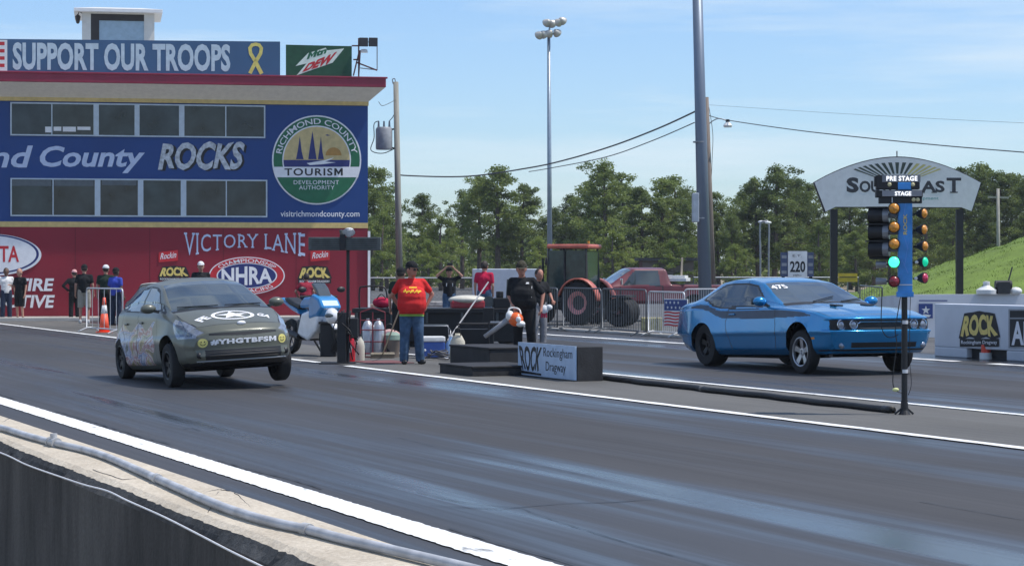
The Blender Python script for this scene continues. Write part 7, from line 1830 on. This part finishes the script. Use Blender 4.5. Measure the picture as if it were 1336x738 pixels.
def brick():
    m, nt_, b = newmat('dark_brick'); t = N(nt_, 'ShaderNodeTexBrick'); t.inputs['Scale'].default_value = 4; t.inputs['Color1'].default_value = (.12, .035, .03, 1); t.inputs['Color2'].default_value = (.09, .03, .025, 1); t.inputs['Mortar'].default_value = (.15, .12, .1, 1)
    tc_ = N(nt_, 'ShaderNodeTexCoord'); nt_.links.new(tc_.outputs['Object'], t.inputs[0]); nt_.links.new(t.outputs[0], b.inputs['Base Color']); b.inputs['Roughness'].default_value = .9; return m
a, b_ = W(838, 340, 150) - oo, W(905, 370, 150) - oo; MB().b2((a.x, 0, 0), (b_.x, 4, a.z)).build('wall', brick(), bh); MB().b2((a.x - .3, -.3, a.z + .002), (b_.x + .3, 4.3, a.z + .2)).build('roof', m_trd, bh); MB().b2((a.x + .8, -.4, 1.2), (a.x + 2.8, -.05, 1.3)).build('shelf', m_wp, bh)
m_link = M('chain_link_grey', (.20, .20, .20), .6, .4)
def fence(label, px0, px1, Y, top=1.45, step=2.4, dens=.16):
    x0_, x1_ = W(px0, 0, Y).x, W(px1, 0, Y).x; t = thing('chain_fence', label, 'fence', ((x0_ + x1_) / 2, Y, 0)); h = (x1_ - x0_) / 2
    MB().cyl((-h, 0, top), (h, 0, top), .03, n=6).build('top_rail', m_galw, t); n = int(2 * h / step)
    for i in range(n + 1): MB().cyl((-h + 2 * h * i / n, .04, 0), (-h + 2 * h * i / n, .04, top + .03), .03, n=6).build('post', m_gal, t)
    mb = MB(); k = int(2 * h / dens)
    for i in range(k):
        x = -h + 2 * h * i / k; e = min(h, x + top - .08); mb.beam((x, .02, .05), (e, .02, .05 + e - x), .005); s = max(-h, x - top + .08); mb.beam((x, .02, .05), (s, .02, .05 + x - s), .005)
    mb.build('mesh', m_link, t); return t
fence('chain link fence with a pale top rail between the tower and the tractor', 483, 705, 88, 1.32)
fence('chain link fence at the foot of the trees right of the steel pole', 905, 1120, 100, 1.3)
# clutter: pallets and sheets seen through the barricades, cream sacks
for i, (x, y, Y_, c_, d, lab_) in enumerate(((790, 425, 59, (.38, .34, .17), (.55, .4, .42), 'yellow straw bale behind the barricade nearest the star panel'), (548, 398, 80, (.52, .50, .46), (2.6, 1.2, .5), 'low pale stack of boards behind the black flatbed'), (495, 398, 80, (.45, .36, .28), (1.6, .8, .4), 'low tan pile of boards left of the red shirted man'))):
    if i == 0: x, y = 850, 432
    t = thing('straw_bale' if i == 0 else 'board_stack', lab_, 'bale' if i == 0 else 'boards', W(x, 352, Y_)); t.location.z = 0
    m_ = M('bale_straw' if i == 0 else 'pale_boards_%s' % 'ab'[i - 1], c_, .9, var=.35, scale=9, bump=.5)
    if i == 0:
        t.scale = (.7, .8, .8); MB().b2((-.4, -.25, 0), (.4, .25, .45)).build('straw', m_, t, bevel=.04); mb = MB()
        for x_ in (-.2, .2): mb.b2((x_ - .01, -.258, 0), (x_ + .01, .258, .458))
        mb.build('twine', m_trd, t)
    else:
        for k in range(3): MB().b2((-d[0] / 2 + .05 * k, -d[1] / 2, k * d[2] / 3), (d[0] / 2 - .07 * k, d[1] / 2, (k + 1) * d[2] / 3 - .02)).build('board', m_, t)
# ------------------------------------------------------------------ pines
def leaf_mat(name, a, b_):
    m, nt, bs = newmat(name); L = nt.links.new
    tc = N(nt, 'ShaderNodeTexCoord'); n = N(nt, 'ShaderNodeTexNoise'); n.inputs['Scale'].default_value = .9; n.inputs['Detail'].default_value = 6
    oi = N(nt, 'ShaderNodeObjectInfo'); L(tc.outputs['Object'], n.inputs['Vector'])
    ad = N(nt, 'ShaderNodeMath', operation='ADD'); mu = N(nt, 'ShaderNodeMath', operation='MULTIPLY'); mu.inputs[1].default_value = .25
    L(oi.outputs['Random'], mu.inputs[0]); L(n.outputs[0], ad.inputs[0]); L(mu.outputs[0], ad.inputs[1])
    r = N(nt, 'ShaderNodeValToRGB'); e = r.color_ramp.elements; e[0].position = .40; e[0].color = (*a, 1); e[1].position = .82; e[1].color = (*b_, 1)
    L(ad.outputs[0], r.inputs[0]); L(r.outputs[0], bs.inputs['Base Color']); bs.inputs['Roughness'].default_value = .6; bs.inputs['Specular IOR Level'].default_value = .25
    tr = N(nt, 'ShaderNodeBsdfTranslucent'); L(r.outputs[0], tr.inputs[0]); ms = N(nt, 'ShaderNodeMixShader'); ms.inputs[0].default_value = .42
    out = nt.nodes['Material Output']; L(bs.outputs[0], ms.inputs[1]); L(tr.outputs[0], ms.inputs[2]); L(ms.outputs[0], out.inputs[0]); return m
m_needle = leaf_mat('pine_needles', (.070, .105, .028), (.25, .31, .085)); m_leaf = leaf_mat('oak_leaves', (.085, .135, .03), (.29, .34, .08)); m_bark = M('pine_bark', (.11, .085, .07), .95, var=.3, scale=4)
def make_tree(seed, kind, H=11.0):
    """returns (trunk mesh, crown mesh) of a tree of height H standing at the origin"""
    r = random.Random(seed); tk = MB(); cr = MB()
    lean = Vector((r.uniform(-.03, .03), r.uniform(-.03, .03), 1)); top = lean * H * .93
    pts = [Vector((0, 0, 0)) + lean * H * .93 * t + Vector((r.uniform(-.1, .1), r.uniform(-.1, .1), 0)) * t for t in (0, .25, .5, .75, 1)]
    tk.tube(pts, [.24, .20, .155, .10, .03], 8)
    clumps = []
    if kind == 'tall': c0, wid, nb = .33, .22, 42
    elif kind == 'thin': c0, wid, nb = .55, .15, 18
    elif kind == 'full': c0, wid, nb = .20, .27, 54
    else: c0, wid, nb = .12, .36, 36
    for i in range(nb):
        t = c0 + (1 - c0) * ((i + r.random()) / nb); s = (t - c0) / (1 - c0)
        prof = {'tall': math.sin(PI * min(1, .18 + s * .82)) ** .7, 'thin': math.sin(PI * min(1, .25 + s * .75)) ** .7, 'full': (1 - s) ** .55 * .9 + .12, 'round': math.sqrt(max(0, 1 - (2 * s - .9) ** 2 * .95))}[kind]
        ln = H * wid * prof * r.uniform(.45, 1.15); a = r.uniform(0, 2 * PI); z = H * .93 * t
        b0 = lean * z; rise = r.uniform(-.05, .45) * ln; b1 = b0 + Vector((math.cos(a) * ln, math.sin(a) * ln, rise))
        tk.tube([b0, (b0 + b1) / 2 + Vector((0, 0, .1 * ln)), b1], [.055 * (1.3 - t), .035 * (1.3 - t), .012], 4)
        k = 3 if ln > 1.2 else 2
        for j in range(k):
            u = 1 - j * .33; c = b0.lerp(b1, u) + Vector((r.gauss(0, .16), r.gauss(0, .16), r.gauss(0, .14) + .1)); clumps.append((c, r.uniform(.36, .72) * (1 if j == 0 else .9)))
        if r.random() < .7:
            c = b0.lerp(b1, .7) + Vector((r.gauss(0, .5), r.gauss(0, .5), r.gauss(.1, .3))); clumps.append((c, r.uniform(.35, .6)))
    clumps.append((top + Vector((0, 0, .25)), .55)); clumps.append((top + Vector((.2, .1, -.2)), .6))
    for c, R_ in clumps:
        n = int(100 * R_ / .6)
        for _ in range(n):
            d = Vector((r.gauss(0, 1), r.gauss(0, 1), r.gauss(0, 1))).normalized() * R_ * r.random() ** .45
            p = c + Vector((d.x, d.y, d.z * .68)); s = r.uniform(.06, .13)
            u = Vector((r.gauss(0, 1), r.gauss(0, 1), r.gauss(0, .6))).normalized(); v = u.cross(Vector((r.gauss(0, 1), r.gauss(0, 1), r.gauss(0, 1)))).normalized()
            n0 = len(cr.v); cr.v += [tuple(p - u * s), tuple(p + v * s * .55), tuple(p + u * s), tuple(p - v * s * .55)]; cr.f.append((n0, n0 + 1, n0 + 2, n0 + 3))
    mt = tk.mesh(True); mc = bpy.data.meshes.new('crown'); mc.from_pydata(cr.v, [], cr.f)
    mt.materials.append(m_bark); mc.materials.append(m_leaf if kind == 'round' else m_needle); return mt, mc
KINDS = {'tall': [make_tree(s, 'tall') for s in (1, 2, 3)], 'thin': [make_tree(s, 'thin') for s in (11, 12)], 'full': [make_tree(s, 'full') for s in (21, 22, 23)], 'round': [make_tree(s, 'round', 9.) for s in (31, 32)]}
HT = {'tall': 11., 'thin': 11., 'full': 11., 'round': 9.}
rnd = random.Random(77)
DESC = {'tall': 'tall pine', 'thin': 'slender sparse pine', 'full': 'full dark pine', 'round': 'rounded leafy tree'}
def tree(px, topy, Y, kind, where, sx=1.0, var=None, base=0.):
    k = rnd.randrange(len(KINDS[kind])) if var is None else var; mt, mc = KINDS[kind][k]
    t = thing('pine_tree' if kind != 'round' else 'leafy_tree', DESC[kind] + ' ' + where, 'tree', W(px, 352, Y), rnd.uniform(0, 2 * PI), 'trees along the edge of the wood'); t.location.z = base
    top_ = W(px, topy, Y).z - base; s = top_ / HT[kind] / 1.0; t.scale = (s * sx, s * sx, s)
    for nm, me in (('trunk', mt), ('crown', mc)):
        o = bpy.data.objects.new(nm, me); COL.objects.link(o); o.parent = t
    return t
# (px, top y, distance, kind, where, width factor)
TL_ = [
 (486, 212, 175, 'full', 'at the right edge of the tower', 1.0), (505, 240, 190, 'tall', 'just behind the transformer pole', 1.0), (497, 275, 168, 'round', 'low beside the transformer pole', 1.0),
 (552, 249, 185, 'tall', 'standing alone right of the transformer pole', 1.0), (575, 280, 172, 'round', 'below the gap right of the lone pine', 1.1),
 (603, 244, 190, 'thin', 'on the left shoulder of the big middle clump', 1.1), (625, 226, 185, 'tall', 'in the left half of the big middle clump', 1.1), (650, 212, 180, 'tall', 'topping the big middle clump left of the floodlight mast', 1.25), (680, 236, 182, 'full', 'in the right half of the middle clump', 1.0), 
 (722, 268, 190, 'tall', 'low just right of the floodlight mast', 1.1), (742, 250, 185, 'full', 'on the left flank of the tallest clump', .9), (768, 232, 182, 'tall', 'on the left side above the tractor cab', 1.1), (792, 209, 176, 'full', 'topping the tallest clump above the tractor', 1.15), (815, 222, 184, 'tall', 'just right of the tallest clump top', 1.1), (838, 240, 180, 'full', 'on the right flank of the tallest clump', 1.0), 
 (862, 228, 182, 'tall', 'above the pickup, left of the steel pole', 1.1), (882, 226, 186, 'tall', 'above the pickup, nearest the steel pole on its left', 1.2), (895, 262, 176, 'full', 'tight against the left side of the steel pole', .9), (880, 312, 150, 'round', 'with bright leaves overhanging the brick hut', 1.3), 
 (938, 248, 184, 'tall', 'just right of the steel pole', 1.0), (955, 278, 176, 'full', 'low right of the steel pole', .9), (972, 246, 186, 'tall', 'on the left slope of the clump behind the coupe', 1.0), (990, 228, 180, 'tall', 'left of the top of the clump behind the coupe', 1.1), (1010, 215, 178, 'full', 'topping the clump behind the coupe', 1.15), (1035, 228, 182, 'full', 'right of the top of the clump behind the coupe', 1.1), (1055, 236, 186, 'tall', 'against the left edge of the arched sign', 1.1), 
 (1085, 225, 190, 'tall', 'behind the left end of the arched sign', 1.1), (1110, 250, 182, 'full', 'under the left half of the arched sign', 1.2), (1140, 245, 180, 'full', 'under the arched sign left of the starting tree', 1.2), (1175, 240, 185, 'full', 'hidden behind the starting tree', 1.2), (1205, 240, 182, 'full', 'under the arched sign right of the starting tree', 1.2), (1232, 232, 186, 'tall', 'behind the right half of the arched sign', 1.2),
 (1256, 214, 184, 'tall', 'just right of the arched sign', 1.15), (1276, 209, 186, 'tall', 'topping the trees above the grass bank', 1.1), (1300, 219, 184, 'full', 'above the bank near the distant utility pole', 1.0), (1322, 222, 186, 'tall', 'above the bank close to the right edge', 1.1), (1345, 228, 182, 'full', 'at the right edge of the picture', 1.1), (1245, 268, 172, 'full', 'lower, standing right of the sign post', 1.0), (1290, 270, 172, 'full', 'lower, behind the bank fence', 1.1), (1335, 275, 172, 'full', 'lower, at the right end of the bank', 1.0),
 (1070, 290, 165, 'round', 'low behind the score sign', 1.1), (1118, 300, 160, 'round', 'low behind the yellow sign', 1.2), (1160, 300, 160, 'round', 'low at the left foot of the bank', 1.2), 
 (560, 312, 160, 'round', 'lowest behind the black capped photographer', 1.2), (705, 308, 160, 'round', 'lowest at the foot of the floodlight mast', 1.2), (960, 318, 158, 'round', 'lowest left of the street lamps', 1.2), (800, 300, 165, 'round', 'low behind the pickup windshield', 1.2), 
]
for a in TL_: tree(a[0], a[1], a[2], a[3], a[4], a[5])
# far wood that closes the view below the crowns: trunks and undergrowth as one mass
mb = MB(); r = random.Random(5)
for i in range(170):
    x = -48 + 110 * i / 170 + r.uniform(-.4, .4); Y_ = r.uniform(205, 235); h = r.uniform(3, 5); mb.tube([(x, Y_, 0), (x + r.uniform(-.3, .3), Y_, h)], [.14, .08], 5, cap=False)
me0 = mb.mesh()
cr = MB()
for i in range(60000):
    x = r.uniform(-50, 66); Y_ = r.uniform(200, 240); z = r.random() ** .8 * (5.2 + .7 * math.sin(x * .35) + .9 * math.sin(x * .9 + 1) + .6 * math.sin(x * 2.1)); s = r.uniform(.15, .34)
    u = Vector((r.gauss(0, 1), r.gauss(0, 1), r.gauss(0, 1))).normalized(); v = u.cross(Vector((r.gauss(0, 1), r.gauss(0, 1), r.gauss(0, 1)))).normalized(); p = Vector((x, Y_, z))
    n0 = len(cr.v); cr.v += [tuple(p - u * s), tuple(p + v * s * .6), tuple(p + u * s), tuple(p - v * s * .6)]; cr.f.append((n0, n0 + 1, n0 + 2, n0 + 3))
n1 = len(me0.vertices); vs = [tuple(v.co) for v in me0.vertices] + cr.v; fs = [tuple(p.vertices) for p in me0.polygons]; nf = len(fs); fs += [tuple(i + n1 for i in f) for f in cr.f]
me = bpy.data.meshes.new('far_wood'); me.from_pydata(vs, [], fs); me.materials.append(m_bark); me.materials.append(m_needle)
me.polygons.foreach_set('material_index', [0] * nf + [1] * (len(fs) - nf)); o = linkmesh('far_wood', me); tag(o, 'dim pine wood closing the view behind the nearer trees', 'wood', kind='stuff')
